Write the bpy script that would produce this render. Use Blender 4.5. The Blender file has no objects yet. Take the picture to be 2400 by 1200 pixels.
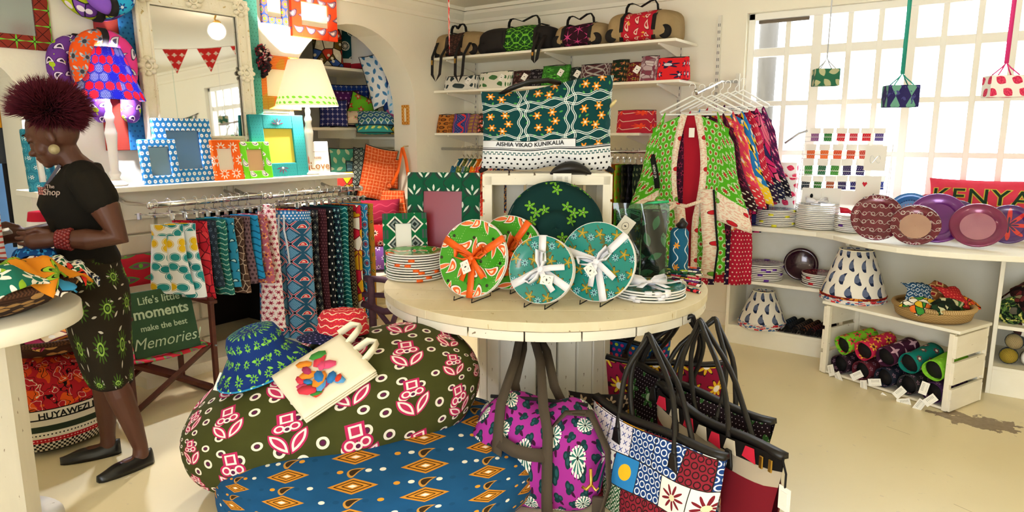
import bpy, bmesh, math, random
from mathutils import Vector, Matrix, Euler
random.seed(11)
PI = math.pi
sc = bpy.context.scene
col = sc.collection

# ------------------------------------------------------------------ camera
FPX, EYE = 1611.0, 1.5                      # focal length in pixels of a 2400 px wide frame, eye height
PITCH, AZ = math.atan(287 / FPX), math.radians(35.55)
cd = bpy.data.cameras.new('camera')
cd.sensor_fit = 'HORIZONTAL'; cd.sensor_width = 36.0; cd.lens = FPX / 2400 * 36.0
cd.clip_start = 0.05
cam = bpy.data.objects.new('camera', cd); col.objects.link(cam)
cam.location = (0, 0, EYE); cam.rotation_euler = (PI / 2 - PITCH, 0, AZ)
sc.camera = cam

# ------------------------------------------------------------------ sky, portals, exposure
sc.view_settings.view_transform = 'Standard'; sc.view_settings.look = 'None'
sc.view_settings.gamma = 1.0; sc.view_settings.use_curve_mapping = False
sc.view_settings.exposure = 0.5
sc.cycles.use_denoising = True
sc.cycles.max_bounces = 10; sc.cycles.diffuse_bounces = 6; sc.cycles.glossy_bounces = 5
sc.cycles.transparent_max_bounces = 24; sc.cycles.sample_clamp_indirect = 6.0
sc.cycles.caustics_reflective = False; sc.cycles.caustics_refractive = False
SKY = 8.0
w = bpy.data.worlds.new('overcast_sky'); sc.world = w; w.use_nodes = True
bgn = w.node_tree.nodes['Background']
bgn.inputs[0].default_value = (0.88, 0.94, 1.0, 1); bgn.inputs[1].default_value = SKY

def portal(loc, rot, sx, sy):
    l = bpy.data.lights.new('daylight_portal', 'AREA'); l.shape = 'RECTANGLE'; l.size = sx; l.size_y = sy
    l.cycles.is_portal = True
    o = bpy.data.objects.new('daylight_portal', l); col.objects.link(o)
    o.location = loc; o.rotation_euler = rot
portal((-0.45, 5.42, 1.68), (-PI / 2, 0, 0), 2.5, 1.5)        # shop window
portal((0.3, -2.42, 1.25), (PI / 2, 0, 0), 2.4, 2.3)      # open double door added behind the photographer to let daylight in
portal((-5.6, 2.58, 1.6), (PI / 2, 0, 0), 1.0, 1.2)      # window of the cushion alcove
LAMP_W, GLOBE = 4.6, 26.0       # mantel lamp factor, ceiling globe emission

# ------------------------------------------------------------------ helpers: geometry
CF = Vector((-math.sin(AZ) * math.cos(PITCH), math.cos(AZ) * math.cos(PITCH), -math.sin(PITCH)))
CR = Vector((math.cos(AZ), math.sin(AZ), 0)); CU = CR.cross(CF)
def at(px, py, z=None, x=None, y=None, d=None):
    """the real point seen at a photograph pixel, on a plane of known height / x / y or at a ground distance"""
    r = CF + CR * ((px - 1200) / FPX) + CU * (-(py - 600) / FPX)
    if z is not None: t = (z - EYE) / r.z
    elif x is not None: t = x / r.x
    elif y is not None: t = y / r.y
    else: t = d / math.hypot(r.x, r.y)
    return Vector((0, 0, EYE)) + r * t

def hit(px, py, ob):
    """where the line of sight through a photograph pixel meets an object already built (world point, normal)"""
    from mathutils.bvhtree import BVHTree
    bpy.context.view_layer.update(); M = ob.matrix_world
    bv = BVHTree.FromPolygons([M @ v.co for v in ob.data.vertices], [p.vertices[:] for p in ob.data.polygons])
    r = CF + CR * ((px - 1200) / FPX) + CU * (-(py - 600) / FPX)
    p, n, _, _ = bv.ray_cast(Vector((0, 0, EYE)), r.normalized())
    return p, (n if n.z > 0 else -n)
def ss(a, b, x):
    t = max(0., min(1., (x - a) / (b - a))); return t * t * (3 - 2 * t)

class MB:
    """collects faces of one part; o() links it as ONE mesh object"""
    def __init__(s): s.v = []; s.f = []; s.uv = []; s.sm = []
    def add(s, vs, fs, uvs=None, smooth=False, M=None):
        b = len(s.v)
        s.v += [tuple(M @ Vector(p)) if M is not None else tuple(p) for p in vs]
        for i, f in enumerate(fs):
            s.f.append([b + k for k in f]); s.uv.append(uvs[i] if uvs else None); s.sm.append(smooth)
        return s
    def box(s, c, d, M=None, rz=0):
        x, y, z = d[0] / 2, d[1] / 2, d[2] / 2
        vs = [(-x, -y, -z), (x, -y, -z), (x, y, -z), (-x, y, -z), (-x, -y, z), (x, -y, z), (x, y, z), (-x, y, z)]
        fs = [(0, 3, 2, 1), (4, 5, 6, 7), (0, 1, 5, 4), (1, 2, 6, 5), (2, 3, 7, 6), (3, 0, 4, 7)]
        T = Matrix.Translation(c) @ Matrix.Rotation(rz, 4, 'Z')
        return s.add(vs, fs, None, False, T if M is None else M @ T)
    def bb(s, a, b):
        return s.box([(p + q) / 2 for p, q in zip(a, b)], [abs(q - p) for p, q in zip(a, b)])
    def prism(s, poly, h0, h1, M=None):
        """polygon (x,y) extruded from z=h0 to h1"""
        n = len(poly)
        vs = [(p[0], p[1], h0) for p in poly] + [(p[0], p[1], h1) for p in poly]
        fs = [tuple(range(n))[::-1], tuple(range(n, 2 * n))] + [(i, (i + 1) % n, n + (i + 1) % n, n + i) for i in range(n)]
        return s.add(vs, fs, None, False, M)
    def grid(s, fn, nu, nv, cu=False, cv=False, su=1., sv=1., smooth=True, M=None, flip=False):
        vs = []; fs = []; uvs = []
        mu = nu if cu else nu + 1; mv = nv if cv else nv + 1
        for j in range(mv):
            for i in range(mu): vs.append(fn(i / nu, j / nv))
        for j in range(nv):
            for i in range(nu):
                q = [(i, j), (i + 1, j), (i + 1, j + 1), (i, j + 1)]
                if flip: q = q[::-1]
                fs.append([(b % mv) * mu + (a % mu) for a, b in q])
                uvs.append([(a / nu * su, b / nv * sv) for a, b in q])
        return s.add(vs, fs, uvs, smooth, M)
    def lathe(s, prof, n=32, M=None, su=None, smooth=True, cap=True, wob=None):
        """profile of (radius, z) from bottom to top"""
        R = max(p[0] for p in prof); L = [0.]
        for a, b in zip(prof, prof[1:]): L.append(L[-1] + math.hypot(b[0] - a[0], b[1] - a[1]))
        vs = []; fs = []; uvs = []; m = len(prof)
        for j, (r, z) in enumerate(prof):
            for i in range(n):
                t = 2 * PI * i / n; rr = r * (wob(t, z) if wob else 1)
                vs.append((rr * math.cos(t), rr * math.sin(t), z))
        for j in range(m - 1):
            for i in range(n):
                k = (i + 1) % n
                fs.append((j * n + i, j * n + k, (j + 1) * n + k, (j + 1) * n + i))
                c = 2 * PI * R / n
                uvs.append([(i * c, L[j]), ((i + 1) * c, L[j]), ((i + 1) * c, L[j + 1]), (i * c, L[j + 1])])
        if cap:
            if prof[0][0] > 1e-4: fs.append(tuple(range(n))[::-1]); uvs.append(None)
            if prof[-1][0] > 1e-4: fs.append(tuple(range((m - 1) * n, m * n))); uvs.append(None)
        return s.add(vs, fs, uvs, smooth, M)
    def tube(s, pts, r, n=8, closed=False, M=None, flat=1.0, up=None):
        pts = [Vector(p) for p in pts]; m = len(pts)
        rs = r if isinstance(r, (list, tuple)) else [r] * m
        vs = []; N = None; L = [0.]
        for a, b in zip(pts, pts[1:]): L.append(L[-1] + (b - a).length)
        for j, p in enumerate(pts):
            a = pts[(j - 1) % m] if (closed or j) else p
            b = pts[(j + 1) % m] if (closed or j < m - 1) else p
            t = (b - a).normalized()
            if up is not None: N = (Vector(up) - t * t.dot(Vector(up)))
            elif N is None:
                N = t.orthogonal()
            else: N = N - t * N.dot(t)
            N = N.normalized() if N.length > 1e-6 else t.orthogonal().normalized()
            B = t.cross(N)
            for i in range(n):
                q = 2 * PI * i / n + (PI / n if n == 4 else 0)
                vs.append(p + N * (rs[j] * math.cos(q) * flat) + B * (rs[j] * math.sin(q)))
        fs = []; uvs = []
        for j in range(m if closed else m - 1):
            for i in range(n):
                k = (i + 1) % n; jj = (j + 1) % m
                fs.append((j * n + i, j * n + k, jj * n + k, jj * n + i))
                c = 2 * PI * max(rs) / n; l0 = L[j]; l1 = L[jj] if jj else L[-1] + .02
                uvs.append([(i * c, l0), (i * c + c, l0), (i * c + c, l1), (i * c, l1)])
        if not closed:
            fs += [tuple(range(n))[::-1], tuple(range((m - 1) * n, m * n))]; uvs += [None, None]
        return s.add(vs, fs, uvs, n > 4, M)
    def band(s, pts, width, thick, side, M=None):
        """flat strap along pts; side = width direction (vector or function of index)"""
        P = [Vector(p) for p in pts]; m = len(P); vs = []; L = 0; fs = []; uvs = []
        for j, p in enumerate(P):
            t = (P[min(j + 1, m - 1)] - P[max(j - 1, 0)]).normalized()
            sd = Vector(side(j / (m - 1)) if callable(side) else side)
            sd = (sd - t * sd.dot(t)).normalized(); nn = t.cross(sd)
            wd = width(j / (m - 1)) if callable(width) else width
            for a, b in ((-1, -1), (1, -1), (1, 1), (-1, 1)):
                vs.append(p + sd * (a * wd / 2) + nn * (b * thick / 2))
        for j in range(m - 1):
            l = (P[j + 1] - P[j]).length
            for i in range(4):
                k = (i + 1) % 4
                fs.append((j * 4 + i, j * 4 + k, j * 4 + 4 + k, j * 4 + 4 + i))
                uvs.append([(0, L), (.03, L), (.03, L + l), (0, L + l)])
            L += l
        fs += [(3, 2, 1, 0), tuple(range(m * 4 - 4, m * 4))]; uvs += [None, None]
        return s.add(vs, fs, uvs, True, M)
    def ball(s, c, r, n=16, m=10, M=None):
        r = (r, r, r) if not isinstance(r, (tuple, list)) else r
        return s.grid(lambda a, b: (c[0] + r[0] * math.cos(2 * PI * a) * math.sin(PI * (b * .998 + .001)),
                                    c[1] + r[1] * math.sin(2 * PI * a) * math.sin(PI * (b * .998 + .001)),
                                    c[2] - r[2] * math.cos(PI * b)), n, m, True, False, 2 * PI * r[0], PI * r[2], True, M)
    def o(s, name, mat=None, parent=None, loc=None, rot=None, bev=0, sub=0, sol=0, uvo=(0, 0), kind=None, label=None):
        me = bpy.data.meshes.new(name); me.from_pydata(s.v, [], s.f)
        ul = me.uv_layers.new(name='uv'); k = 0; V = s.v
        buf = []
        for fi, f in enumerate(s.f):
            u = s.uv[fi]
            if u is None:
                a, b, c = Vector(V[f[0]]), Vector(V[f[1]]), Vector(V[f[2]])
                nn = (b - a).cross(c - a); ax = max(range(3), key=lambda q: abs(nn[q]))
                i, j = ((1, 2), (0, 2), (0, 1))[ax]
                u = [(V[q][i], V[q][j]) for q in f]
            for q in u: buf += [q[0] + uvo[0], q[1] + uvo[1]]
        ul.data.foreach_set('uv', buf)
        me.polygons.foreach_set('use_smooth', s.sm)
        me.update()
        if mat is not None: me.materials.append(mat)
        ob = bpy.data.objects.new(name, me); col.objects.link(ob)
        if parent is not None: ob.parent = parent
        if loc is not None: ob.location = loc
        if rot is not None: ob.rotation_euler = rot if len(rot) == 3 else rot
        if bev:
            md = ob.modifiers.new('edges', 'BEVEL'); md.width = bev; md.segments = 2; md.limit_method = 'ANGLE'
        if sol:
            md = ob.modifiers.new('cloth', 'SOLIDIFY'); md.thickness = sol; md.offset = 0
        if sub:
            md = ob.modifiers.new('soft', 'SUBSURF'); md.levels = sub; md.render_levels = sub
        if kind: ob['kind'] = kind
        if label: ob['label'] = label
        return ob

def tag(o, label, cat, group=None, kind=None):
    o['label'] = label; o['category'] = cat
    if group: o['group'] = group
    if kind: o['kind'] = kind
    return o
def thing(name, label, cat, loc=(0, 0, 0), rz=0, group=None, rot=None):
    o = bpy.data.objects.new(name, None); col.objects.link(o); o.empty_display_size = .05
    o.location = loc; o.rotation_euler = rot if rot is not None else (0, 0, rz)
    return tag(o, label, cat, group)
def struct(name, mb, mat, parent=None, **k):
    o = mb.o(name, mat, parent, **k)
    if parent is None: o['kind'] = 'structure'
    return o
def dup(root, loc=None, rot=None, label=None, mats=None, group=None):
    r = root.copy(); col.objects.link(r)
    if loc is not None: r.location = loc
    if rot is not None: r.rotation_euler = rot
    if label: r['label'] = label
    if group: r['group'] = group
    def sw(o):
        if mats and o.type == 'MESH' and o.data.materials and o.data.materials[0] in mats:
            o.data = o.data.copy(); o.data.materials[0] = mats[o.data.materials[0]]
    sw(r)
    for ch in list(root.children):
        c = ch.copy(); col.objects.link(c); c.parent = r; sw(c)
        for g in list(ch.children):
            d = g.copy(); col.objects.link(d); d.parent = c; sw(d)
    return r
def text(body, size, mat, parent, loc, rot, name='lettering', bold=0.0, ext=.0008, align='CENTER', shear=0, sp=1.0, warp=None, sx=1.0):
    cu = bpy.data.curves.new(name, 'FONT'); cu.body = body; cu.size = size; cu.extrude = ext; cu.offset = bold
    cu.align_x = align; cu.align_y = 'CENTER'; cu.shear = shear; cu.space_character = sp; cu.resolution_u = 3
    tmp = bpy.data.objects.new(name, cu); col.objects.link(tmp)
    bpy.context.view_layer.update()
    me = bpy.data.meshes.new_from_object(tmp.evaluated_get(bpy.context.evaluated_depsgraph_get()))
    bpy.data.objects.remove(tmp)
    for v in me.vertices:
        v.co.x *= sx
        if warp: v.co = Vector(warp(v.co.x, v.co.y, v.co.z))
    me.name = name; me.materials.clear(); me.materials.append(mat)
    ob = bpy.data.objects.new(name, me); col.objects.link(ob); ob.parent = parent
    ob.location = loc; ob.rotation_euler = rot
    return ob

# ------------------------------------------------------------------ helpers: procedural prints
def hx(h):
    h = h.lstrip('#'); c = [int(h[i:i + 2], 16) / 255 for i in (0, 2, 4)]
    return tuple([(q / 12.92 if q <= .04045 else ((q + .055) / 1.055) ** 2.4) for q in c]) + (1,)
T = None
class S:
    """a value inside the current node tree, with arithmetic"""
    def __init__(s, k): s.k = k
    def __add__(a, b): return mth('ADD', a, b)
    __radd__ = __add__
    def __sub__(a, b): return mth('SUBTRACT', a, b)
    def __rsub__(a, b): return mth('SUBTRACT', b, a)
    def __mul__(a, b): return mth('MULTIPLY', a, b)
    __rmul__ = __mul__
    def __truediv__(a, b): return mth('DIVIDE', a, b)
    def __lt__(a, b): return mth('LESS_THAN', a, b)
    def __gt__(a, b): return mth('GREATER_THAN', a, b)
    def __or__(a, b): return mth('MAXIMUM', a, b)
    def __and__(a, b): return mth('MULTIPLY', a, b)
    def __invert__(a): return mth('SUBTRACT', 1.0, a)
def mth(op, *a):
    n = T.nodes.new('ShaderNodeMath'); n.operation = op
    for i, q in enumerate(a):
        if isinstance(q, S): T.links.new(q.k, n.inputs[i])
        else: n.inputs[i].default_value = q
    return S(n.outputs[0])
def sin(a): return mth('SINE', a)
def cos(a): return mth('COSINE', a)
def ab(a): return mth('ABSOLUTE', a)
def fl(a): return mth('FLOOR', a)
def fr(a): return mth('FRACT', a)
def sq(a): return mth('SQRT', a)
def ln(u, v): return mth('SQRT', mth('ADD', u * u, v * v))
def ang(u, v): return mth('ARCTAN2', v, u)
def mx(f, a, b):
    """colour a where mask f = 0, b where f = 1"""
    n = T.nodes.new('ShaderNodeMix'); n.data_type = 'RGBA'
    for i, q in ((0, f), (6, a), (7, b)):
        if isinstance(q, S): T.links.new(q.k, n.inputs[i])
        elif isinstance(q, str): n.inputs[i].default_value = hx(q)
        else: n.inputs[i].default_value = q
    return S(n.outputs[2])
def lay(base, *ml):
    for m, c in ml: base = mx(m, base, c)
    return base
def vec(a, b, c=0.0):
    n = T.nodes.new('ShaderNodeCombineXYZ')
    for i, q in enumerate((a, b, c)):
        if isinstance(q, S): T.links.new(q.k, n.inputs[i])
        else: n.inputs[i].default_value = q
    return S(n.outputs[0])
def rnd(i, j, seed=0.0):
    n = T.nodes.new('ShaderNodeTexWhiteNoise'); n.noise_dimensions = '3D'; T.links.new(vec(i, j, seed).k, n.inputs[0])
    return S(n.outputs[0])
def pal(f, cols):
    n = T.nodes.new('ShaderNodeValToRGB'); T.links.new(f.k, n.inputs[0]); r = n.color_ramp; r.interpolation = 'CONSTANT'
    while len(r.elements) < len(cols): r.elements.new(1.0)
    for i, c in enumerate(cols):
        r.elements[i].position = i / len(cols); r.elements[i].color = hx(c)
    return S(n.outputs[0])
def noise(u, v, sc_=1.0, det=2.0, w_=0.0):
    n = T.nodes.new('ShaderNodeTexNoise'); n.inputs['Scale'].default_value = sc_; n.inputs['Detail'].default_value = det
    T.links.new(vec(u, v, w_).k, n.inputs['Vector']); return S(n.outputs[0])
def vor(u, v, sc_=1.0, edge=False, seed=0.0, ran=1.0):
    n = T.nodes.new('ShaderNodeTexVoronoi'); n.voronoi_dimensions = '2D'
    n.feature = 'DISTANCE_TO_EDGE' if edge else 'F1'; n.inputs['Scale'].default_value = sc_
    n.inputs['Randomness'].default_value = ran
    T.links.new(vec(u + seed, v).k, n.inputs['Vector'])
    if edge: return S(n.outputs['Distance'])
    sp = T.nodes.new('ShaderNodeSeparateColor'); T.links.new(n.outputs['Color'], sp.inputs[0])
    return S(n.outputs['Distance']), S(sp.outputs[0])
def cell(u, v, sx, sy, shift=0.0, ou=0.0, ov=0.0):
    vv = (v + ov) / sy; r = fl(vv); uu = (u + ou) / sx
    if shift: uu = uu + r * shift
    i = fl(uu)
    return (fr(uu) - .5) * sx, (fr(vv) - .5) * sy, i, r
def rot(u, v, a):
    if isinstance(a, S): c, s_ = cos(a), sin(a); return u * c + v * s_, v * c - u * s_
    c, s_ = math.cos(a), math.sin(a); return u * c + v * s_, v * c - u * s_
def circ(u, v, r): return ln(u, v) < r
def ring(u, v, r, t): return ab(ln(u, v) - r) < t
def flo(u, v, n, r, dep=.35, ph=0.0): return ln(u, v) < ((cos(ang(u, v) * n + ph) * dep + (1 - dep)) * r)
def dia(u, v, a, b): return (ab(u) / a + ab(v) / b) < 1.0
def leaf(u, v, L, W): return ab(v) < ((1.0 - (u / L) * (u / L)) * W)
def pais(u, v, s):
    t = v / s; q = u - t * t * (.45 * s)
    return ab(q) < ((1.0 - t) * sq(mth('MAXIMUM', t + 1.0, 0.0)) * (.45 * s))
def wave(u, v, amp, k, t): return ab(v - sin(u * k) * amp) < t
def stripe(v, per, duty): return fr(v / per) < duty
def chk(u, v, s): return ab(fr(u / s) - fr(u / s)) if False else (ab((fr(u / (2 * s)) < .5) - (fr(v / (2 * s)) < .5)) > .5)

MATS = {}
def mat(name, colr, rough=.85, spec=.25, metal=0.0, bump=0.0, bsc=60.0, emit=None, alpha=None, coat=0.0, uvmode='UV', sheen=0.0, trans=0.0, bfn=None):
    """colr: hex, or function (u, v) -> colour built from nodes; u, v in metres"""
    global T
    m = bpy.data.materials.new(name); m.use_nodes = True; T = m.node_tree
    p = T.nodes['Principled BSDF']
    p.inputs['Roughness'].default_value = rough; p.inputs['Specular IOR Level'].default_value = spec
    p.inputs['Metallic'].default_value = metal; p.inputs['Coat Weight'].default_value = coat
    p.inputs['Sheen Weight'].default_value = sheen; p.inputs['Transmission Weight'].default_value = trans
    u = v = None
    if callable(colr) or bump or bfn:
        tc = T.nodes.new('ShaderNodeTexCoord'); sp = T.nodes.new('ShaderNodeSeparateXYZ')
        T.links.new(tc.outputs[uvmode], sp.inputs[0]); u, v = S(sp.outputs[0]), S(sp.outputs[1])
    if callable(colr): T.links.new(colr(u, v).k, p.inputs['Base Color'])
    else: p.inputs['Base Color'].default_value = hx(colr)
    if bump or bfn:
        b = T.nodes.new('ShaderNodeBump'); b.inputs['Strength'].default_value = bump or .4; b.inputs['Distance'].default_value = .02
        h = bfn(u, v) if bfn else noise(u, v, bsc, 3.0)
        T.links.new(h.k, b.inputs['Height']); T.links.new(b.outputs[0], p.inputs['Normal'])
    if emit:
        p.inputs['Emission Color'].default_value = hx(emit[0]); p.inputs['Emission Strength'].default_value = emit[1]
    if alpha is not None: p.inputs['Alpha'].default_value = alpha
    MATS[name] = m
    return m
# ------------------------------------------------------------------ plain materials
def wallcol(u, v):
    return mx(noise(u, v, 1.3, 4.0), '#ece6d3', '#f3eede')
M_wall = mat('cream_painted_plaster', wallcol, .8, .2, bump=.12, bsc=14)
M_ceil = mat('ceiling_paint', '#efeadb', .85)
def floorcol(u, v):
    n1 = noise(u, v, 2.2, 5.0); n2 = noise(u, v, 22.0, 4.0, 3.0)
    c = mx(n1, '#e1d3ab', '#ecdfba')
    c = mx((n2 > .67) & (noise(u, v, 3.0, 2.0, 8.0) > .52), c, '#dccfae')
    # worn patch of bare screed beside the low crate
    d = ln((u - .02) / .34, (v - 4.22) / .17)
    worn = (d + noise(u, v, 16.0, 5.0, 5.0) * 1.6) < 1.35
    c = mx(worn, c, mx(noise(u, v, 40.0, 3.0), '#6f5b45', '#a08f78'))
    # a few thin scratches
    a, b, i, j = cell(u, v, .9, .7, .37); a, b = rot(a, b, rnd(i, j, 2.0) * 6.3)
    return mx((ab(b) < .0018) & (ab(a) < .06), c, '#b7a77e')
M_floor = mat('cream_floor_paint', floorcol, .33, .4, uvmode='Object', bump=.05, bsc=9)
M_white = mat('white_wood_paint', lambda u, v: mx(noise(u, v, 9.0, 4.0), '#ece6d2', '#f6f2e6'), .55, .3)
M_white2 = mat('chalky_white_paint', lambda u, v: lay(mx(noise(u, v * .2, 14.0, 4.0), '#d9d3c2', '#f0ebdf'), ((noise(u * 3.0, v, 22.0, 5.0, 2.0) > .70), '#9b8c78')), .7, .2)
M_slat = mat('whitewashed_slat', lambda u, v: lay(mx(noise(u * .3, v, 20.0, 4.0), '#e4dcc8', '#f3ecdc'), ((noise(u, v, 34.0, 5.0, 4.0) > .71), '#8d7a63')), .7, .2)
M_brickw = mat('whitewashed_brick', lambda u, v: mx(noise(u, v, 11.0, 4.0), '#e3dcc8', '#f0ebdc'), .85, bump=.2, bsc=30)
M_soot = mat('soot', '#231c17', .95)
M_chrome = mat('chrome', '#d8d8da', .16, .5, 1.0)
M_brass = mat('brass', '#c9a04a', .28, .5, 1.0)
M_steel = mat('dull_steel', '#8f9194', .4, .5, .9)
M_black = mat('black_leather', '#15110f', .45, .4)
M_blackcl = mat('black_webbing', '#1d1a19', .85)
M_brownweb = mat('brown_webbing', lambda u, v: mx(stripe(u + v, .004, .5), '#40372d', '#51463a'), .85)
M_paper = mat('white_card', '#f1eee6', .7)
M_print = mat('printed_tag', lambda u, v: lay('#efece2', ((stripe(v, .0075, .3) & (fr(u / .05) > .25)), '#8a8780')), .7)
M_ink = mat('black_ink', '#121212', .8)
M_wicker = mat('brown_wicker', lambda u, v: mx(stripe(v + sin(u * 400.0) * .002, .012, .5), '#3a2115', '#5d3a24'), .7, bfn=lambda u, v: fr(v / .012) * 1.0)
M_straw = mat('pale_straw', lambda u, v: mx(stripe(v + sin(u * 300.0) * .002, .011, .5), '#9c7c4c', '#c5a571'), .7, bfn=lambda u, v: fr(v / .011) * 1.0)
M_dwood = mat('dark_brown_wood', lambda u, v: mx(noise(u * .2, v, 30.0, 3.0), '#3c1a12', '#5e2d1e'), .45, .4)
M_mirror = mat('silvered_mirror', '#f2f4f4', .02, .5, 1.0)
M_canvas = mat('cream_canvas', lambda u, v: mx(stripe(u, .003, .5), '#e9dfc4', '#f1e8d0'), .9)
M_tan = mat('tan_canvas', lambda u, v: mx(noise(u, v, 20.0, 3.0), '#8d7653', '#a58d66'), .9)
def glassmat(name, tint, gl=.12, rough=.02):
    global T
    m = bpy.data.materials.new(name); m.use_nodes = True; T = m.node_tree
    T.nodes.remove(T.nodes['Principled BSDF']); out = T.nodes['Material Output']
    a = T.nodes.new('ShaderNodeBsdfTransparent'); a.inputs[0].default_value = hx(tint)
    b = T.nodes.new('ShaderNodeBsdfGlossy'); b.inputs['Roughness'].default_value = rough
    fz = T.nodes.new('ShaderNodeLayerWeight'); fz.inputs[0].default_value = gl
    x = T.nodes.new('ShaderNodeMixShader'); T.links.new(fz.outputs['Fresnel'], x.inputs[0])
    T.links.new(a.outputs[0], x.inputs[1]); T.links.new(b.outputs[0], x.inputs[2]); T.links.new(x.outputs[0], out.inputs[0])
    return m
M_pane = glassmat('window_glass', '#fbfdfd', .1)
M_glass = glassmat('tumbler_glass', '#dfe9e4', .35)
M_greenfilm = glassmat('green_cellophane', '#6fb894', .4, .06)

# ------------------------------------------------------------------ the room
WX, WY, CEIL, SX, RY = -4.36, 5.3, 2.65, 2.2, -2.3
TH = .28
struct('floor', MB().bb((-7.2, -2.6, -.12), (2.5, 5.6, 0)), M_floor)
struct('ceiling', MB().bb((-7.2, -2.6, CEIL), (2.5, 5.6, CEIL + .12)), M_ceil)
# left wall: one outline with two arched openings and the fireplace opening
AC, AR, AS = 3.945, .675, 1.685          # cushion arch: centre, radius, springing height
BC, BR, BS, BH = 1.17, .37, 1.70, .25    # blue arch far left
def arc(c, rx, z0, rz, n=24): return [(c + rx * math.cos(PI * k / n), z0 + rz * math.sin(PI * k / n)) for k in range(n + 1)]
FP = (2.54, 3.24, .97)                   # fireplace opening y0, y1, height
out = [(-2.3, 0), (BC - BR, 0)] + arc(BC, BR, BS, BH)[::-1] + [(BC + BR, 0), (FP[0], 0), (FP[0], FP[2]), (FP[1]-.02, FP[2]), (FP[1]-.02, 0), (AC - AR, 0)] \
    + arc(AC, AR, AS, AR)[::-1] + [(AC + AR, 0), (WY, 0), (WY, CEIL), (-2.3, CEIL)]
def wall_from_outline(name, out, M, th, matl):
    bm = bmesh.new()
    vs = [bm.verts.new((0, p[0], p[1])) for p in out]; f = bm.faces.new(vs)
    r = bmesh.ops.extrude_face_region(bm, geom=[f])
    bmesh.ops.translate(bm, vec=(-th, 0, 0), verts=[e for e in r['geom'] if isinstance(e, bmesh.types.BMVert)])
    bmesh.ops.triangulate(bm, faces=[q for q in bm.faces if len(q.verts) > 4])
    bmesh.ops.recalc_face_normals(bm, faces=bm.faces)
    mb = MB(); bm.verts.index_update()
    mb.add([v.co[:] for v in bm.verts], [[v.index for v in q.verts] for q in bm.faces]); bm.free()
    return struct(name, mb, matl, loc=M)
wall_from_outline('wall_left', out, (WX, 0, 0), TH, M_wall)
# right wall with the window opening
WL, WR, WB, WT = -1.665, .27, .93, 2.37
m = MB().bb((-7.2, WY, 0), (WL, WY + .25, CEIL)).bb((WR, WY, 0), (2.5, WY + .25, CEIL)).bb((WL, WY, 0), (WR, WY + .25, WB)).bb((WL, WY, WT), (WR, WY + .25, CEIL))
struct('wall_right', m, M_wall)
DL, DR, DT = -.8, 1.4, 2.35               # unseen double door opening, added behind the photographer for its daylight
m = MB().bb((-7.2, RY - .2, 0), (DL, RY, CEIL)).bb((DR, RY - .2, 0), (2.5, RY, CEIL)).bb((DL, RY - .2, DT), (DR, RY, CEIL))
struct('wall_rear', m, M_wall)
struct('wall_side', MB().bb((SX, RY - .2, 0), (SX + .2, WY, CEIL)), M_wall)
# alcove behind the cushion arch and passage behind the blue arch
M_blue = mat('blue_painted_wall', lambda u, v: mx(noise(u, v, 2.0, 4.0), '#3f5f80', '#55789a'), .8)
m = MB().bb((-6.3, 2.6, 0), (-6.2, 5.3, CEIL)).bb((-6.2, 2.5, 0), (-6.1, 2.6, CEIL)).bb((-5.1, 2.5, 0), (WX - TH, 2.6, CEIL)).bb((-6.1, 2.5, 0), (-5.1, 2.6, 1.0)).bb((-6.1, 2.5, 2.2), (-5.1, 2.6, CEIL))
struct('wall_alcove', m, mat('alcove_plaster', '#dfe0e2', .85))
struct('wall_passage', MB().bb((-6.9, -2.3, 0), (-6.8, 2.5, CEIL)), M_blue)
m = MB().bb((FP[0] - .05, 0, 0), (FP[1], 0, 0)) if False else MB()
fx = WX - .62
m.bb((fx - .05, FP[0] - .05, 0), (fx, FP[1]+.03, FP[2] + .1)).bb((fx, FP[0] - .05, 0), (WX - TH, FP[0], FP[2] + .1)).bb((fx, FP[1]-.02, 0), (WX - TH, FP[1]+.03, FP[2] + .1)).bb((fx, FP[0] - .05, FP[2]), (WX - TH, FP[1]+.03, FP[2] + .1))
struct('wall_firebox', m, M_soot)
# cornice
prof = [(0, 0), (.0, -.13), (.03, -.13), (.035, -.10), (.075, -.055), (.085, -.03), (.12, -.03), (.12, 0)]
m = MB()
m.add([(WX + a, y, CEIL + b) for y in (-2.3, WY) for a, b in prof], [(i, i + 1, i + 9, i + 8) for i in range(7)])
struct('trim_1', m, M_wall)
m = MB()
m.add([(x, WY - a, CEIL + b) for x in (WX, SX) for a, b in prof], [(i + 8, i + 9, i + 1, i) for i in range(7)])
struct('trim_2', m, M_wall)
struct('baseboard_right', MB().bb((WX, WY - .02, 0), (SX, WY, .1)), M_white)
# whitewashed bricks of the chimney piece, courses below the mantel
brk = thing('chimney_breast', 'whitewashed brick chimney breast below the white mantel shelf', 'chimney', (WX + .012, 0, 0))
MB().bb((0.0, 1.95, 0), (.015, FP[0] - .03, 1.0)).o('mortar', M_brickw, brk)
rb = random.Random(3)
bmesh_cache = {}
for r in range(8):
    y = 1.95 - (.24 if r % 2 else 0); z = .02 + r * .125
    while y < FP[0] - .03:
        a, b = max(1.95, y), min(FP[0] - .03, y + .47)
        if b - a > .05:
            key = round(b - a, 2)
            if key not in bmesh_cache:
                bmesh_cache[key] = MB().box((0, 0, 0), (.05, key - .012, .115)).o('brick', M_brickw, brk, bev=.008)
                o = bmesh_cache[key]
            else:
                o = bmesh_cache[key].copy(); col.objects.link(o)
            o.location = (.022 + rb.uniform(-.004, .006), (a + b) / 2, z + .06)
        y += .48
struct('trim_3', MB().bb((WX, 1.9, 0), (WX + .34, 3.3, .07)), M_brickw)   # low hearth step
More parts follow.
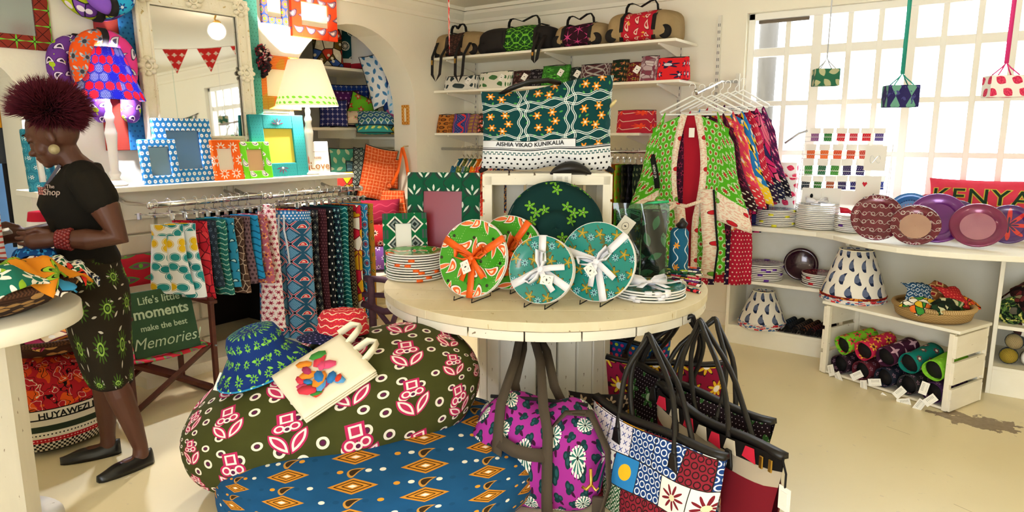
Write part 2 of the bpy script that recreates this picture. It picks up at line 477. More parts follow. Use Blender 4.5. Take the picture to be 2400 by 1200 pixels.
# ------------------------------------------------------------------ window
win = bpy.data.objects.new('window_1', None); col.objects.link(win); win['kind'] = 'structure'
win.location = (0, WY + .1, 0)
M_winp = mat('window_frame_paint', '#f4f2ea', .5, .3)
xs = [WL, -1.385, -1.185, -.975, -.785, -.595, -.415, -.225, -.04, .13, WR]
zs = [WB, 1.0, 1.36, 1.72, 2.09, WT]
m = MB()
m.bb((WL, -.05, WB), (WL + .05, .05, WT)).bb((WR - .05, -.05, WB), (WR, .05, WT)).bb((WL, -.05, WT - .05), (WR, .05, WT)).bb((WL, -.06, WB), (WR, .05, WB + .06))
m.o('outer_frame', M_winp, win, bev=.006)
for i, x in enumerate(xs[1:-1]):
    wd = .065 if i == 1 else .036 if i not in (4, 8) else .05
    MB().bb((x - wd / 2, -.03, WB), (x + wd / 2, .03, WT)).o('mullion', M_winp, win, bev=.004)
for z in zs[1:-1]:
    wd = .06 if z > 2 else .036
    MB().bb((WL, -.028, z - wd / 2), (WR, .028, z + wd / 2)).o('glazing_bar', M_winp, win, bev=.004)
pane = None
for i in range(len(xs) - 1):
    for j in range(len(zs) - 1):
        MB().bb((xs[i] + .01, -.003, zs[j] + .01), (xs[i + 1] - .01, .003, zs[j + 1] - .01)).o('pane', M_pane, win)
MB().bb((WL - .02, -.2, WB - .04), (WR + .02, -.04, WB + .0)).o('window_sill', M_white, win, bev=.008)
MB().bb((WL + .07, -.04, WT - .075), (WL + .42, -.02, WT - .052)).o('vent_strip', mat('dark_vent', '#6e6255', .7), win)
MB().tube([(-1.2, -.05, 1.52), (-1.25, -.08, 1.5), (-1.34, -.09, 1.43)], .008).o('window_latch', mat('old_iron', '#a8a6a4', .5, .5, .6), win)
# outside: verandah posts, bench, far wall, ground
struct('ground', MB().bb((-9, 5.6, -.25), (9, 22, -.15)), mat('pale_gravel', '#d8d2c6', .9))
M_post = mat('shade_dark_post', lambda u, v: mx(noise(u, v * .15, 25.0, 4.0), '#3f3a36', '#5a544e'), .9)  # wood colour darkened to stand in for the shade of a verandah roof
for k, (x, nm) in enumerate(((-1.74, 'shade-darkened timber verandah post outside the left window panes'), (.5, 'shade-darkened timber verandah post outside the right of the window'))):
    tag(MB().lathe([(.075, -.15), (.07, 1.2), (.078, 2.6)], 14).o('verandah_post', M_post, None, loc=(x, 6.15, 0)), nm, 'post')
bn = thing('picnic_bench', 'grey picnic bench standing on the ground outside the window', 'bench', (.25, 9.2, -.15))
M_bench = mat('bench_wood', '#3a444e', .8)  # darkened like the posts, roof shade put into the colour
MB().bb((-.8, -.3, .72), (.8, .3, .77)).o('table_top', M_bench, bn)
for s in (-1, 1):
    MB().bb((-.8, s * .65 - .12, .42), (.8, s * .65 + .12, .46)).o('seat', M_bench, bn)
    m = MB(); m.tube([(s * .6, -.6, 0), (s * .6, .15, .74)], .04, 4).tube([(s * .6, .6, 0), (s * .6, -.15, .74)], .04, 4).o('leg_frame', M_bench, bn)
# ------------------------------------------------------------------ generic builders
def cloth_mat(name, fn, **k):
    k.setdefault('rough', .9); k.setdefault('spec', .15)
    return mat(name, fn, **k)
def P_flower(bg, petal, core, s=.06, n=5, r=.4, leafc=None, shift=.5, line=None):
    def f(u, v):
        a, b, i, j = cell(u, v, s, s, shift)
        a, b = rot(a, b, rnd(i, j, 1.0) * 6.3)
        L = []
        if leafc:
            c, d, p, q = cell(u, v, s * .8, s * .8, .3, s * .4, s * .4); c, d = rot(c, d, rnd(p, q, 4.0) * 6.3)
            L.append((leaf(c, d, s * .22, s * .09), leafc))
        if line: L.append((flo(a, b, n, s * (r + .06), .3), line))
        L += [(flo(a, b, n, s * r, .3), petal), (circ(a, b, s * r * .35), core)]
        return lay(bg, *L)
    return f
def P_dots(bg, fg, s=.03, r=.28, inner=None, ri=.12, shift=.5):
    def f(u, v):
        a, b, i, j = cell(u, v, s, s, shift); L = [(circ(a, b, s * r), fg)]
        if inner: L.append((circ(a, b, s * ri), inner))
        return lay(bg, *L)
    return f
def P_patch(cols, s=12.0, edge='#1a1512', et=.06, spot=None, seed=0.0):
    def f(u, v):
        d, c = vor(u, v, s, seed=seed); L = [(vor(u, v, s, True, seed=seed) < et, edge)]
        if spot: L.append((d < .16, spot))
        return lay(pal(c, cols), *L)
    return f
def P_pais(bg, c1, c2, s=.09, line=None, extra=None):
    def f(u, v):
        a, b, i, j = cell(u, v, s, s, .5); a, b = rot(a, b, (rnd(i, j) - .5) * 1.2 + PI * .5)
        L = []
        if line: L.append((pais(a, b, s * .46), line))
        L += [(pais(a, b, s * .38), c1), (pais(a, b, s * .2), c2)]
        if extra:
            c, d, p, q = cell(u, v, s, s, .5, s * .5, 0.0); L.append((ring(c, d, s * .1, s * .03), extra))
        return lay(bg, *L)
    return f
def P_leaf(bg, fg, s=.05, vein=None, L=.4, W=.16, shift=.5):
    def f(u, v):
        a, b, i, j = cell(u, v, s, s, shift); a, b = rot(a, b, rnd(i, j, 3.0) * 6.3)
        Q = [(leaf(a, b, s * L, s * W), fg)]
        if vein: Q.append(((ab(b) < s * .025) & (ab(a) < s * L * .8), vein))
        return lay(bg, *Q)
    return f
def P_dia(bg, c1, c2, s=.08, c3=None, asp=1.0):
    def f(u, v):
        a, b, i, j = cell(u, v, s, s * asp, .5)
        L = [(dia(a, b, s * .46, s * .46 * asp), c1), (dia(a, b, s * .3, s * .3 * asp), c2)]
        if c3: L.append((dia(a, b, s * .14, s * .14 * asp), c3))
        return lay(bg, *L)
    return f
def P_wave(bg, fg, s=.05, t=.004, fg2=None):
    def f(u, v):
        a, b, i, j = cell(u, v, s, s, 0.0); L = [(wave(u, b, s * .18, 2 * PI / s * .5, t), fg)]
        if fg2:
            c, d, p, q = cell(u, v, s * .5, s * .5, .5); L.append((circ(c, d, s * .08), fg2))
        return lay(bg, *L)
    return f
def P_grid(bg, fg, s=.05, t=.08, star=None):
    def f(u, v):
        a, b, i, j = cell(u, v, s, s); L = [((ab(a) > s * (.5 - t)) | (ab(b) > s * (.5 - t)), fg)]
        if star: L.append(((dia(a, b, s * .45, s * .07) | dia(a, b, s * .07, s * .45)), star))
        return lay(mx(noise(u, v, 30.0), bg[0], bg[1]), *L)
    return f

def pillow(m, w, h, d, n=14, M=None, flat=0.0, pinch=.06):
    def side(sg):
        def f(s, t):
            X, Y = 2 * s - 1, 2 * t - 1
            e = max(0., (1 - abs(X) ** 2.6)) ** .55 * max(0., (1 - abs(Y) ** 2.6)) ** .55
            return (X * w / 2 * (1 - pinch * (1 - Y * Y)), Y * h / 2 * (1 - pinch * (1 - X * X)), sg * d / 2 * e)
        return f
    m.grid(side(1), n, n, su=w, sv=h, M=M); m.grid(side(-1), n, n, su=w, sv=h, M=M, flip=True)
    return m
def cushion(name, label, w, h, d, matl, loc, rotm, cat='cushion', group=None, pipe=None, uvo=(0, 0), tagc=False):
    """a cushion standing in its local XY plane, turned by rotm (euler)"""
    t = thing(name, label, cat, loc, rot=rotm, group=group)
    pillow(MB(), w, h, d).o('cover', matl, t, uvo=uvo)
    if pipe is not None:
        q = []
        for k in range(40):
            a = k / 10; s = int(a) % 4; f = 2 * (a - int(a)) - 1; e = 1 - .06 * (1 - f * f)
            q.append([(f * w / 2, -h / 2 * e, 0), (w / 2 * e, f * h / 2, 0), (-f * w / 2, h / 2 * e, 0), (-w / 2 * e, -f * h / 2, 0)][s])
        MB().tube(q, .004, 5, True).o('piping', pipe, t)
    if tagc:
        MB().box((w * .42, -h * .52, d * .15), (.035, .05, .002)).o('price_tag', M_paper, t)
    return t
def frame(name, label, w, h, bd, th, matl, ins, loc, rz, tilt=0.0, cat='picture frame', group=None, off=(0, 0), bw=None, uvo=(0, 0), stand=True):
    """a frame whose bottom centre is at loc, facing local -Y, leaning back by tilt"""
    t = thing(name, label, cat, loc, rot=(-tilt, 0, rz), group=group)
    bl, br, bb, bt = bw if bw else (bd, bd, bd, bd)
    m = MB()
    m.bb((-w / 2, 0, 0), (-w / 2 + bl, th, h)).bb((w / 2 - br, 0, 0), (w / 2, th, h)).bb((-w / 2 + bl, 0, 0), (w / 2 - br, th, bb)).bb((-w / 2 + bl, 0, h - bt), (w / 2 - br, th, h))
    m.o('moulding', matl, t, bev=.004, uvo=uvo)
    MB().bb((-w / 2 + bl, th * .45, bb), (w / 2 - br, th * .6, h - bt)).o('picture', ins, t)
    MB().bb((-w / 2 + .004, th * .6, .004), (w / 2 - .004, th * .9, h - .004)).o('backing', M_cardb, t)
    if stand:
        MB().add([(-.02, th, h * .6), (.02, th, h * .6), (.02, th + h * .22, 0.004), (-.02, th + h * .22, .004)], [(0, 1, 2, 3)]).o('strut', M_cardb, t, sol=.004)
    return t
M_cardb = mat('brown_board', '#6d5a45', .9)
HL = -PI / 2 + PI   # facing +X (things on the left wall): local -Y -> world +X
def face_x(k=0.0): return PI / 2 + k
def wallframe(name, label, l, r, t, b, x, bw_px, matl, ins, tilt=.0, rest=None, th=.03, turn=0.0, bwp=None, cat='picture frame', uvo=(0, 0)):
    """frame seen between pixel columns l..r and rows t..b, on the plane x (or resting at height rest)"""
    cx = (l + r) / 2; cy = (t + b) / 2
    if rest is not None: x = -4.13 if x is None else x
    y0, y1 = at(l, cy, x=x).y, at(r, cy, x=x).y
    z0 = at(cx, b, x=x).z if rest is None else rest
    z1 = at(cx, t, x=x).z
    w_, h_ = (y1 - y0), (z1 - z0)
    if turn: w_ = w_ / (math.cos(turn) + math.sin(turn) * .0 + 1e-6)
    k = w_ / (r - l); bws = None
    if bwp: bws = tuple(q * k for q in bwp)
    return frame(name, label, w_, h_ / math.cos(tilt), bw_px * k, th, matl, ins, (x, (y0 + y1) / 2, z0), face_x(turn), tilt, cat, bw=bws, uvo=uvo, stand=rest is not None)
# hangers
def hanger(name, label, mt, loc, rz, w_=.38, clip=False, group=None, hook=None):
    t = thing(name, label, 'hanger', loc, rz, group)      # loc: point where the hook sits on the rail; the bar lies along local X
    hk = [(.018 * math.cos(a), 0, -.008 + .018 * math.sin(a)) for a in [PI * (1.05 - k * .14) for k in range(9)]]
    hk = [(-.018, 0, -.012)] + hk + [(.017, 0, -.03), (0, 0, -.045), (0, 0, -.07)]
    MB().tube(hk, .0025, 6).o('hook', hook or M_chrome, t)
    if clip:
        MB().tube([(-w_ / 2, 0, -.075), (w_ / 2, 0, -.075)], .004, 6).o('bar', mt, t)
        for s in (-1, 1): MB().box((s * w_ * .4, 0, -.085), (.022, .016, .04)).o('clip', mt, t, bev=.003)
    else:
        MB().tube([(-w_ / 2, 0, -.17), (-w_ * .3, 0, -.13), (0, 0, -.068), (w_ * .3, 0, -.13), (w_ / 2, 0, -.17), (w_ / 2 - .01, 0, -.185), (-w_ / 2 + .01, 0, -.185)], .006, 6, True).o('shoulder_bar', mt, t)
    return t
# ------------------------------------------------------------------ mantel shelf and fascia
man = thing('mantel_shelf', 'long white wooden mantel shelf carrying frames and lamps', 'shelf', (WX, 0, 1.2))
MB().bb((0, 1.47, -.032), (.28, 3.62, 0)).o('shelf_board', M_white, man, bev=.004)
MB().bb((0.06, 1.75, -.215), (.085, 3.62, -.03)).o('fascia_board', M_white, man, bev=.003)
for y in (1.93, 2.68, 3.42): MB().bb((.085, y - .02, -.21), (.1, y + .02, -.033)).o('batten', M_white, man)
# ------------------------------------------------------------------ clothes rails under the mantel
RX, RZ = -3.85, 1.105
def crail(y0, y1, label):
    t = thing('clothes_rail', label, 'clothes rail', (0, 0, 0))
    xb = WX + .1
    MB().tube([(RX, y0, RZ), (RX, y1, RZ)], .016, 12).o('rail', M_chrome, t)
    for y in (y0 + .02, y1 - .02):
        MB().bb((xb, y - .012, 1.0), (xb + .006, y + .012, 1.16)).o('wall_plate', M_white, t)
        MB().tube([(xb + .006, y, 1.12), (xb + .1, y, 1.10), (RX - .04, y, RZ), (RX, y, RZ)], [.017, .014, .012, .012], 8, flat=.7).o('bracket_arm', M_chrome, t)
        MB().ball((RX, y0 if y < (y0 + y1) / 2 else y1, RZ), .021, 10, 8).o('end_cap', M_chrome, t)
    return t
crail(1.93, 2.66, 'chrome clothes rail holding the rows of shorts')
crail(2.70, 3.47, 'chrome clothes rail holding the long trousers')

# ------------------------------------------------------------------ mirror and the panels hung behind it
M_gilt = mat('distressed_ivory_paint', lambda u, v: lay(mx(noise(u, v, 8.0, 3.0), '#e8dfc2', '#f7f1de'), (noise(u, v, 26.0, 5.0, 2.0) > .66, '#c8b27c'), (noise(u, v, 50.0, 4.0, 6.0) > .70, '#7d6b48')), .6, .3, bump=.4, bsc=40)
mir = thing('wall_mirror', 'tall mirror in an ornate distressed ivory carved frame above the mantel', 'mirror', (WX + .075, 0, 1.385), )
mir.rotation_euler = (0, math.radians(-1.7), 0)
y0, y1, z0, z1 = 2.155, 2.912, 0, .99
m = MB()
for (a, b, c, d) in ((y0, 2.245, z0, z1), (2.828, y1, z0, z1), (2.245, 2.828, z0, .093), (2.245, 2.828, .883, z1)):
    m.bb((0, a, c), (.028, b, d))
m.o('frame', M_gilt, mir, bev=.008)
m = MB()
for (a, b, c, d) in ((y0, y0 + .022, z0, z1), (y1 - .022, y1, z0, z1), (y0, y1, z0, z0 + .022), (y0, y1, z1 - .022, z1)):
    m.bb((.02, a, c), (.048, b, d))
m.o('outer_bead', M_gilt, mir, bev=.008)
m = MB()
for (a, b, c, d) in ((2.235, 2.25, .083, .893), (2.823, 2.838, .083, .893), (2.235, 2.838, .083, .098), (2.235, 2.838, .878, .893)):
    m.bb((.02, a, c), (.04, b, d))
m.o('inner_bead', M_gilt, mir, bev=.005)
rc = random.Random(5)
for cy, cz in ((y0 + .05, z0 + .05), (y1 - .05, z0 + .05), (y0 + .05, z1 - .05), (y1 - .05, z1 - .05), (y0 + .045, .515), (y1 - .045, .515), (2.53, z1 - .045)):
    m = MB()
    for k in range(9):
        a = 2 * PI * k / 8; R = .045 if k < 8 else 0
        m.ball((.036, cy + R * math.cos(a), cz + R * math.sin(a)), (.018, .022, .016), 8, 6)
    for s in (-1, 1):
        m.tube([(.04, cy + s * (.01 + .035 * math.cos(q)), cz + .05 * math.sin(q) * (1 - q / 9)) for q in [k * .5 for k in range(10)]], .007, 6)
    m.o('carved_rosette', M_gilt, mir, kind='stuff')
MB().bb((.008, 2.244, .091), (.016, 2.83, .885)).o('mirror_glass', M_mirror, mir)
M_redb = mat('rust_red_board', lambda u, v: mx((stripe(v, .006, .3)), '#8e2f22', '#a23a28'), .8)
M_blub = cloth_mat('blue_spotted_board', P_dots('#2a6d9e', '#1f4f7c', .03, .2))
M_teab = cloth_mat('teal_spotted_board', P_dots('#4f9a8c', '#2f7468', .025, .16))
for nm, (a, b, c, d, x, mm, lb) in dict(r=(1.95, 2.17, 1.40, 2.21, .012, M_redb, 'rust red fabric board on the wall left of the ornate mirror'), b=(2.08, 2.6, 1.40, 2.6, .03, M_blub, 'blue spotted board peeking out behind the left of the ornate mirror'), t=(2.62, 3.02, 1.38, 2.56, .026, M_teab, 'teal spotted board peeking out behind the right of the ornate mirror')).items():
    tag(MB().bb((0, a, c), (.014, b, d)).o('fabric_board', mm, None, loc=(WX + x, 0, 0), bev=.003), lb, 'board')
# ------------------------------------------------------------------ wall frames
M_cream = mat('cream_insert', '#f0e7c8', .6)
M_grey = mat('grey_mirror_insert', '#a9b6bd', .12, .5, .75)
M_Fe = cloth_mat('red_green_star_print', lambda u, v: (lambda a, b, i, j: lay(mx(stripe(u + v, .006, .5), '#7e2a1f', '#93382a'), (dia(a, b, .05, .006) | dia(a, b, .006, .05), '#6cc13a'), (ab(ab(a) - ab(b)) < .0025, '#3c1a16')))(*cell(u, v, .085, .085)))
wallframe('framed_mirror', 'large red and green print framed mirror high on the wall at far left', -110, 115, -70, 110, WX + .02, 38, M_Fe, M_grey, cat='mirror')
M_Fa = cloth_mat('blue_orange_swirl_print', lambda u, v: (lambda a, b, i, j: lay('#3c4f9c', (circ(a, b, .026), '#e2762a'), (circ(a, b, .019), '#3c4f9c'), (circ(a, b, .013), pal(rnd(i, j), ['#9bd130', '#f08a2a']))))(*cell(u, v, .06, .06, .5)))
wallframe('picture_frame', 'small blue frame with orange and green swirls high on the wall', 613, 674, -22, 57, WX + .02, 14, M_Fa, M_cream)
M_Fb = cloth_mat('orange_red_paisley_print', P_pais('#e8431d', '#8a6b78', '#f0d9cf', .105, '#3c2b40'))
wallframe('picture_frame', 'orange red paisley frame with cream insert above the arch', 684, 790, -20, 91, WX + .05, 22, M_Fb, M_cream)
def pFc(u, v):
    a, b, i, j = cell(u, v, .011, .011, .5)
    return lay(mx(noise(u, v, 9.0, 0.0) > .5, '#c8501e', '#a8671c'), (circ(a, b, .0028), '#e9c24e'))
M_Fc = cloth_mat('orange_dotted_print', pFc)
wallframe('picture_frame', 'burnt orange dotted frame with cream insert beside the arch', 601, 704, 131, 257, WX + .03, 24, M_Fc, M_cream, bwp=(24, 24, 26, 26))
wallframe('picture_frame', 'pale frame corner hung low between the mirror and the white lamp', 601, 690, 250, 300, WX + .012, 12, M_white, mat('pink_leaf_insert', P_leaf('#f2e9dd', '#d98a78', .03)))
M_Fd = cloth_mat('gold_lattice_print', lambda u, v: (lambda a, b, i, j: lay(mx(noise(u, v, 40.0), '#c07a14', '#a9560e'), (ab(ab(a) - ab(b)) < .0018, '#f1d27a'), (circ(a, b, .004), '#f1d27a')))(*cell(u, v, .03, .03)))
dl = at(948, 270, y=AC + AR - .02)
frame('picture_frame', 'small golden orange frame hung on the side of the arch', .085, .175, .028, .018, M_Fd, M_cream, (dl.x + .005, AC + AR - .021, dl.z - .085), 0, 0, stand=False)
# scrunchies hanging beside the mirror
sc0 = at(618, 140, x=WX + .06)
hk = tag(MB().tube([(WX, sc0.y, sc0.z + .09), (WX + .07, sc0.y, sc0.z + .085), (WX + .09, sc0.y, sc0.z + .1)], .004, 6).o('wall_hook', M_steel), 'thin metal hook on the wall carrying scrunchies', 'hook')
for k, (dy, dz, r, c) in enumerate(((-.02, 0, .03, '#2b1a18'), (.015, -.03, .03, '#c9a7a0'), (-.025, -.075, .032, '#1f1c1c'), (.02, -.09, .033, '#3b1f22'), (-.005, -.13, .03, '#241718'))):
    mm = cloth_mat('scrunchie_cloth_%d' % k, P_patch([c, '#8e2431', c, '#1c1a1a'], 50.0, seed=k))
    m = MB(); R = .03
    m.tube([(.0 + .012 * math.sin(9 * a), (R + .008 * math.sin(7 * a)) * math.cos(a), (R + .008 * math.cos(8 * a)) * math.sin(a)) for a in [2 * PI * q / 40 for q in range(40)]], [.013 + .005 * math.sin(q * 1.9) for q in range(40)], 8, True)
    tag(m.o('scrunchie', mm, None, loc=(WX + .065 + .012 * (k % 2), sc0.y + dy, sc0.z + dz + .055), rot=(0, 0, .3 * k)), ['topmost dark red hair scrunchie on the wall hook', 'pale pink hair scrunchie on the wall hook', 'black hair scrunchie left in the wall bunch', 'dark red black hair scrunchie right in the wall bunch', 'lowest dark hair scrunchie in the wall bunch'][k], 'scrunchie', 'scrunchies on the wall hook')
# ------------------------------------------------------------------ frames standing on the mantel
def pbd(s):
    def f(u, v):
        a, b, i, j = cell(u, v, s, s, .5)
        return lay('#2f80c2', (circ(a, b, s * .34), '#f4f7f8'), (circ(a, b, s * .08), '#4a6f8e'))
    return f
M_bd = cloth_mat('blue_white_disc_print', pbd(.034))
M_gl2 = mat('frame_glass_blue', '#7ea3c4', .08, .5, .6)
wallframe('picture_frame', 'tall blue frame with white discs leaning behind the smaller one', 371, 505, 277, 423, -4.17, 30, M_bd, mat('dark_blue_mirror', '#5f86b4', .08, .5, .6), rest=1.2, tilt=.12, bwp=(28, 30, 30, 28))
wallframe('picture_frame', 'small blue frame with white discs at the front of the mantel', 336, 422, 326, 428, None, 20, M_bd, M_gl2, rest=1.2, tilt=.14, bwp=(20, 18, 20, 18))
M_of = cloth_mat('orange_flower_print', P_flower('#f2641a', '#f6e3d0', '#f2641a', .085, 9, .42))
wallframe('picture_frame', 'small orange frame with pale flowers on the mantel', 505, 573, 328, 420, None, 14, M_of, mat('pale_sketch_card', '#f3ead6', .7), rest=1.2, tilt=.14, bwp=(11, 22, 22, 18))
def pgf(u, v):
    a, b, i, j = cell(u, v, .09, .07, .5); a, b = rot(a, b, .6)
    return lay('#6fce22', (pais(a, b, .034), '#f5f0e6'), (pais(a, b, .024), '#4c3a5e'), (pais(a, b, .018), '#f5f0e6'))
wallframe('picture_frame', 'small lime green frame with white swirls on the mantel', 568, 639, 332, 415, None, 16, cloth_mat('lime_swirl_print', pgf), mat('peach_insert', '#e9b98a', .7), rest=1.2, tilt=.14, bwp=(16, 18, 16, 16))
def ptl(u, v):
    a, b, i, j = cell(u, v, .022, .022, .5)
    return lay('#2f9297', (circ(a, b, .0022), '#1b5f66'))
tf = wallframe('picture_frame', 'large teal frame with yellow insert and plum flower motifs on the mantel', 596, 721, 269, 412, -4.17, 28, cloth_mat('teal_dotted_print', ptl), mat('yellow_insert', '#e6d455', .6), rest=1.2, tilt=.1, bwp=(29, 28, 27, 27))
M_plum = mat('plum_motif', '#5b2a4e', .8); M_mot = mat('pale_motif', '#d8dfdc', .8)
tw = tf.children[0].dimensions; 
def motif(zc, up):
    m = MB()
    for k in range(5):
        a = PI * (k + .5) / 5
        m.add([(0, -.002, zc), (.035 * math.cos(a - .13), -.002, zc + up * .035 * math.sin(a - .13)), (.055 * math.cos(a), -.002, zc + up * .05 * math.sin(a)), (.035 * math.cos(a + .13), -.002, zc + up * .035 * math.sin(a + .13))], [(0, 1, 2, 3)])
    m.o('flower_motif', M_plum, tf, sol=.001)
    MB().lathe([(.009, 0), (.009, .002)], 12, M=Matrix.Translation((0, -.002, zc + up * .01)) @ Matrix.Rotation(PI / 2, 4, 'X')).o('motif_centre', M_mot, tf)
hF = at(658, 269, x=-4.17).z - 1.2
motif(.068, -1); motif(hF - .068, 1)
def pteal2(u, v):
    a, b, i, j = cell(u, v, .05, .05, .5)
    return lay('#2a7587', (ring(a, b, .021, .0015) | ring(a, b, .015, .0012), '#3f94a3'), (flo(a, b, 6, .012, .45), '#e9efea'), (circ(a, b, .003), '#2a7587'))
wallframe('picture_frame', 'teal frame with white blossom dots beyond the woman at the mantel end', 62, 128, 302, 420, None, 24, cloth_mat('teal_blossom_print', pteal2), M_paper, rest=1.2, tilt=.1)
wallframe('picture_frame', 'bright blue spotted frame half hidden behind the woman', 116, 172, 352, 424, None, 14, M_blub, M_paper, rest=1.2, tilt=.1)
# ------------------------------------------------------------------ sign reading Love
lv = at(752, 408, x=-4.14)
ls = thing('love_sign', 'small white washed sign block reading Love with orange edges on the mantel end', 'sign', (lv.x, lv.y, 1.2), rot=(-.16, 0, face_x(-.35)))
MB().bb((-.075, 0, 0), (.075, .024, .245)).o('plank_board', mat('white_plank', lambda u, v: lay(mx(noise(u, v, 14.0), '#efe6da', '#faf5ec'), (ab(v - .17) < .0015, '#8f6f52')), .7), ls, bev=.002)
MB().bb((-.079, .002, 0), (-.075, .022, .245)).o('orange_edge', mat('orange_paint', '#e25a1c', .6), ls)
text('Love', .075, mat('brown_lettering', '#a9703f', .8), ls, (0, -.001, .065), (PI / 2, 0, 0), bold=.0)
text('NEED', .022, MATS['brown_lettering'], ls, (-.01, -.001, .125), (PI / 2, 0, 0))
# ------------------------------------------------------------------ mantel lamps
def lamp(px, name_label, shade_mat, l, r, tl, tr, ty, by, rest_py, watts, foot=.0, colr=(1, .9, .78)):
    x = -4.2; b = at(px, rest_py, x=x)
    k = (at(px + 50, by, x=x) - at(px - 50, by, x=x)).length / 100     # not exact scale; use depth instead
    dep = (at(px, by, x=x) - Vector((0, 0, EYE))).dot(CF); k = dep / FPX
    zb, zt = at(px, by, x=x).z, at(px, ty, x=x).z
    R, r_ = (r - l) / 2 * k, (tr - tl) / 2 * k
    t = thing('table_lamp', name_label, 'lamp', (x, b.y, 1.2))
    H = zb - 1.2 + .02
    pr = [(.062, 0), (.064, .012), (.05, .022), (.03, .035), (.022, .05), (.03, .065), (.033, .075), (.022, .09), (.026, H * .45), (.033, H * .6), (.02, H * .72), (.028, H * .78), (.016, H * .84), (.02, H * .9), (.012, H * .95), (.012, H)]
    pr = sorted(pr, key=lambda q: q[1])
    MB().lathe(pr, 24).o('turned_base', M_lampb, t)
    zl = zb - 1.2; zu = zt - 1.2
    MB().lathe([(R, zl), (R * .999, zl + .004), (r_, zu)], 48, cap=False).o('shade', shade_mat, t, sol=.003)
    MB().ball((0, 0, zl + (zu - zl) * .45), .03, 16, 10).o('bulb', M_bulb, t)
    lg = bpy.data.lights.new('bulb_light', 'POINT'); lg.energy = watts * LAMP_W; lg.shadow_soft_size = .035; lg.color = colr
    lo = bpy.data.objects.new('bulb_light', lg); col.objects.link(lo); lo.parent = t; lo.location = (0, 0, zl + (zu - zl) * .45)
    return t
M_lampb = mat('white_lamp_base', '#f3efe6', .5)
M_bulb = mat('warm_bulb', '#fff3dd', .5, emit=('#fff0d8', 6.0))
def shade_material(name, fn, tr=.6):
    global T
    m = mat(name, fn, .9, .1)
    T = m.node_tree; p = T.nodes['Principled BSDF']; outn = T.nodes['Material Output']
    t = T.nodes.new('ShaderNodeBsdfTranslucent'); x = T.nodes.new('ShaderNodeMixShader'); x.inputs[0].default_value = tr
    lk = [l for l in T.links if l.to_node == p and l.to_socket.name == 'Base Color']
    if lk: T.links.new(lk[0].from_socket, t.inputs[0])
    T.links.new(p.outputs[0], x.inputs[1]); T.links.new(t.outputs[0], x.inputs[2]); T.links.new(x.outputs[0], outn.inputs[0])
    return m
def phex(u, v):
    s = .058
    a, b, i, j = cell(u, v, s, s * .87, .5)
    h = mth('MAXIMUM', ab(a), ab(a) * .5 + ab(b) * .866) < s * .42
    c, d, p, q = cell(u, v, .0085, .0085, .5)
    k = rnd(i, j)
    return lay('#2b2f86', (h, pal(k, ['#e0314f', '#5a6cb0', '#e24a63', '#3a3fa0'])), (h & (k > .25) & (k < .5) & circ(c, d, .0028), '#f2f4ff'), ((~h) & circ(c, d, .0022), '#9fb4f0'))
lamp(266, 'table lamp with violet and pink hexagon print shade on a white turned base', shade_material('violet_hexagon_shade', phex, .5), 186, 345, 214, 290, 115, 236, 372, 60, colr=(.8, .85, 1))
def pgl(u, v):
    a, b, i, j = cell(u, v, .05, .038, .5); a, b = rot(a, b, -.6 + rnd(i, j) * .6)
    return lay('#f7f4e8', (leaf(a, b, .018, .009) & (v < .075), '#7fb24a'))
lamp(728, 'table lamp with white shade edged in green leaves shining beside the arch', shade_material('white_leaf_shade', pgl, .55), 657, 799, 690, 766, 143, 249, 400, 95)
# ------------------------------------------------------------------ neck pillows hung left of the mirror
def neck(label, px, py, R, r, m1, m2, x, turn=0.0, roll=0.0, strap=True, leg=1.0):
    c = at(px, py, x=x)
    t = thing('neck_pillow', label, 'neck pillow', c, rot=(roll, 0, PI / 2 + turn), group='neck pillows on the wall')
    # local X along the wall, Z up, inverted U
    pts = lambda s: [(0, 0, R)] + [(s * R * math.sin(a), -.005, R * math.cos(a)) for a in [k * PI / 2 / 6 for k in range(1, 7)]] + [(s * R * .98, -.005, -R * .5 * leg), (s * R * .9, -.005, -R * 1.0 * leg), (s * R * .82, -.005, -R * 1.3 * leg), (s * R * .78, -.005, -R * 1.42 * leg)]
    rr = [r * .82, r * .85, r * .9, r * .95, r, r, r, r * 1.02, r * .98, r * .75, r * .2]
    MB().tube(pts(-1), rr, 14).o('pillow_half', m1, t, sub=1); MB().tube(pts(1), rr, 14).o('pillow_half', m2, t, sub=1)
    if strap: MB().tube([(-.018, 0, R - .001), (.018, 0, R - .001)], r * .9, 16).o('loop', M_blackcl, t)
    return t
M_np1 = cloth_mat('purple_paisley_print', lambda u, v: lay(P_pais('#6a3a92', '#e9d9f2', '#2f2440', .07, '#3a2354')(u, v), (noise(u, v, 16.0) > .62, '#a9c422')))
M_np2 = cloth_mat('orange_grey_floral_print', P_flower('#ee5a1e', '#8d8f98', '#3b3d46', .075, 7, .42, '#c9ccd2'))
M_np3 = cloth_mat('pink_paisley_print', P_pais('#e0408c', '#d9d2dc', '#54506a', .1, '#4a3a5a'))
M_np4 = cloth_mat('mixed_patch_print', P_patch(['#6a3a92', '#d9418c', '#2f86c8', '#b6c926', '#e8e2ee', '#8453b5'], 9.0, '#2a2436', .03, '#f0e6f4'))
neck('purple and lime paisley neck pillow hanging left of the orange one', 186, 150, .115, .055, M_np1, M_np1, WX + .08)
neck('orange grey and pink neck pillow hanging above the violet lamp', 243, 140, .12, .06, M_np2, M_np3, WX + .17)
neck('purple patterned neck pillow hanging low behind the violet lamp', 268, 235, .09, .055, M_np1, M_np1, WX + .08)
neck('multicoloured patch neck pillow hanging at the top by the mirror', 222, -35, .14, .068, M_np4, M_np4, WX + .1, leg=.5, roll=PI)
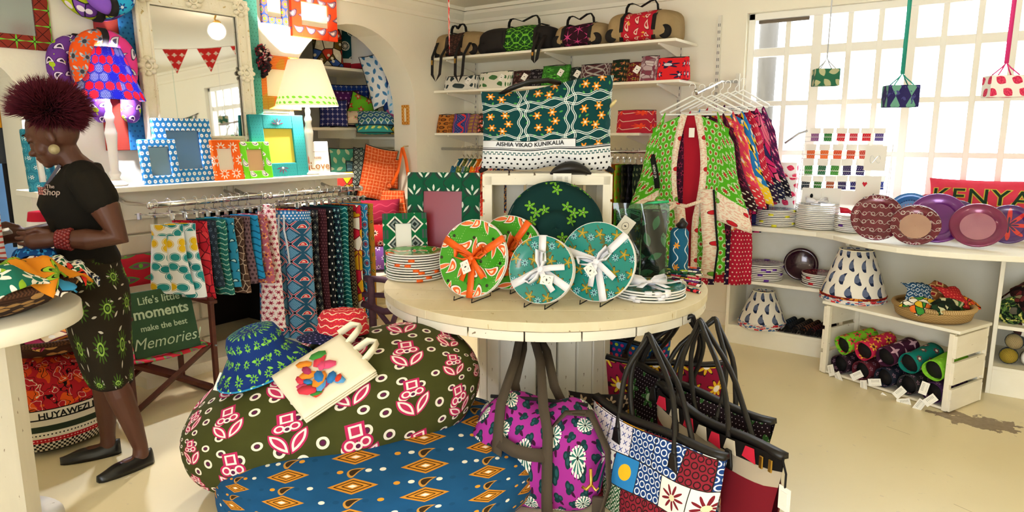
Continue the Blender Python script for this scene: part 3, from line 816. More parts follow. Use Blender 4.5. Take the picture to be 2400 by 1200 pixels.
neck('lilac and blue neck pillow hanging topmost beside the mirror', 258, -20, .085, .055, mat('bright_lilac_cloth', '#8c5ad0', .9), cloth_mat('cyan_navy_print', P_flower('#2fa8d8', '#1c3f8a', '#d8e8f0', .07, 6, .4)), WX + .2, leg=.5, roll=PI)
# ------------------------------------------------------------------ garments on the rails
def garment_leg(m, x0, w0, w1, L, ry, seed, z0=0.0, side=0):
    rg = random.Random(seed); ph = rg.uniform(0, 6); k = rg.choice((3, 4, 5))
    def f(s, t):
        a = 2 * PI * s; w_ = w0 + (w1 - w0) * t
        rp = 1 + .16 * math.sin(k * a + ph + t * 1.5) * min(1, t * 3 + .25)
        return (x0 + side * .012 * t + w_ / 2 * math.cos(a) * (1 - .06 * math.sin(PI * t)), ry * math.sin(a) * rp * (1 + .5 * t) + .006 * math.sin(6 * t + ph), z0 - L * t)
    return m.grid(f, 20, 12, True, False, 2 * w0 + .04, L)
def trousers(name, label, matl, loc, rz, L=.85, w_=.34, ry=.02, seed=0, hem=.19, band=None, cord=False, cat='trousers', group=None, drop=.1):
    t = thing(name, label, cat, (loc[0], loc[1], loc[2] - drop), rz, group)
    for s in (-1, 1):
        garment_leg(MB(), s * w_ * .235, w_ * .53, hem, L - .05, ry, seed + s, -.04, s).o('leg', matl, t)
    MB().grid(lambda s, q: (w_ / 2 * math.cos(2 * PI * s) * (1 - .03 * q), (ry + .004) * math.sin(2 * PI * s) * (1 + .12 * math.sin(18 * PI * s)), -.06 * q), 36, 3, True, False, w_ * 2.1, .06).o('waistband', band or matl, t)
    if cord:
        for s in (-.015, .02):
            MB().band([(s, -ry - .006, -.02), (s - .004, -ry - .012, -.12), (s * 1.5, -ry - .014, -.2), (s * 2, -ry - .012, -.30 - s * 2)], .012, .003, (1, 0, 0)).o('drawstring', cord, t)
    return t
prt = {}
def C(name, fn): 
    prt[name] = cloth_mat(name, fn); return prt[name]
def p_blue_pais(u, v):
    s = .115
    a, b, i, j = cell(u, v, s, s)
    c, d = rot(a, b, PI / 4)
    pet = leaf(c, d, s * .62, s * .055) | leaf(d, c, s * .62, s * .055); pe2 = leaf(c, d, s * .6, s * .038) | leaf(d, c, s * .6, s * .038)
    e, f, p, q = cell(u, v, s, s, 0.0, s * .5, 0.0); e, f = rot(e, f, 1.4)
    g, h, p2, q2 = cell(u, v, s, s, 0.0, 0.0, s * .5)
    k, l, _, _ = cell(u, v, .008, .008, .5)
    return lay('#24506b', (dia(g, h, s * .34, s * .34), '#3f7fa6'), (dia(g, h, s * .34, s * .34) & circ(k, l, .0016), '#b9d6e2'), (pet, '#dfe6e6'), (pe2, '#b0394c'),
               (pais(e, f, s * .24), '#e6e6e0'), (pais(e, f, s * .2), '#c8202f'), (pais(e, f, s * .09), '#e9c9b0'), (circ(c, d, s * .07), '#0f1d2a'))
M_t0 = C('blue_red_paisley_lattice', p_blue_pais)
tr = [  # pixel column on the rail, material, label
    (742, C('red_green_floral', P_flower('#b5282a', '#2d4a2a', '#efe3d0', .05, 6, .4, '#e8a33a')), 'red floral trousers with green flowers next to the blue paisley pair'),
    (757, C('black_diamond', P_dia('#171a20', '#56584f', '#171a20', .05, '#bdb9a6')), 'black trousers with grey diamonds on the rail'),
    (770, C('dark_maroon', P_dots('#3b1a22', '#7a4a50', .02, .2)), 'dark maroon dotted trousers on the rail'),
    (780, C('black_white_dot', P_dots('#16181b', '#e6e2dc', .045, .16)), 'black trousers with white spots on the rail'),
    (790, C('navy_speckle', P_flower('#14222e', '#4f8f97', '#dfe6e0', .04, 5, .35)), 'navy trousers with teal speckles on the rail'),
    (800, C('teal_stripe', P_wave('#0f5a5a', '#7fc0b5', .03, .003)), 'dark teal waved trousers on the rail'),
    (809, C('brown_ikat', P_dia('#2b211a', '#8a7a4e', '#2b211a', .035)), 'brown ikat diamond trousers on the rail'),
    (819, C('yellow_red_patch', P_patch(['#d9a31f', '#c8203a', '#d9a31f', '#efe6d2'], 14.0, '#7c1f2a', .05)), 'yellow and crimson patch trousers on the rail'),
    (831, C('blue_red_dot', lambda u, v: (lambda a, b, i, j: lay('#1f7fb0', (ring(a, b, .026, .0025) & (fr(ang(a, b) * 3.2) < .6), '#f0ead8'), (flo(a, b, 6, .02, .3), '#8e2b33')))(*cell(u, v, .07, .07, .5))), 'bright blue trousers with red ringed flowers on the rail'),
    (842, C('ochre_green', P_leaf('#b07a26', '#46582a', .06, '#e4c25a')), 'ochre leaf print trousers at the far end of the rail'),
]
M_clipc = M_chrome
HCLIP = hanger('clip_hanger', 'chrome clip hanger holding the blue and red paisley lattice trousers', M_chrome, (RX, 2.74, RZ + .022), 0, .24, True, 'clip hangers under the mantel')
pl = at(672, 480, x=-3.80)
trousers('trousers', 'blue and red paisley lattice trousers facing outward on the rail', M_t0, (pl.x, 2.755, RZ), .62, .86, .36, .035, 3, .2, C('blue_dotted_band', P_dots('#2f6fa0', '#f0e6e0', .018, .25)), C('white_dotted_cord', P_dots('#d7dee2', '#22405a', .01, .2)))
HCLIP.rotation_euler = (0, 0, .62); HCLIP.location = (pl.x, 2.755, RZ + .022)
for k, (px, mm, lb) in enumerate(tr):
    y = 2.84 + k * .062
    trousers('trousers', lb, mm, (RX + .02, y, RZ), .12 + .04 * (k % 3), .84 + .02 * (k % 2), .33, .017, 10 + k, .17)
    dup(HCLIP, (RX, y, RZ + .022), (0, 0, .12 + .04 * (k % 3)), 'chrome clip hanger holding the ' + lb.split(' on the')[0].split(' next')[0].split(' at the')[0])
def p_dots_teal(u, v):
    d, c = vor(u, v, 17.0); 
    return lay('#e9edf0', (d < .42, pal(c, ['#2b8f93', '#1f7f84', '#e2b922', '#2b8f93'])), ((d > .33) & (d < .37), '#dfe7ea'), (v > .40, '#5b2a6a'))
sh = [
    (1.985, .55, C('white_teal_yellow_spots', p_dots_teal), 'white shorts with teal and yellow spots in front on the rail', .40, .3),
    (2.06, .5, prt['white_teal_yellow_spots'], 'second pair of teal and yellow spotted shorts behind the first', .43, .3),
    (2.15, .35, C('red_crackle', P_patch(['#c22a38', '#b0202f', '#d13c44'], 22.0, '#5a1620', .06)), 'red crackle print shorts on the rail', .46, .3),
    (2.22, .25, C('charcoal_fleck', P_flower('#26303a', '#5c7080', '#0f1418', .035, 5, .3)), 'charcoal flecked shorts on the rail', .40, .28),
    (2.28, .25, C('green_step', P_wave('#22675e', '#9cc3b0', .03, .003, '#2f3f3a')), 'green and teal waved shorts on the rail', .46, .28),
    (2.335, .25, C('blue_teal', P_pais('#2a7f9e', '#17404e', '#b7d3cf', .06)), 'blue teal paisley shorts on the rail', .42, .28),
    (2.39, .25, C('brown_net', P_patch(['#4a342a', '#5c4436', '#3c2a22'], 24.0, '#b79e86', .05)), 'brown net print shorts on the rail', .47, .28),
    (2.445, .25, C('mauve_brown', P_dots('#6e5458', '#3a2a2e', .025, .3)), 'mauve brown spotted shorts on the rail', .42, .27),
    (2.50, .25, C('azure_yellow', lambda u, v: lay(P_wave('#2387b8', '#14506e', .04, .004)(u, v), (v > .36, '#d8c52a'))), 'azure shorts with yellow hem on the rail', .40, .27),
    (2.56, .28, C('pink_orange', P_flower('#a8586a', '#d98a4e', '#6d2a48', .06, 6, .4, '#e6c7c0')), 'dusty pink and orange floral shorts on the rail', .44, .28),
]
for k, (y, rz, mm, lb, L, w_) in enumerate(sh):
    trousers('shorts', lb, mm, (RX + .05 + (.06 if k < 2 else 0), y - .03, RZ), rz, L, w_ * (.62 if k < 2 else .8), .017, 40 + k, .15, cat='shorts')
    dup(HCLIP, (RX, y - .03, RZ + .022), (0, 0, rz), 'chrome clip hanger holding the ' + lb.split(' on the')[0].split(' in front')[0])
M_pkl = C('pale_pink_floral', P_flower('#e8dcd6', '#b53a52', '#7a2038', .035, 6, .4, '#c9707c'))
t = thing('scarf', 'long pale pink floral scarf at the end of the shorts rail', 'scarf', (RX + .06, 2.63, RZ - .07), .5)
garment_leg(MB(), 0, .12, .17, .78, .018, 77).o('cloth_fall', M_pkl, t)
MB().box((0, 0, .0), (.05, .03, .05)).o('knot', M_pkl, t, bev=.01)
dup(HCLIP, (RX, 2.63, RZ + .022), (0, 0, .3), 'chrome clip hanger holding the pale pink floral scarf')
# ------------------------------------------------------------------ low director's chair with a sign
dcx = thing('director_chair', "low folding director's chair in dark wood with red patterned canvas", 'chair', (-3.81, 1.87, 0), 0)
M_dc = C('red_green_canvas', lambda u, v: (lambda a, b, i, j: lay('#c02a3a', (leaf(a, b, .07, .022), '#5f8a4a'), (leaf(a, b, .05, .012), '#8a4a6a'), (circ(a, b, .012), '#6ac03a')))(*cell(u, v, .16, .075, .5)))
for sy in (-1, 1):
    for sx in (-1, 1):
        MB().box((sx * .19, sy * .235, .29), (.03, .025, .58)).o('post', M_dwood, dcx, bev=.003)
        MB().lathe([(.006, 0), (.006, .03)], 8, M=Matrix.Translation((sx * .19 + .0, sy * .235, .3)) @ Matrix.Rotation(PI / 2, 4, 'Y')).o('bolt', M_steel, dcx)
    MB().box((0, sy * .235, .02), (.44, .03, .035)).o('foot_rail', M_dwood, dcx, bev=.003)
    MB().box((0, sy * .235, .555), (.44, .05, .02)).o('armrest', M_dwood, dcx, bev=.004)
    MB().box((-.2, sy * .235, .68), (.025, .025, .26)).o('back_post', M_dwood, dcx, bev=.003)
for sx in (-.165, .165):
    for sg in (-1, 1):
        MB().tube([(sx + .012 * sg, -.225 * sg, .04), (sx + .012 * sg, .215 * sg, .30)], .018, 4).o('cross_leg', M_dwood, dcx)
MB().grid(lambda s, q: (-.19 + .38 * s, -.22 + .44 * q, .31 - .018 * math.sin(PI * q)), 8, 10, su=.38, sv=.44).o('seat', M_dc, dcx, sol=.006)
MB().grid(lambda s, q: (-.215 + .02 * math.sin(PI * s) * -1, -.25 + .5 * s, .63 + .18 * q), 10, 6, su=.5, sv=.18).o('back_canvas', M_dc, dcx, sol=.006)
sg0 = thing('slate_sign', "dark green board sign reading Life's little moments leaning on the low chair", 'sign', (-3.67, 1.875, .305), rot=(-.30, 0, PI / 2 - .10))
MB().bb((-.175, 0, 0), (.175, .018, .36)).o('board', mat('green_chalk_board', lambda u, v: mx(noise(u, v, 18.0, 3.0), '#2c4a33', '#35563c'), .7), sg0, bev=.003)
M_chalk = mat('chalk_lettering', '#b9cdb2', .9)
for tx, sz, zz, bd, shr in (("Life's little", .058, .305, .0006, 0), ('moments', .082, .235, .0018, 0), ('make the best', .046, .155, .0006, 0), ('Memories!', .088, .072, -.0004, .35)):
    text(tx, sz, M_chalk, sg0, (0, -.0012, zz), (PI / 2, 0, 0), bold=bd, shear=shr, sx=.95)
# ------------------------------------------------------------------ round table at far left with a basket
lt = thing('round_table', 'small round cream table at the left edge carrying a fabric basket', 'table', (-2.99, .765, 0))
MB().lathe([(.385, .81), (.395, .815), (.395, .87), (.39, .875)], 56).o('table_top', M_white, lt)
MB().lathe([(.19, 0.03), (.19, .81)], 12, smooth=False).o('column', M_white2, lt)
MB().lathe([(.26, 0), (.26, .03)], 40).o('base', M_white2, lt)
def basket(name, label, R, H, loc, matl, rimm=None, r0=.75, wob=0.0):
    t = thing(name, label, 'basket', loc)
    wf = (lambda a, z: 1 + wob * math.sin(3 * a + 1)) if wob else None
    MB().lathe([(R * r0, 0), (R * (r0 + .12), H * .2), (R * .97, H * .7), (R, H), (R * .95, H), (R * .92, H * .7), (R * (r0 + .07), H * .24), (0.001, .014)], 48, wob=wf).o('woven_bowl', matl, t)
    MB().tube([(R * .975 * math.cos(a) * (wf(a, 0) if wf else 1), R * .975 * math.sin(a) * (wf(a, 0) if wf else 1), H) for a in [2 * PI * k / 48 for k in range(48)]], .014, 8, True).o('rim', rimm or matl, t)
    return t
def M_bask_fn(u, v):
    a, b, i, j = cell(u, v, .05, .028, .5)
    return lay(mx(stripe(v, .009, .5), '#2f1a12', '#452a1c'), ((rnd(i, j) > .62) & dia(a, b, .03, .018), '#c2965c'))
M_bask = mat('dark_patterned_wicker', M_bask_fn, .75, bfn=lambda u, v: fr(v / .009))
basket('fabric_basket', 'wide dark patterned wicker basket of cloths on the left table', .41, .1, (-3.02, .775, .876), M_bask, M_wicker, .66)
def crumple(name, label, w_, h_, amp, matl, loc, rz, seed, group=None, cat='cloth', tilt=(0, 0), n=16, dome=0.0):
    rg = random.Random(seed); A = [(rg.uniform(3, 9), rg.uniform(3, 9), rg.uniform(0, 6), rg.uniform(.3, 1)) for _ in range(5)]
    def f(s, q):
        x, y = s - .5, q - .5
        z = sum(k[3] * math.sin(k[0] * x * 2 + k[1] * y * 2 + k[2]) for k in A) / 3
        ex = 1 + .12 * math.sin(7 * y + A[0][2]); ey = 1 + .12 * math.sin(6 * x + A[1][2])
        return (x * w_ * ex, y * h_ * ey, amp * z + dome * (1 - 3.2 * (x * x + y * y)))
    o = MB().grid(f, n, n, su=w_, sv=h_).o(name, matl, None, loc=loc, rot=(tilt[0], tilt[1], rz), sol=.006)
    return tag(o, label, cat, group)
def p_orange_leaf(u, v):
    a, b, i, j = cell(u, v, .19, .16, .5)
    return lay(mx(noise(u, v, 6.0), '#d98a1f', '#c9761a'), (flo(a, b, 8, .07, .35), '#16240f'), (flo(a, b, 8, .062, .35), '#8fb52e'), (flo(a, b, 8, .04, .35), '#1c2a12'), (flo(a, b, 8, .03, .3), '#6a8f2a'))
def p_check_bw(u, v): 
    a, b, i, j = cell(u, v, .026, .022, .5)
    return lay('#e9e6dc', (mth('MAXIMUM', ab(a) / .0085, ab(b) / .0085) < 1.0, pal(rnd(i, j), ['#1d2b4a', '#12161c', '#1f5a3a', '#1d2b4a'])))
bz = .985
crumple('folded_cloth', 'orange cloth with green leaf rosettes in the left basket', .28, .24, .025, C('orange_leaf_rosette', p_orange_leaf), tuple(at(62, 652, z=bz + .015)), .7, 1, 'cloths in the left basket', dome=.07)
crumple('folded_cloth', 'white and navy checked cloth at the right of the left basket', .2, .18, .02, C('navy_check', p_check_bw), tuple(at(146, 634, z=bz + .01)), .5, 2, 'cloths in the left basket', tilt=(-.35, .2), dome=.045)
crumple('folded_cloth', 'red and white spotted cloth along the rim of the left basket', .26, .10, .012, C('red_blue_white_spots', P_patch(['#efe6d8', '#c8283a', '#efe6d8', '#3b8fc0', '#e0a02a'], 15.0, '#2a2020', .04)), tuple(at(78, 668, z=bz - .01)), .75, 3, 'cloths in the left basket', tilt=(0, .12), dome=.04)
crumple('folded_cloth', 'teal cloth with white blossom at the left of the basket', .22, .2, .02, C('teal_white_blossom', P_flower('#1f6a5a', '#efe9dc', '#1f6a5a', .1, 7, .45, '#8fb52e')), tuple(at(8, 668, z=bz + .02)), .3, 4, 'cloths in the left basket', dome=.06)
crumple('folded_cloth', 'red and green scrap of cloth at the right rim of the basket', .1, .12, .015, C('red_green_scrap', P_patch(['#d8362a', '#1f3f2a', '#efe6d8', '#d8362a'], 22.0, '#141414', .05)), tuple(at(172, 645, z=bz - .005)), .9, 5, 'cloths in the left basket', dome=.04)
crumple('folded_cloth', 'dark blue glossy cloth behind the orange one in the basket', .14, .12, .02, C('deep_blue_fleck', P_flower('#15417a', '#2f86c0', '#0c1c3a', .04, 5, .4)), tuple(at(85, 600, z=bz + .03)), .9, 6, 'cloths in the left basket', dome=.05)
for k, (dx, dy, c1, c2, lb) in enumerate(((-.16, -.14, '#2a4a8a', '#e8c03a', 'blue and yellow print cloth on the far left of the basket'), (-.02, -.2, '#b8283a', '#f0e0d0', 'red floral cloth near the front left of the basket'), (-.2, .05, '#3a6a4a', '#d8d0a0', 'green print cloth at the back left of the basket'))):
    crumple('folded_cloth', lb, .26, .24, .02, C('basket_filler_%d' % k, P_flower(c1, c2, c1, .08, 6, .4)), (-3.02 + dx, .775 + dy, bz + .01), k * .8, 60 + k, 'cloths in the left basket', dome=.06)
t = thing('striped_bag', 'red and white striped upright bag at the left edge', 'bag', tuple(at(-48, 612, z=bz + .02)), 1.1)
pillow(MB(), .18, .26, .1, M=Matrix.Translation((0, 0, .13)) @ Matrix.Rotation(PI / 2, 4, 'X')).o('bag_body', C('red_white_stripe', lambda u, v: mx(stripe(v, .022, .4), '#f0ebe2', '#d8584a')), t)
MB().box((.04, -.05, .22), (.1, .006, .07), rz=.2).o('yellow_flap', mat('ochre_card', '#d9a63a', .8), t)
# stacked baskets and a floor cushion behind the left table
p0 = (-3.78, 1.30, 0)
fc = thing('floor_cushion', 'round red and orange kanga floor cushion with lettered border', 'cushion', p0)
def p_huya(u, v):
    n = noise(u, v, 7.0, 2.0); k = noise(u, v, 20.0, 1.0, 4.0)
    v = v - .048
    base = lay(pal(n, ['#8a1f2a', '#c22a30', '#e2581f', '#b5202c', '#d8461f', '#5a2a5e', '#e2581f']), (ab(k - .5) < .012, '#1c1214'), (ab(k - .6) < .01, '#e8d9c0'))
    a, b, i, j = cell(u, v, .016, .016)
    ch = (ab((fr(u / .024) < .5) - (fr(v / .024) < .5)) > .5)
    return lay(base, (v < .245, '#1b1a18'), (v < .24, '#e6dfd0'), (v < .20, '#1b1a18'), (v < .193, '#d9d2c2'), (v < .165, '#2f3a2c'), (v < .135, '#e6dfd0'), ((v < .128) & (v > .112) & (circ(a, b, .004)), '#1b1a18'), (v < .10, '#b8202c'), (v < .072, '#e6dfd0'), ((v < .072) & ch, '#1b1a18'), ((v < .1) & (v > .072) & circ(a, b, .0035), '#f0c0b8'), (v < .02, '#1b1a18'))
MB().lathe([(.20, 0), (.265, .03), (.30, .12), (.305, .24), (.285, .34), (.24, .42), (.12, .455), (.001, .46)], 48).o('cushion_body', C('kanga_lettered_border', p_huya), fc)
def wrapc(R, z, a0):
    return lambda x, y, q: ((R + .002 + q) * math.cos(a0 + x / R), (R + .002 + q) * math.sin(a0 + x / R), z + y)
aa = math.atan2(-1.30, 3.78) + .28
text('HUYAWEZI M', .042, M_ink, fc, (0, 0, 0), (0, 0, 0), warp=wrapc(.303, .212, aa), bold=.001)
sb = (-3.76, 1.33, .462)
basket('fabric_basket', 'dark wicker basket of pale cloths on the kanga floor cushion', .26, .075, sb, M_bask, M_wicker, .7)
M_pk = C('pink_yellow_floral', P_patch(['#e3b56a', '#d88a3a', '#c2407a', '#efd9b0', '#e3b56a'], 13.0, '#7a2a3a', .05, '#f3ead8'))
crumple('folded_cloth', 'yellow and pink floral cloth filling the basket behind the left table', .4, .4, .012, M_pk, (sb[0], sb[1], sb[2] + .085), .4, 9, cat='cloth', dome=.05)
# hanging goods in the blue arch
M_dgrey = mat('charcoal_cloth', '#3b3f44', .9)
for k, (px, py, w_, h_, mm, lb) in enumerate(((18, 245, .13, .26, mat('mustard_cloth', '#d8921f', .9), 'mustard yellow bag hanging in the blue arch'), (20, 300, .3, .4, M_dgrey, 'charcoal apron hanging in the blue arch'), (45, 420, .05, .75, M_blackcl, 'long black strap hanging in the blue arch'), (20, 420, .04, .8, M_blackcl, 'second long black strap hanging further left in the blue arch'))):
    c = at(px, py, x=WX - .3 - .03 * k); 
    t = thing('hanging_bag' if k < 2 else 'hanging_strap', lb, 'bag' if k < 2 else 'strap', c, PI / 2 + .3)
    MB().grid(lambda s, q: ((s - .5) * w_ * (1 + .1 * math.sin(5 * q)), .012 * math.sin(9 * s + k), (.5 - q) * h_), 10, 10, su=w_, sv=h_).o('cloth_panel', mm, t, sol=.012)
    if k < 2:
        MB().tube([(-w_ * .3, 0, h_ * .5), (0, 0, h_ * .5 + .22), (w_ * .3, 0, h_ * .5)], .006, 6).o('strap', M_blackcl, t)
tag(MB().tube([(WX - .36, .8, 2.0), (WX - .36, 1.56, 2.0)], .01, 8).o('hanging_bar', M_steel), 'steel bar inside the blue arch carrying hanging goods', 'rail')
# lampshade like white and red bags between the woman and the mantel
t = thing('drum_bag', 'white and red drum shaped bag behind the woman below the mantel', 'bag', (-3.86, 1.42, .78), .4)
MB().lathe([(.13, 0), (.125, .03), (.1, .2), (.075, .34), (.001, .345)], 28).o('bag_body', C('white_red_band', lambda u, v: lay('#e9e4ea', (v > .30, '#c0203a'), ((v > .14) & (v < .17), '#3a3f8a'), ((v < .16) & (noise(u, v, 40.0) > .55), '#7a3a6a'))), t)
t = thing('side_table', 'small round white stool behind the woman holding a drum bag', 'table', (-3.86, 1.42, 0))
MB().lathe([(.15, .755), (.15, .78)], 28).o('top', M_white, t); MB().lathe([(.12, 0), (.03, .04), (.025, .72), (.08, .755)], 18).o('pedestal', M_white, t)
# ------------------------------------------------------------------ the woman
PO = Vector((-3.19, 1.315, 0)); PYAW = math.radians(-112)
per = thing('person', 'woman in a black tee and dark green print skirt looking down at her hands', 'person', PO, PYAW)
M_skin = mat('dark_brown_skin', lambda u, v: mx(noise(u, v, 30.0), '#4a2a1c', '#573324'), .5, .35)
def capsule(m, pts, rs, n=14): m.tube(pts, rs, n); m.ball(pts[0], rs[0] * .999, n, 8); m.ball(pts[-1], rs[-1] * .999, n, 8)
def loft(m, rings, n=28):
    """rings: (z, cx, cy, half depth x, half width y)"""
    k = len(rings)
    def f(s, q):
        i = min(k - 1, int(round(q * (k - 1)))); z, cx, cy, a, b = rings[i]; t = 2 * PI * s
        c, s_ = math.cos(t), math.sin(t)
        return (cx + a * math.copysign(abs(c) ** .9, c), cy + b * math.copysign(abs(s_) ** .9, s_), z)
    m.grid(f, n, k - 1, True, False, 2 * PI * max(r[4] for r in rings), rings[-1][0] - rings[0][0])
    b = len(m.v) - n * k
    m.f += [[b + i for i in range(n)][::-1], [b + n * (k - 1) + i for i in range(n)]]; m.uv += [None, None]; m.sm += [True, True]
def finish(o, vox, sm=6):
    md = o.modifiers.new('skin_surface', 'REMESH'); md.mode = 'VOXEL'; md.voxel_size = vox; md.use_smooth_shade = True
    md = o.modifiers.new('relax', 'SMOOTH'); md.factor = .5; md.iterations = sm
HC = Vector((.075, 0, 1.487)); HM = Matrix.Translation(HC) @ Matrix.Rotation(math.radians(-20), 4, 'Z') @ Matrix.Rotation(math.radians(24), 4, 'Y')
b = MB()
# head (local: +X face)
for c, r in (((-.012, 0, .03), (.098, .076, .1)), ((.03, 0, -.045), (.062, .052, .065)), ((.072, 0, -.088), (.022, .024, .018)), ((.085, 0, -.012), (.017, .013, .034)), ((.104, 0, -.028), (.018, .019, .014)),
             ((.088, 0, -.056), (.017, .026, .009)), ((.085, 0, -.07), (.016, .023, .009)), ((.07, .034, .018), (.018, .019, .013)), ((.07, -.034, .018), (.018, .019, .013)), ((.074, 0, .04), (.02, .05, .012)),
             ((.05, .04, -.03), (.028, .022, .03)), ((.05, -.04, -.03), (.028, .022, .03)), ((-.015, .078, -.005), (.016, .008, .03)), ((-.015, -.078, -.005), (.016, .008, .03))):
    b.ball(c, r, 18, 12, M=HM)
capsule(b, [(-.02, 0, 1.33), (.025, 0, 1.39), (.055, 0, 1.45)], [.062, .052, .055])
loft(b, [(.80, 0, 0, .10, .15), (.92, 0, 0, .10, .15), (1.04, .01, 0, .085, .12), (1.2, .01, 0, .105, .145), (1.31, -.005, 0, .075, .13), (1.355, -.015, 0, .052, .08), (1.385, -.015, 0, .04, .05)])
LA = [(-.02, .165, 1.305), (-.075, .225, 1.20), (-.105, .235, 1.085), (.0, .22, 1.08), (.10, .19, 1.085)]
RA = [(-.012, -.16, 1.305), (.01, -.21, 1.2), (.01, -.22, 1.08), (.12, -.16, 1.075), (.21, -.09, 1.08)]
for A in (LA, RA): capsule(b, A, [.05, .057, .05, .044, .029])
# hands: palm, four fingers, thumb
def hand(W, fwd, side, up, curl):
    W, fwd, side, up = Vector(W), Vector(fwd).normalized(), Vector(side).normalized(), Vector(up).normalized()
    capsule(b, [W, W + fwd * .035, W + fwd * .085], [.027, .034, .037], 12)
    for k, (o_, l) in enumerate(((-.034, .062), (-.0115, .074), (.0115, .07), (.033, .055))):
        p = W + fwd * .09 + side * o_
        q = p + fwd * l * .5 - up * (curl * .012); r_ = q + fwd * l * .35 - up * (curl * .03); e = r_ + fwd * l * .1 - up * (curl * .03)
        capsule(b, [p, q, r_, e], [.0092, .0085, .0078, .007], 8)
    p = W + fwd * .03 - side * .03
    capsule(b, [p, p + fwd * .035 - side * .018 + up * .01, p + fwd * .065 - side * .01 + up * .018], [.014, .012, .009], 8)
hand((.10, .19, 1.085), (.9, -.42, -.05), (-.1, -.1, -1), (.35, .9, -.1), .3)
hand((.21, -.09, 1.08), (.95, .28, .05), (-.1, .1, -1), (.3, -.9, -.1), .3)
LL = [(0, .075, .86), (-.02, .075, .66), (-.03, .07, .47), (-.06, .075, .36), (-.095, .065, .22), (-.12, .055, .09), (-.118, .057, .05)]
RL = [(0, -.075, .86), (-.015, -.075, .66), (-.02, -.085, .47), (-.01, -.12, .34), (-.005, -.145, .22), (.0, -.152, .09), (.002, -.152, .05)]
for A in (LL, RL): capsule(b, A, [.08, .068, .05, .054, .045, .032, .034])
for A, d in ((LL, (.9, .42)), (RL, (1, 0))):
    x, y = A[-1][0], A[-1][1]
    capsule(b, [(x - d[0] * .02, y - d[1] * .02, .035), (x + d[0] * .08, y + d[1] * .08, .035), (x + d[0] * .15, y + d[1] * .15, .022)], [.028, .024, .016])
body = b.o('body', M_skin, per); finish(body, .0044, 4)
# tee shirt
M_tee = mat('black_jersey', lambda u, v: mx(noise(u, v, 40.0), '#16140f', '#201c17'), .9, .1, bump=.15, bsc=25)
b = MB()
loft(b, [(.955, 0, 0, .125, .155), (.985, .003, 0, .123, .152), (1.03, .008, 0, .11, .14), (1.09, .012, 0, .108, .14), (1.15, .018, 0, .122, .152), (1.21, .028, 0, .135, .16), (1.26, .022, 0, .125, .165), (1.31, .0, 0, .10, .178), (1.35, -.012, 0, .08, .155), (1.378, -.016, 0, .066, .09)])
for s in (1, -1):
    b.ball((.09, s * .07, 1.20), (.062, .066, .06), 16, 10)
    capsule(b, [(-.012, s * .12, 1.325), (-.03, s * .19, 1.305), (-.055, s * .215, 1.245)], [.07, .073, .074])
tee = b.o('tee_shirt', M_tee, per); finish(tee, .007, 5)
b = MB(); b.add([(.065, -.05, 1.372), (.065, .05, 1.372), (.13, .0, 1.275)], [(0, 1, 2)]); b.o('neckline_panel', mat('grey_lilac_jersey', '#5a5560', .9), per, sol=.012)
M_logo = mat('shirt_print', '#a8948a', .8)
def chest(x, y, q): return (.158 - .6 * max(0, (.085 + x) - .02) ** 1.3 * .9 + q, .03 + x, 1.275 + y)
lg = MB().bb((-.0, -.0, 0), (.001, .001, .001)) if False else None
MB().box((.135, .085, 1.272), (.012, .032, .03), rz=.6).o('shirt_emblem', C('rose_emblem', lambda u, v: mx(ring(fr(u / .012) - .5, fr(v / .012) - .5, .3, .12), '#b5736a', '#2a1c1a')), per)
text('The', .022, M_logo, per, (.1045, .134, 1.291), (PI / 2, 0, PI / 2 + .95), ext=.0015)
text('Shop', .036, M_logo, per, (.1035, .139, 1.268), (PI / 2, 0, PI / 2 + .95), ext=.0015, shear=.2)
# skirt
def p_skirt(u, v):
    a, b_, i, j = cell(u, v, .13, .12, .5); d = ln(a, b_)
    st = d < ((cos(ang(a, b_) * 12.0) * .35 + .65) * .042)
    c, e, p, q = cell(u, v, .055, .05, .37); c, e = rot(c, e, rnd(p, q, 2.0) * 6.3)
    return lay(mx(noise(u, v, 9.0), '#1f1a12', '#2a2216'), (leaf(c, e, .014, .004) & (rnd(p, q, 5.0) > .45), '#b9b3a4'), (st, '#3f5a1f'), (d < .02, '#22301a'), (ab(d - .016) < .003, '#8fb04a'), (d < .008, '#5a7a2a'))
b = MB()
R = [(.40, -.035, -.015, .085, .14), (.44, -.03, -.015, .095, .15), (.55, -.02, -.01, .108, .165), (.68, -.012, 0, .122, .18), (.78, -.008, 0, .132, .186), (.86, -.006, 0, .132, .182), (.93, 0, 0, .12, .165), (.975, 0, 0, .112, .15), (.99, 0, 0, .11, .148)]
def fsk(s, q):
    k = q * (len(R) - 1); i = min(len(R) - 2, int(k)); f = k - i
    z, cx, cy, a, w_ = [R[i][j] * (1 - f) + R[i + 1][j] * f for j in range(5)]; t = 2 * PI * s
    rp = 1 + .025 * math.sin(7 * t) * (1 - q)
    return (cx + a * rp * math.cos(t), cy + w_ * rp * math.sin(t), z)
b.grid(fsk, 48, 24, True, False, 1.1, .6).o('skirt', C('dark_green_star_skirt', p_skirt), per, sol=.006)
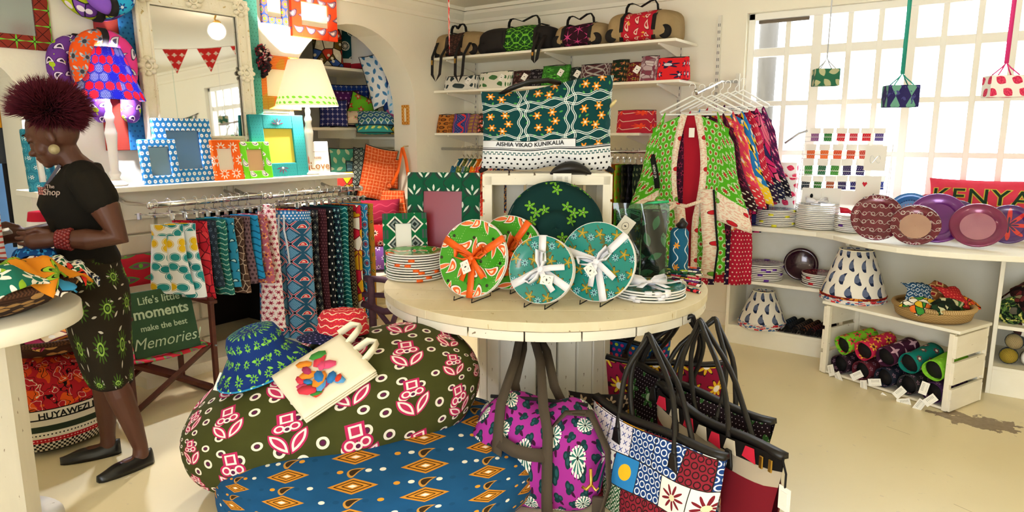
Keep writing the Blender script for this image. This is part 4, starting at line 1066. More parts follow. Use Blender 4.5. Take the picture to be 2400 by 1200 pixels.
# shoes
M_shoe = mat('black_shoe_leather', '#0f0e0d', .35, .5)
for A, yaw in ((LL, math.atan2(.42, .9)), (RL, .0)):
    sh_ = MB()
    def fs(s, q):
        x = -.05 + .245 * q; w_ = .034 + .008 * math.sin(PI * min(1, q * 1.2)) - .022 * max(0, q - .7) ** 1.5 * 3
        if q > .93: w_ *= 1 - (q - .93) * 8
        if q < .06: w_ *= .6 + q * 6.6
        top = .066 - .012 * ss(.1, .5, q) - .022 * ss(.6, 1, q); a = 2 * PI * s
        zz = .002 + (top) * max(0, math.sin(a)) if math.sin(a) > 0 else .002
        return (x, w_ * math.cos(a), zz)
    sh_.grid(fs, 20, 18, True, False, .2, .25)
    k = 20; n0 = 0
    sh_.f += [list(range(k))[::-1], [18 * k + i for i in range(k)]]; sh_.uv += [None, None]; sh_.sm += [True, True]
    sh_.o('shoe', M_shoe, per, loc=(A[-1][0] + .0, A[-1][1], 0), rot=(0, 0, yaw))
# hair: thick burgundy spikes
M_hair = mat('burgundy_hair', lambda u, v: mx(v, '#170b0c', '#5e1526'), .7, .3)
hr = random.Random(8); b = MB()
HB = HM @ Vector((-.04, 0, .095)); HB = Vector(HB)
b.ball(HB, (.098, .094, .08), 24, 14)
b.uv = [[(0, 0)] * len(f) for f in b.f]
for k in range(6500):
    th = hr.uniform(0, 2 * PI); cz = hr.uniform(-.62, 1); r_ = math.sqrt(1 - cz * cz)
    d = Vector((r_ * math.cos(th), r_ * math.sin(th), cz))
    fw = HM.to_3x3() @ Vector((1, 0, 0))
    if d.dot(fw) > .45 and cz < -.05: continue
    p = HB + Vector((d.x * .095, d.y * .095, d.z * .078))
    L = hr.uniform(.045, .085) * (1.0 if cz > -.2 else .8); wv = Vector((hr.uniform(-1, 1), hr.uniform(-1, 1), hr.uniform(-1, 1))) * .35
    q = p + (d + wv).normalized() * L * Vector((1, 1, .8)).length / 1.6
    sd = d.orthogonal().normalized() * .003; s2 = d.cross(sd).normalized() * .003
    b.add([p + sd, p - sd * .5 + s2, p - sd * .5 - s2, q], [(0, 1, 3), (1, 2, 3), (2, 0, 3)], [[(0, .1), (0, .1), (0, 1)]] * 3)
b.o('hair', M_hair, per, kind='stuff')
# face details
M_dk = mat('dark_lash', '#0d0807', .8)
for s in (1, -1):
    MB().tube([HM @ Vector((.087 - .012 * abs(k), s * (.034 + .014 * k), .012 - .003 * (1 - k * k))) for k in (-1, -.5, 0, .5, 1)], .0018, 5).o('eyelash', M_dk, per)
    MB().tube([HM @ Vector((.092 - .014 * abs(k), s * (.034 + .018 * k), .042 + .003 * (1 - k * k))) for k in (-1, -.5, 0, .5, 1)], .003, 5).o('eyebrow', M_dk, per)
    c = HM @ Vector((-.008, s * .093, -.058))
    MB().lathe([(.003, -.002), (.02, -.0015), (.02, .0015), (.003, .002)], 24, M=Matrix.Translation(c) @ Matrix.Rotation(PI / 2, 4, 'X')).o('earring', mat('gold_earring', lambda u, v: mx(noise(u, v, 60.0), '#8a7a55', '#b0a078'), .5, .4, .3) if s > 0 else MATS['gold_earring'], per)
MB().tube([HM @ Vector((.098 - .02 * abs(k), .022 * k, -.0635)) for k in (-1, -.5, 0, .5, 1)], .002, 5).o('mouth_line', mat('lip_line', '#26100c', .6), per)
# bracelets
M_bead = mat('red_bead', lambda u, v: mx(noise(u, v, 90.0), '#5a1418', '#8e2a26'), .35, .5)
wv = Vector(LA[3]); we = Vector(LA[4]); ax = (we - wv).normalized(); n1 = ax.orthogonal().normalized(); n2 = ax.cross(n1)
for r in range(5):
    c = wv + (we - wv) * (.55 + .105 * r); br = MB(); R_ = .039 - .0022 * r
    for k in range(15):
        a = 2 * PI * (k + .5 * (r % 2)) / 15
        br.ball(c + n1 * R_ * math.cos(a) + n2 * R_ * math.sin(a), .0085, 8, 6)
    br.o('bead_bracelet', M_bead, per, kind='stuff')
# the packet in her hands
hp = per.matrix_basis @ Vector((.32, .03, 1.10))
t = thing('paper_packet', 'small white packet with orange sticker held in the woman\'s hands', 'packet', hp, rot=(.3, .2, PYAW))
MB().box((0, 0, 0), (.13, .085, .012)).o('packet_body', M_paper, t, bev=.003)
MB().box((-.02, .01, .008), (.05, .04, .006)).o('sticker', mat('orange_sticker', P_patch(['#e8862a', '#efc23a', '#c8323a'], 60.0), .6), t)
# ------------------------------------------------------------------ bean bags
def bean(name, label, a, b_, c, loc, rz, tilt, matl, seed=0, su=2.3, sv=1.6, sag=.0):
    rg = random.Random(seed); W = [(rg.randint(2, 6), rg.uniform(3, 9), rg.uniform(0, 6)) for _ in range(4)]
    def f(s, t):
        x = -math.cos(PI * t); r = max(0, 1 - abs(x) ** 2.8) ** .5; q = 2 * PI * s
        cy, cz = math.cos(q), math.sin(q)
        cy = math.copysign(abs(cy) ** .8, cy); cz = math.copysign(abs(cz) ** .8, cz)
        wv = sum(.010 * math.sin(k[0] * q + k[1] * x + k[2]) for k in W)
        pl = .03 * max(0, abs(x) - .72) / .28 * math.sin(14 * q)       # gathered ends
        R = r * (1 + wv + pl)
        z = c * R * cz
        if z < -c * .72: z = -c * .72 + (z + c * .72) * .25
        return (a * x + .03 * math.sin(q) * r, b_ * R * cy, z + sag * x * x)
    t = thing(name, label, 'bean bag', loc, rot=(0, tilt, rz))
    MB().grid(f, 64, 44, True, False, su, sv).o('cover', matl, t)
    for s in (-1, 1):
        MB().tube([(s * a * .955, .09 * math.cos(k * PI / 8), .055 * math.sin(k * PI / 8) + sag) for k in range(16)], .012, 6, True).o('gathered_seam', matl, t)
    return t
def p_olive(u, v):
    s = .27
    a, b, i, j = cell(u, v, s, s * .78, .5, .04, .02); a, b = rot(a, b, PI / 2)
    # tulip: square head, round buds, two leaves
    hd = mth('MAXIMUM', ab(a + b * .0), ab(b - .055)) < .032
    h2 = mth('MAXIMUM', ab(a), ab(b - .055)) < .022; h3 = mth('MAXIMUM', ab(a), ab(b - .055)) < .014
    bu = circ(ab(a) - .026, b - .01, .026); b2 = circ(ab(a) - .026, b - .01, .018); b3 = circ(ab(a) - .026, b - .01, .011)
    lc, ld = rot(ab(a) - .034, b + .055, 1.0)
    lf = leaf(lc, ld, .058, .025); l2 = leaf(lc, ld, .05, .018); l3 = leaf(lc, ld, .036, .010)
    out = hd | bu | lf; wh = h2 | b2 | l2; inn = h3 | b3 | l3
    ct = circ(a, b - .002, .015)
    # rings between
    e, f, p, q = cell(u, v, s / 3, s * .78 / 3, .5, .085, .055)
    e2 = ln(e, f); ok = ~out
    return lay(mx(noise(u, v, 12.0, 3.0), '#3a3c18', '#444620'), ((e2 < .021) & (e2 > .0115) & (rnd(p, q) > .3), '#e6dccb'), ((e2 < .009) & (rnd(p, q) > .3), '#5a1f45'),
               (out, '#b5285a'), (wh, '#f0dcd6'), (inn, '#b8305a'), (ct, '#f0dcd6'), (circ(a, b - .002, .008), '#5a1f45'))
def p_bluebag(u, v):
    s = .19
    a, b, i, j = cell(u, v, s, s * 1.25, .5); k = ab(a) / (s * .27) + ab(b) / (s * .44)
    e, f, p, q = cell(u, v, s / 2, s * 1.25 / 5, 0.0, s * .25, 0.0)
    g, h, p2, q2 = cell(u, v, s, s * 1.25, .5, s * .5, 0.0); g2, h2 = rot(g, h, .8)
    return lay(mx(noise(u, v, 10.0, 3.0), '#16466f', '#1d5584'), (circ(e, f, .011) & (ab(a) > s * .3), pal(rnd(p, q), ['#e6e0d0', '#16466f', '#d9942a', '#e6e0d0'])),
               (pais(g2, h2, .038), '#c08a3a'), (pais(g2, h2, .026), '#3a2a18'),
               (k < 1.0, '#c9862a'), (k < .78, '#1a1512'), (k < .68, '#c9862a'), (k < .45, '#1a1512'), (k < .36, '#c9862a'), (k < .2, '#f0e8d8'))
M_olive = C('olive_tulip_print', p_olive); M_bluebag = C('blue_diamond_print', p_bluebag)
BRZ = math.radians(48)
bean('bean_bag', 'large blue bean bag with orange diamonds under the olive one', .66, .52, .19, (-2.00, 1.88, .14), math.radians(46), -.0, M_bluebag, 4, 2.9, 1.9)
OB = bean('bean_bag', 'large olive green bean bag with pink tulips lying on the blue one', .64, .42, .265, (-2.27, 1.86, .345), BRZ, -.20, M_olive, 2, 2.3, 1.7)
TOTE_RZ = .9
# hats, tote and cap on the olive bag
def bucket(label, loc, rotm, m1, m2, sc_=1.0, name='bucket_hat'):
    t = thing(name, label, 'hat', loc, rot=rotm); t.scale = (sc_,) * 3
    wf = lambda a, z: 1 + (.05 * math.sin(3 * a + 1) if z < .03 else 0.0)
    MB().lathe([(.175, -.03), (.15, .0), (.115, .035), (.105, .045), (.1, .09), (.088, .118), (.06, .128), (.001, .13)], 40, wob=wf, cap=False).o('crown_and_brim', m1, t, sol=.004)
    MB().lathe([(.172, -.034), (.148, -.004), (.112, .03)], 40, wob=wf, cap=False).o('brim_lining', m2, t)
    MB().tube([(.176 * math.cos(a) * wf(a, 0), .176 * math.sin(a) * wf(a, 0), -.031) for a in [2 * PI * k / 40 for k in range(40)]], .004, 5, True).o('brim_edge', m2, t)
    return t
M_hatb = C('navy_green_flower', P_flower('#16306e', '#6cae34', '#16306e', .06, 8, .3, '#7fc24a', .5))
OC = OB.children[0]
h0, hn = hit(614, 868, OC)
bucket('navy bucket hat with lime green flowers on the olive bean bag', (h0.x, h0.y, h0.z + .045), (.16, -.22, .5), M_hatb, C('turquoise_lining', P_dots('#2a86b8', '#bfe0ea', .02, .2)), 1.08)
cp = thing('cap', 'red patterned cap with a navy starred brim on the olive bean bag', 'hat', hit(806, 800, OC)[0] + Vector((0, 0, .035)), rot=(.0, -.12, -.9))
M_cap = C('red_line_print', P_wave('#c0283a', '#efc9b0', .03, .0025, '#d8582a'))
MB().lathe([(.105, 0), (.108, .03), (.1, .055), (.105, .07), (.085, .1), (.001, .115)], 36, wob=lambda a, z: 1 + .03 * math.sin(5 * a + z * 40)).o('crown', M_cap, cp)
MB().grid(lambda s, q: ((.1 + .085 * q * math.sin(PI * s) ** .6) * math.cos(PI * (s * .9 + 1.05)), (.1 + .095 * q * math.sin(PI * s) ** .6) * math.sin(PI * (s * .9 + 1.05)), .004 - .03 * q + .012 * math.sin(PI * s)), 20, 6, su=.2, sv=.09).o('brim', C('navy_star', P_dots('#171a3a', '#8a7ab0', .016, .15)), cp, sol=.006)
tt = thing('tote_bag', 'folded cream canvas tote with a colourful cloth applique on the bean bag', 'bag', (0, 0, 0))
_p, _n = hit(765, 892, OC); tt.location = _p + _n * .012; tt.rotation_euler = (Matrix.Rotation(0, 3, 'Z') @ _n.to_track_quat('Z', 'Y').to_matrix() @ Matrix.Rotation(TOTE_RZ, 3, 'Z')).to_euler()
for k in range(3):
    MB().grid(lambda s, q: (-.155 + .31 * s, -.14 + .28 * q + .0 * s, .012 * k + .012 * math.sin(2.6 * s) * math.sin(PI * q) + .004), 10, 10, su=.31, sv=.28).o('folded_layer', M_canvas, tt, sol=.007)
rg = random.Random(4)
cols = ['#d8412a', '#e0507a', '#2f74b8', '#3f8a3a', '#d23a4a', '#e88a2a', '#5a9ad0', '#a8325a']
mcs = [mat('applique_%d' % k, c, .9) for k, c in enumerate(cols)]
for k in range(22):
    x, y = -.11 + .13 * rg.random() + .02, -.10 + .19 * rg.random()
    r = rg.uniform(.014, .03)
    MB().lathe([(r, 0), (r, .0018)], 7, M=Matrix.Translation((x, y, .038 + .012 * math.sin(2.6 * (x + .155) / .31) * math.sin(PI * (y + .14) / .28) + k * .0002)) @ Matrix.Rotation(rg.random() * 3, 4, 'Z') @ Matrix.Diagonal((1.4, .8, 1, 1))).o('applique_scrap', mcs[k % 8], tt)
for s in (-.06, .07):
    MB().band([(.15, s, .03), (.2, s + .005, .05), (.235, s + .03, .045), (.21, s + .06, .05), (.15, s + .07, .035)], .03, .004, (0, .3, 1)).o('handle', M_canvas, tt)
tag(MB().box((0, 0, 0), (.05, .075, .0015)).o('price_tag', M_paper, None, loc=hit(532, 905, OC)[0] + Vector((.02, -.03, .03)), rot=(.9, .2, .6)), 'white price tag dangling from the navy bucket hat', 'tag')
# ------------------------------------------------------------------ cable drum table
TC = Vector((-1.967, 3.051, 0)); TR, TZ = .85, .72
tb = thing('drum_table', 'big round white cable drum table in the middle of the shop', 'table', TC, AZ)
def clip_plank(x0, x1, R):
    pts = []; n = 10
    for k in range(n + 1):
        x = x0 + (x1 - x0) * k / n; pts.append((x, -math.sqrt(max(0, R * R - x * x))))
    for k in range(n + 1):
        x = x1 + (x0 - x1) * k / n; pts.append((x, math.sqrt(max(0, R * R - x * x))))
    out = []
    for p in pts:
        if not out or (Vector(p) - Vector(out[-1])).length > 1e-4: out.append(p)
    if (Vector(out[0]) - Vector(out[-1])).length < 1e-4: out.pop()
    return out
M_top = mat('worn_cream_table_paint', lambda u, v: lay(mx(noise(u * 3.0, v, 6.0, 4.0), '#d9caa4', '#e9ddbf'), (noise(u * 4.0, v, 14.0, 5.0, 3.0) > .68, '#c4ae80'), (noise(u, v, 40.0, 5.0, 7.0) > .73, '#8a7350')), .55, .3)
w_ = 2 * TR / 8
for k in range(8):
    x0 = -TR + k * w_; g = .0015
    MB().prism(clip_plank(x0 + g, x0 + w_ - g, TR * .9995), 0, .040, Matrix.Translation((0, 0, TZ - .04)) @ Matrix.Rotation(PI / 2, 4, 'Z')).o('top_plank', M_top, tb, bev=.002)
w_ = 2 * TR / 7
for k in range(7):
    x0 = -TR + k * w_; g = .003
    MB().prism(clip_plank(x0 + g, x0 + w_ - g, TR * .993), 0, .042, Matrix.Translation((0, 0, TZ - .085))).o('under_plank', M_slat, tb, bev=.003)
nst = 22; CR_ = .345
st0 = None
for k in range(nst):
    a = 2 * PI * (k + .5) / nst
    if st0 is None:
        st0 = MB().box((0, 0, (TZ - .085 + .05) / 2), (.03, 2 * PI * CR_ / nst - .006, TZ - .085 - .05)).o('stave', M_white2, tb, bev=.004); o = st0
    else:
        o = st0.copy(); col.objects.link(o)
    o.location = (CR_ * math.cos(a), CR_ * math.sin(a), 0); o.rotation_euler = (0, 0, a)
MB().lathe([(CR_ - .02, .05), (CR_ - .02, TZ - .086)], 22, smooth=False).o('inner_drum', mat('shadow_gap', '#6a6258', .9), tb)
MB().lathe([(.6, 0), (.6, .05)], 56).o('base_disc', M_slat, tb, bev=.004)
for px in (1255, 1353):
    p = tb.matrix_basis.inverted() if False else None
for k, dx in enumerate((-.08, .1)):
    a = -PI / 2 + dx / CR_
    c = Vector((CR_ * math.cos(a), CR_ * math.sin(a), .60)); n = Vector((math.cos(a), math.sin(a), 0))
    MB().tube([c, c + n * .03, c + n * .055 + Vector((0, 0, -.012)), c + n * .06 + Vector((0, 0, .012))], .004, 6).o('hook', M_brass, tb)
# ------------------------------------------------------------------ plates
def plate_mesh(R, top, edge, t, name='plate', loc=(0, 0, 0)):
    """a melamine plate: printed well, white underside, as two parts"""
    o1 = MB().lathe([(.001, .004), (R * .62, .004), (R * .72, .009), (R * .985, .015)][::1], 48, cap=False).o('printed_face', top, t, loc=loc)
    o2 = MB().lathe([(.001, 0), (R * .64, 0), (R * .74, .002), (R, .0075), (R, .0155), (R * .985, .0155)], 48, cap=False).o('rim', edge, t, loc=loc)
    # planar print on the face
    for o, in ((o1,),):
        ul = o.data.uv_layers[0].data
        for lp in o.data.loops:
            v = o.data.vertices[lp.vertex_index].co; ul[lp.index].uv = (v.x, v.y)
    return o1, o2
M_prim = mat('white_melamine', lambda u, v: lay('#e9e6e0', (fr(v / .0095) < .16, '#5a5550')), .3, .5)
M_prim = mat('white_melamine_rim', '#e9e6e0', .3, .5)
def p_greenplate(u, v):
    s = .11
    a, b, i, j = cell(u, v, s, s, .5); c, d = rot(a, b, rnd(i, j) * 6.3)
    e, f, p, q = cell(u, v, s, s, .5, s * .5, 0.0); e, f = rot(e, f, rnd(p, q) * 6.3 + .8)
    k, l, _, _ = cell(u, v, .012, .012, .5)
    return lay('#3f9a22', (circ(k, l, .0016) & (noise(u, v, 9.0) > .55), '#c9e0a0'), (leaf(e, f, .05, .013), '#f0e6da'), (leaf(e, f, .045, .009), '#e8703a'), (pais(c, d, .044), '#2a2414'), (pais(c, d, .04), '#f2ece0'), (pais(c, d, .03), '#e8642a'), (pais(c, d, .014), '#f2d9b8'), (circ(a - .045, b - .045, .008), '#1f3014'))
def p_tealplate(u, v):
    s = .085
    a, b, i, j = cell(u, v, s, s, .5); c, d = rot(a, b, rnd(i, j) * 6.3)
    e, f, p, q = cell(u, v, s, s, .5, s * .5, s * .2)
    st = wave(u + v, a + b * .4, .012, 60.0, .0042)
    return lay(mx(noise(u, v, 8.0), '#0f7a72', '#14857c'), (st & (rnd(i, j, 3.0) > .3), '#5a5a26'), (flo(c, d, 5, .03, .4), '#16261c'), (flo(c, d, 5, .026, .4), '#8a7a1e'), (flo(c, d, 5, .012, .3), '#b59a2a'), (flo(e, f, 8, .022, .45), '#0d3a4a'), (flo(e, f, 8, .018, .5), '#9fd0dc'), (circ(e, f, .005), '#0d3a4a'))
M_gp = mat('green_paisley_melamine', p_greenplate, .18, .5, coat=.4); M_tp = mat('teal_vine_melamine', p_tealplate, .18, .5, coat=.4)
ORD = ['topmost', 'second', 'third', 'fourth', 'fifth', 'sixth', 'seventh', 'eighth', 'ninth', 'tenth', 'eleventh', 'twelfth', 'thirteenth', 'fourteenth']
def stack(n, R, dz, base, top, edge, what, bands=(), bandm=None, jit=.004, seed=0, lo=None, lomat=None):
    rg = random.Random(seed); proto = None
    for k in range(n):
        idx = n - 1 - k
        lb = ('%s plate of %s' % (ORD[idx], what)) if idx else ('topmost plate of %s' % what)
        loc = (base[0] + rg.uniform(-jit, jit), base[1] + rg.uniform(-jit, jit), base[2] + k * dz)
        mt = lomat if (lo is not None and k < lo) else top
        if proto is None or (lo is not None and k == lo):
            t = thing('plate', lb, 'plate', loc, rg.random() * 6, group='plates of ' + what); plate_mesh(R, mt, edge, t); proto = t
        else: t = dup(proto, loc, (0, 0, rg.random() * 6), lb)
        if k in bands:
            az = math.atan2(-loc[1], -loc[0]) + rg.uniform(-.7, .7) - t.rotation_euler.z
            MB().band([(R * .8 * math.cos(az), R * .8 * math.sin(az), .014), (R * 1.005 * math.cos(az), R * 1.005 * math.sin(az), .0165), (R * 1.012 * math.cos(az), R * 1.012 * math.sin(az), .005), (R * .85 * math.cos(az), R * .85 * math.sin(az), -.001)], .034, .0015, (-math.sin(az), math.cos(az), 0)).o('ribbon_end', bandm, t)
M_orib = mat('orange_satin', '#f2641a', .4, .4); M_wrib = mat('white_satin', '#eceaf0', .4, .4)
s0 = at(974, 650, z=TZ)
stack(11, .158, .0135, (s0.x, s0.y, TZ + .001), M_gp, M_prim, 'the green stack on the drum table', (0, 1, 3, 4, 6, 8), M_orib, seed=3)
def bow(t, matl, z, s=1.0, tails=True):
    """bow lying in local XY at height z, facing +Z"""
    for sg in (-1, 1):
        MB().band([(0, 0, z), (sg * .025 * s, .02 * s, z + .018), (sg * .055 * s, .032 * s, z + .02), (sg * .06 * s, .01 * s, z + .016), (sg * .03 * s, -.004 * s, z + .012), (0, 0, z + .006)], lambda q: .022 * s * (.45 + .9 * math.sin(PI * q)), .0012, (.2 * sg, .5, 1)).o('bow_loop', matl, t)
        if tails: MB().band([(0, 0, z + .004), (sg * .02 * s, -.03 * s, z + .012), (sg * .045 * s, -.075 * s, z + .006)], .02 * s, .0012, (1, .4 * sg, 0)).o('bow_tail', matl, t)
    MB().ball((0, 0, z + .008), (.012 * s, .011 * s, .009), 10, 8).o('bow_knot', matl, t)
def gift_tag(t, c, rz=0.0, s=1.0, nm='gift_tag'):
    g = MB().box((0, 0, 0), (.045 * s, .06 * s, .0015)).o(nm, M_paper, t, loc=c, rot=(0, 0, rz))
    MB().box((0, 0, .0012), (.03 * s, .036 * s, .0008)).o('tag_print', M_tagp, g)
M_tagp = mat('tag_leaf_print', lambda u, v: lay('#f0ece2', ((ab(ln(u, v * .8) - .017) < .001), '#4a463e'), (leaf(u + v * .6, v - u * .3, .008, .004), '#2a2824')), .7)
def plate_set(label, px, py, dist, R, yaw, lean, top, rib, n=2, spin=0.0):
    """tied plates leaning on a wire stand; (px,py) is the foot on the table"""
    b = at(px, py, z=TZ)
    t = thing('plate_set', label, 'plates', (b.x, b.y, TZ + .012), rot=(PI / 2 - lean, 0, yaw))
    for k in range(n):
        plate_mesh(R, top, M_prim, t, loc=(0, R, -.014 * (k + 0)))
    for k in range(3):
        a = spin + k * 2 * PI / 3 + .4
        p = lambda r, z: (r * math.cos(a), R + r * math.sin(a), z)
        MB().band([p(.0, .012), p(R * .7, .012), p(R * 1.0, .0175), p(R * 1.015, .005), p(R * .9, -.02)], .036, .0012, (-math.sin(a), math.cos(a), 0)).o('ribbon', rib, t)
    tt_ = bpy.data.objects.new('bow', None); col.objects.link(tt_); tt_.parent = t; tt_.location = (0, R, .012); tt_.rotation_euler = (0, 0, spin)
    bow(tt_, rib, .004, 1.35)
    gift_tag(t, (-.02 if spin < 1 else .04, R - .045, .03), .3 + spin)
    # wire stand
    s = thing('plate_stand', 'thin black wire stand under the ' + label.split(' tied')[0] + (' in front' if 'front' in label else ' at the back'), 'stand', (b.x, b.y, TZ), yaw)
    for sx in (-.05, .05):
        MB().tube([(sx, -.045, .022), (sx, -.05, .003), (sx, .0, .003), (sx, .12, .003), (sx, .1, .05), (sx * .5, .055 + .3 * math.sin(lean) * .3, .19)], .0025, 5).o('wire_leg', M_ink, s)
    MB().tube([(-.05, .1, .05), (.05, .1, .05)], .0025, 5).o('wire_bar', M_ink, s)
    return t
plate_set('pair of green paisley plates tied with orange ribbon at the back', 1185, 683, 0, .185, -.45 + AZ, .2, M_gp, M_orib, 2, .6)
plate_set('pair of green paisley plates tied with orange ribbon in front', 1098, 703, 0, .187, -.52 + AZ, .26, M_gp, M_orib, 2, .2)
plate_set('pair of teal vine plates tied with white ribbon at the back', 1392, 712, 0, .185, -.5 + AZ, .2, M_tp, M_wrib, 2, .4)
plate_set('pair of teal vine plates tied with white ribbon in front', 1262, 718, 0, .157, -.42 + AZ, .24, M_tp, M_wrib, 3, 1.2)
s1 = at(1520, 694, z=TZ)
stack(4, .175, .0135, (s1.x, s1.y, TZ + .001), M_tp, M_prim, 'the flat teal pile tied with white ribbon', (0, 1, 2, 3), M_wrib, seed=6)
bw = thing('ribbon_bow', 'white satin bow tied over the flat teal plates', 'bow', (s1.x, s1.y, TZ + .056), AZ)
for a in (.3, .3 + PI, 1.9, 1.9 + PI):
    MB().band([(0, 0, .004), (.11 * math.cos(a), .11 * math.sin(a), .003), (.172 * math.cos(a), .172 * math.sin(a), .010), (.18 * math.cos(a), .18 * math.sin(a), -.02)], .03, .0012, (-math.sin(a), math.cos(a), 0)).o('ribbon', M_wrib, bw)
bow(bw, M_wrib, .006, 1.5)
# pencils
rp = random.Random(9)
pc = ['#d8542a', '#2a2a6a', '#b9c82a', '#2a6a3a', '#c82a4a', '#e0c02a', '#6a2a7a', '#c8283a', '#1f7a8a', '#d8303a']
for k, c in enumerate(pc):
    nm = ['orange', 'navy', 'lime', 'green', 'crimson', 'yellow', 'purple', 'red', 'teal', 'scarlet'][k]
    mm = cloth_mat(nm + '_pencil_print', P_patch([c, c, '#efe6d8', '#1a1a1a'], 45.0, '#1a1a1a', .04, seed=k * 3.1), rough=.4)
    b0 = at(1540 + k * 2, 640 + k * 3.2, z=TZ); b1 = at(1648 - k % 3 * 5, 646 + k * 5.0, z=TZ)
    z = TZ + .009 + .015 * max(0, 2 - k // 4)
    a, b = Vector((b0.x, b0.y, z)), Vector((b1.x, b1.y, z)); dd = (b - a).normalized(); b = a + dd * .26
    t = thing('pencil', nm + ' fabric wrapped pencil in the fan at the table edge', 'pencil', a, group='pencils on the drum table')
    MB().tube([(0, 0, 0), dd * .235], .0085, 8).o('barrel', mm, t); MB().tube([dd * -.022, (0, 0, 0)], [.001, .0085], 8).o('point', M_dwood, t)
# tumblers
for k, (px, py) in enumerate(((1090, 572), (1126, 566))):
    p = at(px, py + 22, d=3.55 + .1 * k); p.z = TZ
    t = thing('tumbler', ['clear glass tumbler in front of the green frame', 'clear glass tumbler beside the white crate on the table'][k], 'glass', p)
    MB().lathe([(.001, .0), (.03, 0), (.033, .002), (.04, .15), (.0375, .15), (.031, .012), (.001, .012)], 28, cap=False).o('glass_wall', M_glass, t)
# green frames
def p_gframe(u, v):
    a, b, i, j = cell(u, v, .115, .1, .5)
    st = wave(v, fr(u / .115) * .115 - .02, .02, 60.0, .0035)
    c, d = rot(ab(a) - .022, b, .9)
    fl_ = leaf(a, b - .022, .007, .018) | leaf(c, d, .027, .006)
    return lay(mx(noise(u, v, 9.0), '#145238', '#1a6244'), (st, '#2f3a36'), (leaf(c, d + .014, .03, .009), '#33463f'), (fl_, '#dfe6da'))
gf = at(1040, 600, d=3.98)
frame('picture_frame', 'large dark green frame with white lilies and a crimson insert on the table', .43, .56, .09, .03, C('green_lily_print', p_gframe), mat('crimson_insert', '#8e1f33', .35, .5), (-2.645, 3.0, TZ), AZ - .12, .1, bw=(.095, .105, .11, .11))
def p_gsm(u, v):
    s = .11; a, b, i, j = cell(u, v, s, s); k = ab(a) + ab(b)
    return lay('#14683c', (k < .05, '#e9e6da'), (k < .038, '#3a4444'), (k < .026, '#8a9490'), (k < .014, '#2a3232'), ((ab(ab(a) - .046) < .006) & (ab(b) > .03), '#4a5654'))
sf = at(945, 640, z=TZ)
frame('picture_frame', 'small green frame with grey diamonds and a white card beside the plates', .25, .34, .07, .025, C('green_diamond_print', p_gsm), M_paper, (sf.x + .01, sf.y + .02, TZ), AZ + .25, .14, bw=(.07, .09, .08, .06))
# ------------------------------------------------------------------ white crate with hat and kanga bag
CW, CH, CD = .68, .575, .30
ck = Vector((-2.03, 3.16, TZ))
cr = thing('slatted_crate', 'white slatted crate standing open on the drum table', 'crate', ck, AZ)
for sx in (-1, 1):
    for k in range(4): MB().box((sx * (CW / 2 - .006), 0, .07 + k * .145), (.012, CD, .13)).o('side_slat', M_slat, cr, bev=.002)
    for sy in (-1, 1): MB().box((sx * (CW / 2 - .03), sy * (CD / 2 - .012), CH / 2), (.04, .022, CH)).o('corner_post', M_slat, cr, bev=.002)
for k in range(6): MB().box((-CW / 2 + .06 + k * .112, CD / 2 - .005, CH / 2), (.098, .010, CH - .03)).o('back_slat', M_white2, cr, bev=.002)
for k in range(5): MB().box((-CW / 2 + .072 + k * .134, 0, CH - .008), (.125, CD, .014)).o('top_slat', M_slat, cr, bev=.002)
MB().box((0, -CD / 2 + .008, CH - .035), (CW, .014, .05)).o('front_rail', M_slat, cr, bev=.002)
MB().box((0, 0, .01), (CW, CD, .014)).o('floor_board', M_slat, cr, bev=.002)
# sun hat
def p_hat(u, v):
    a, b, i, j = cell(u, v, .19, .165, .5); c, d = rot(a, b, rnd(i, j) * 6.3)
    out = mx(noise(u, v, 7.0), '#0d2a2a', '#123634')
    for (x, y) in ((0, 0), (.042, .022), (-.038, .028), (.006, -.046)):
        e, f = c - x, d - y
        out = lay(out, (flo(e, f, 5, .031, .35), '#0b1a10'), (flo(e, f, 5, .028, .35), '#6aa82e'), (circ(e, f, .006), '#16301a'), (circ(e, f, .003), '#d8e6a0'))
    return out
hh = at(1288, 603, d=3.35)
ht = thing('sun_hat', 'wide brimmed dark green sun hat with lime flowers leaning on the crate', 'hat', ck + Vector((math.sin(AZ), -math.cos(AZ), 0)) * .30 + Vector((math.cos(AZ), math.sin(AZ), 0)) * .03 + Vector((0, 0, .30)), rot=(PI / 2 - .22, 0, AZ))
hb = MB().lathe([(.245, .0), (.2, .012), (.14, .02), (.1, .022), (.092, .03), (.085, .075), (.06, .095), (.001, .1)], 56, cap=False, wob=lambda a, z: 1 + (.02 * math.sin(4 * a) if z < .015 else 0)).o('hat_body', C('dark_green_lime_flower', p_hat), ht, sol=.004)
for lp in hb.data.loops:
    v = hb.data.vertices[lp.vertex_index].co; hb.data.uv_layers[0].data[lp.index].uv = (v.x, v.y)
MB().tube([(.246 * math.cos(a), .246 * math.sin(a), 0) for a in [2 * PI * k / 48 for k in range(48)]], .004, 5, True).o('brim_edge', MATS['dark_green_lime_flower'], ht)
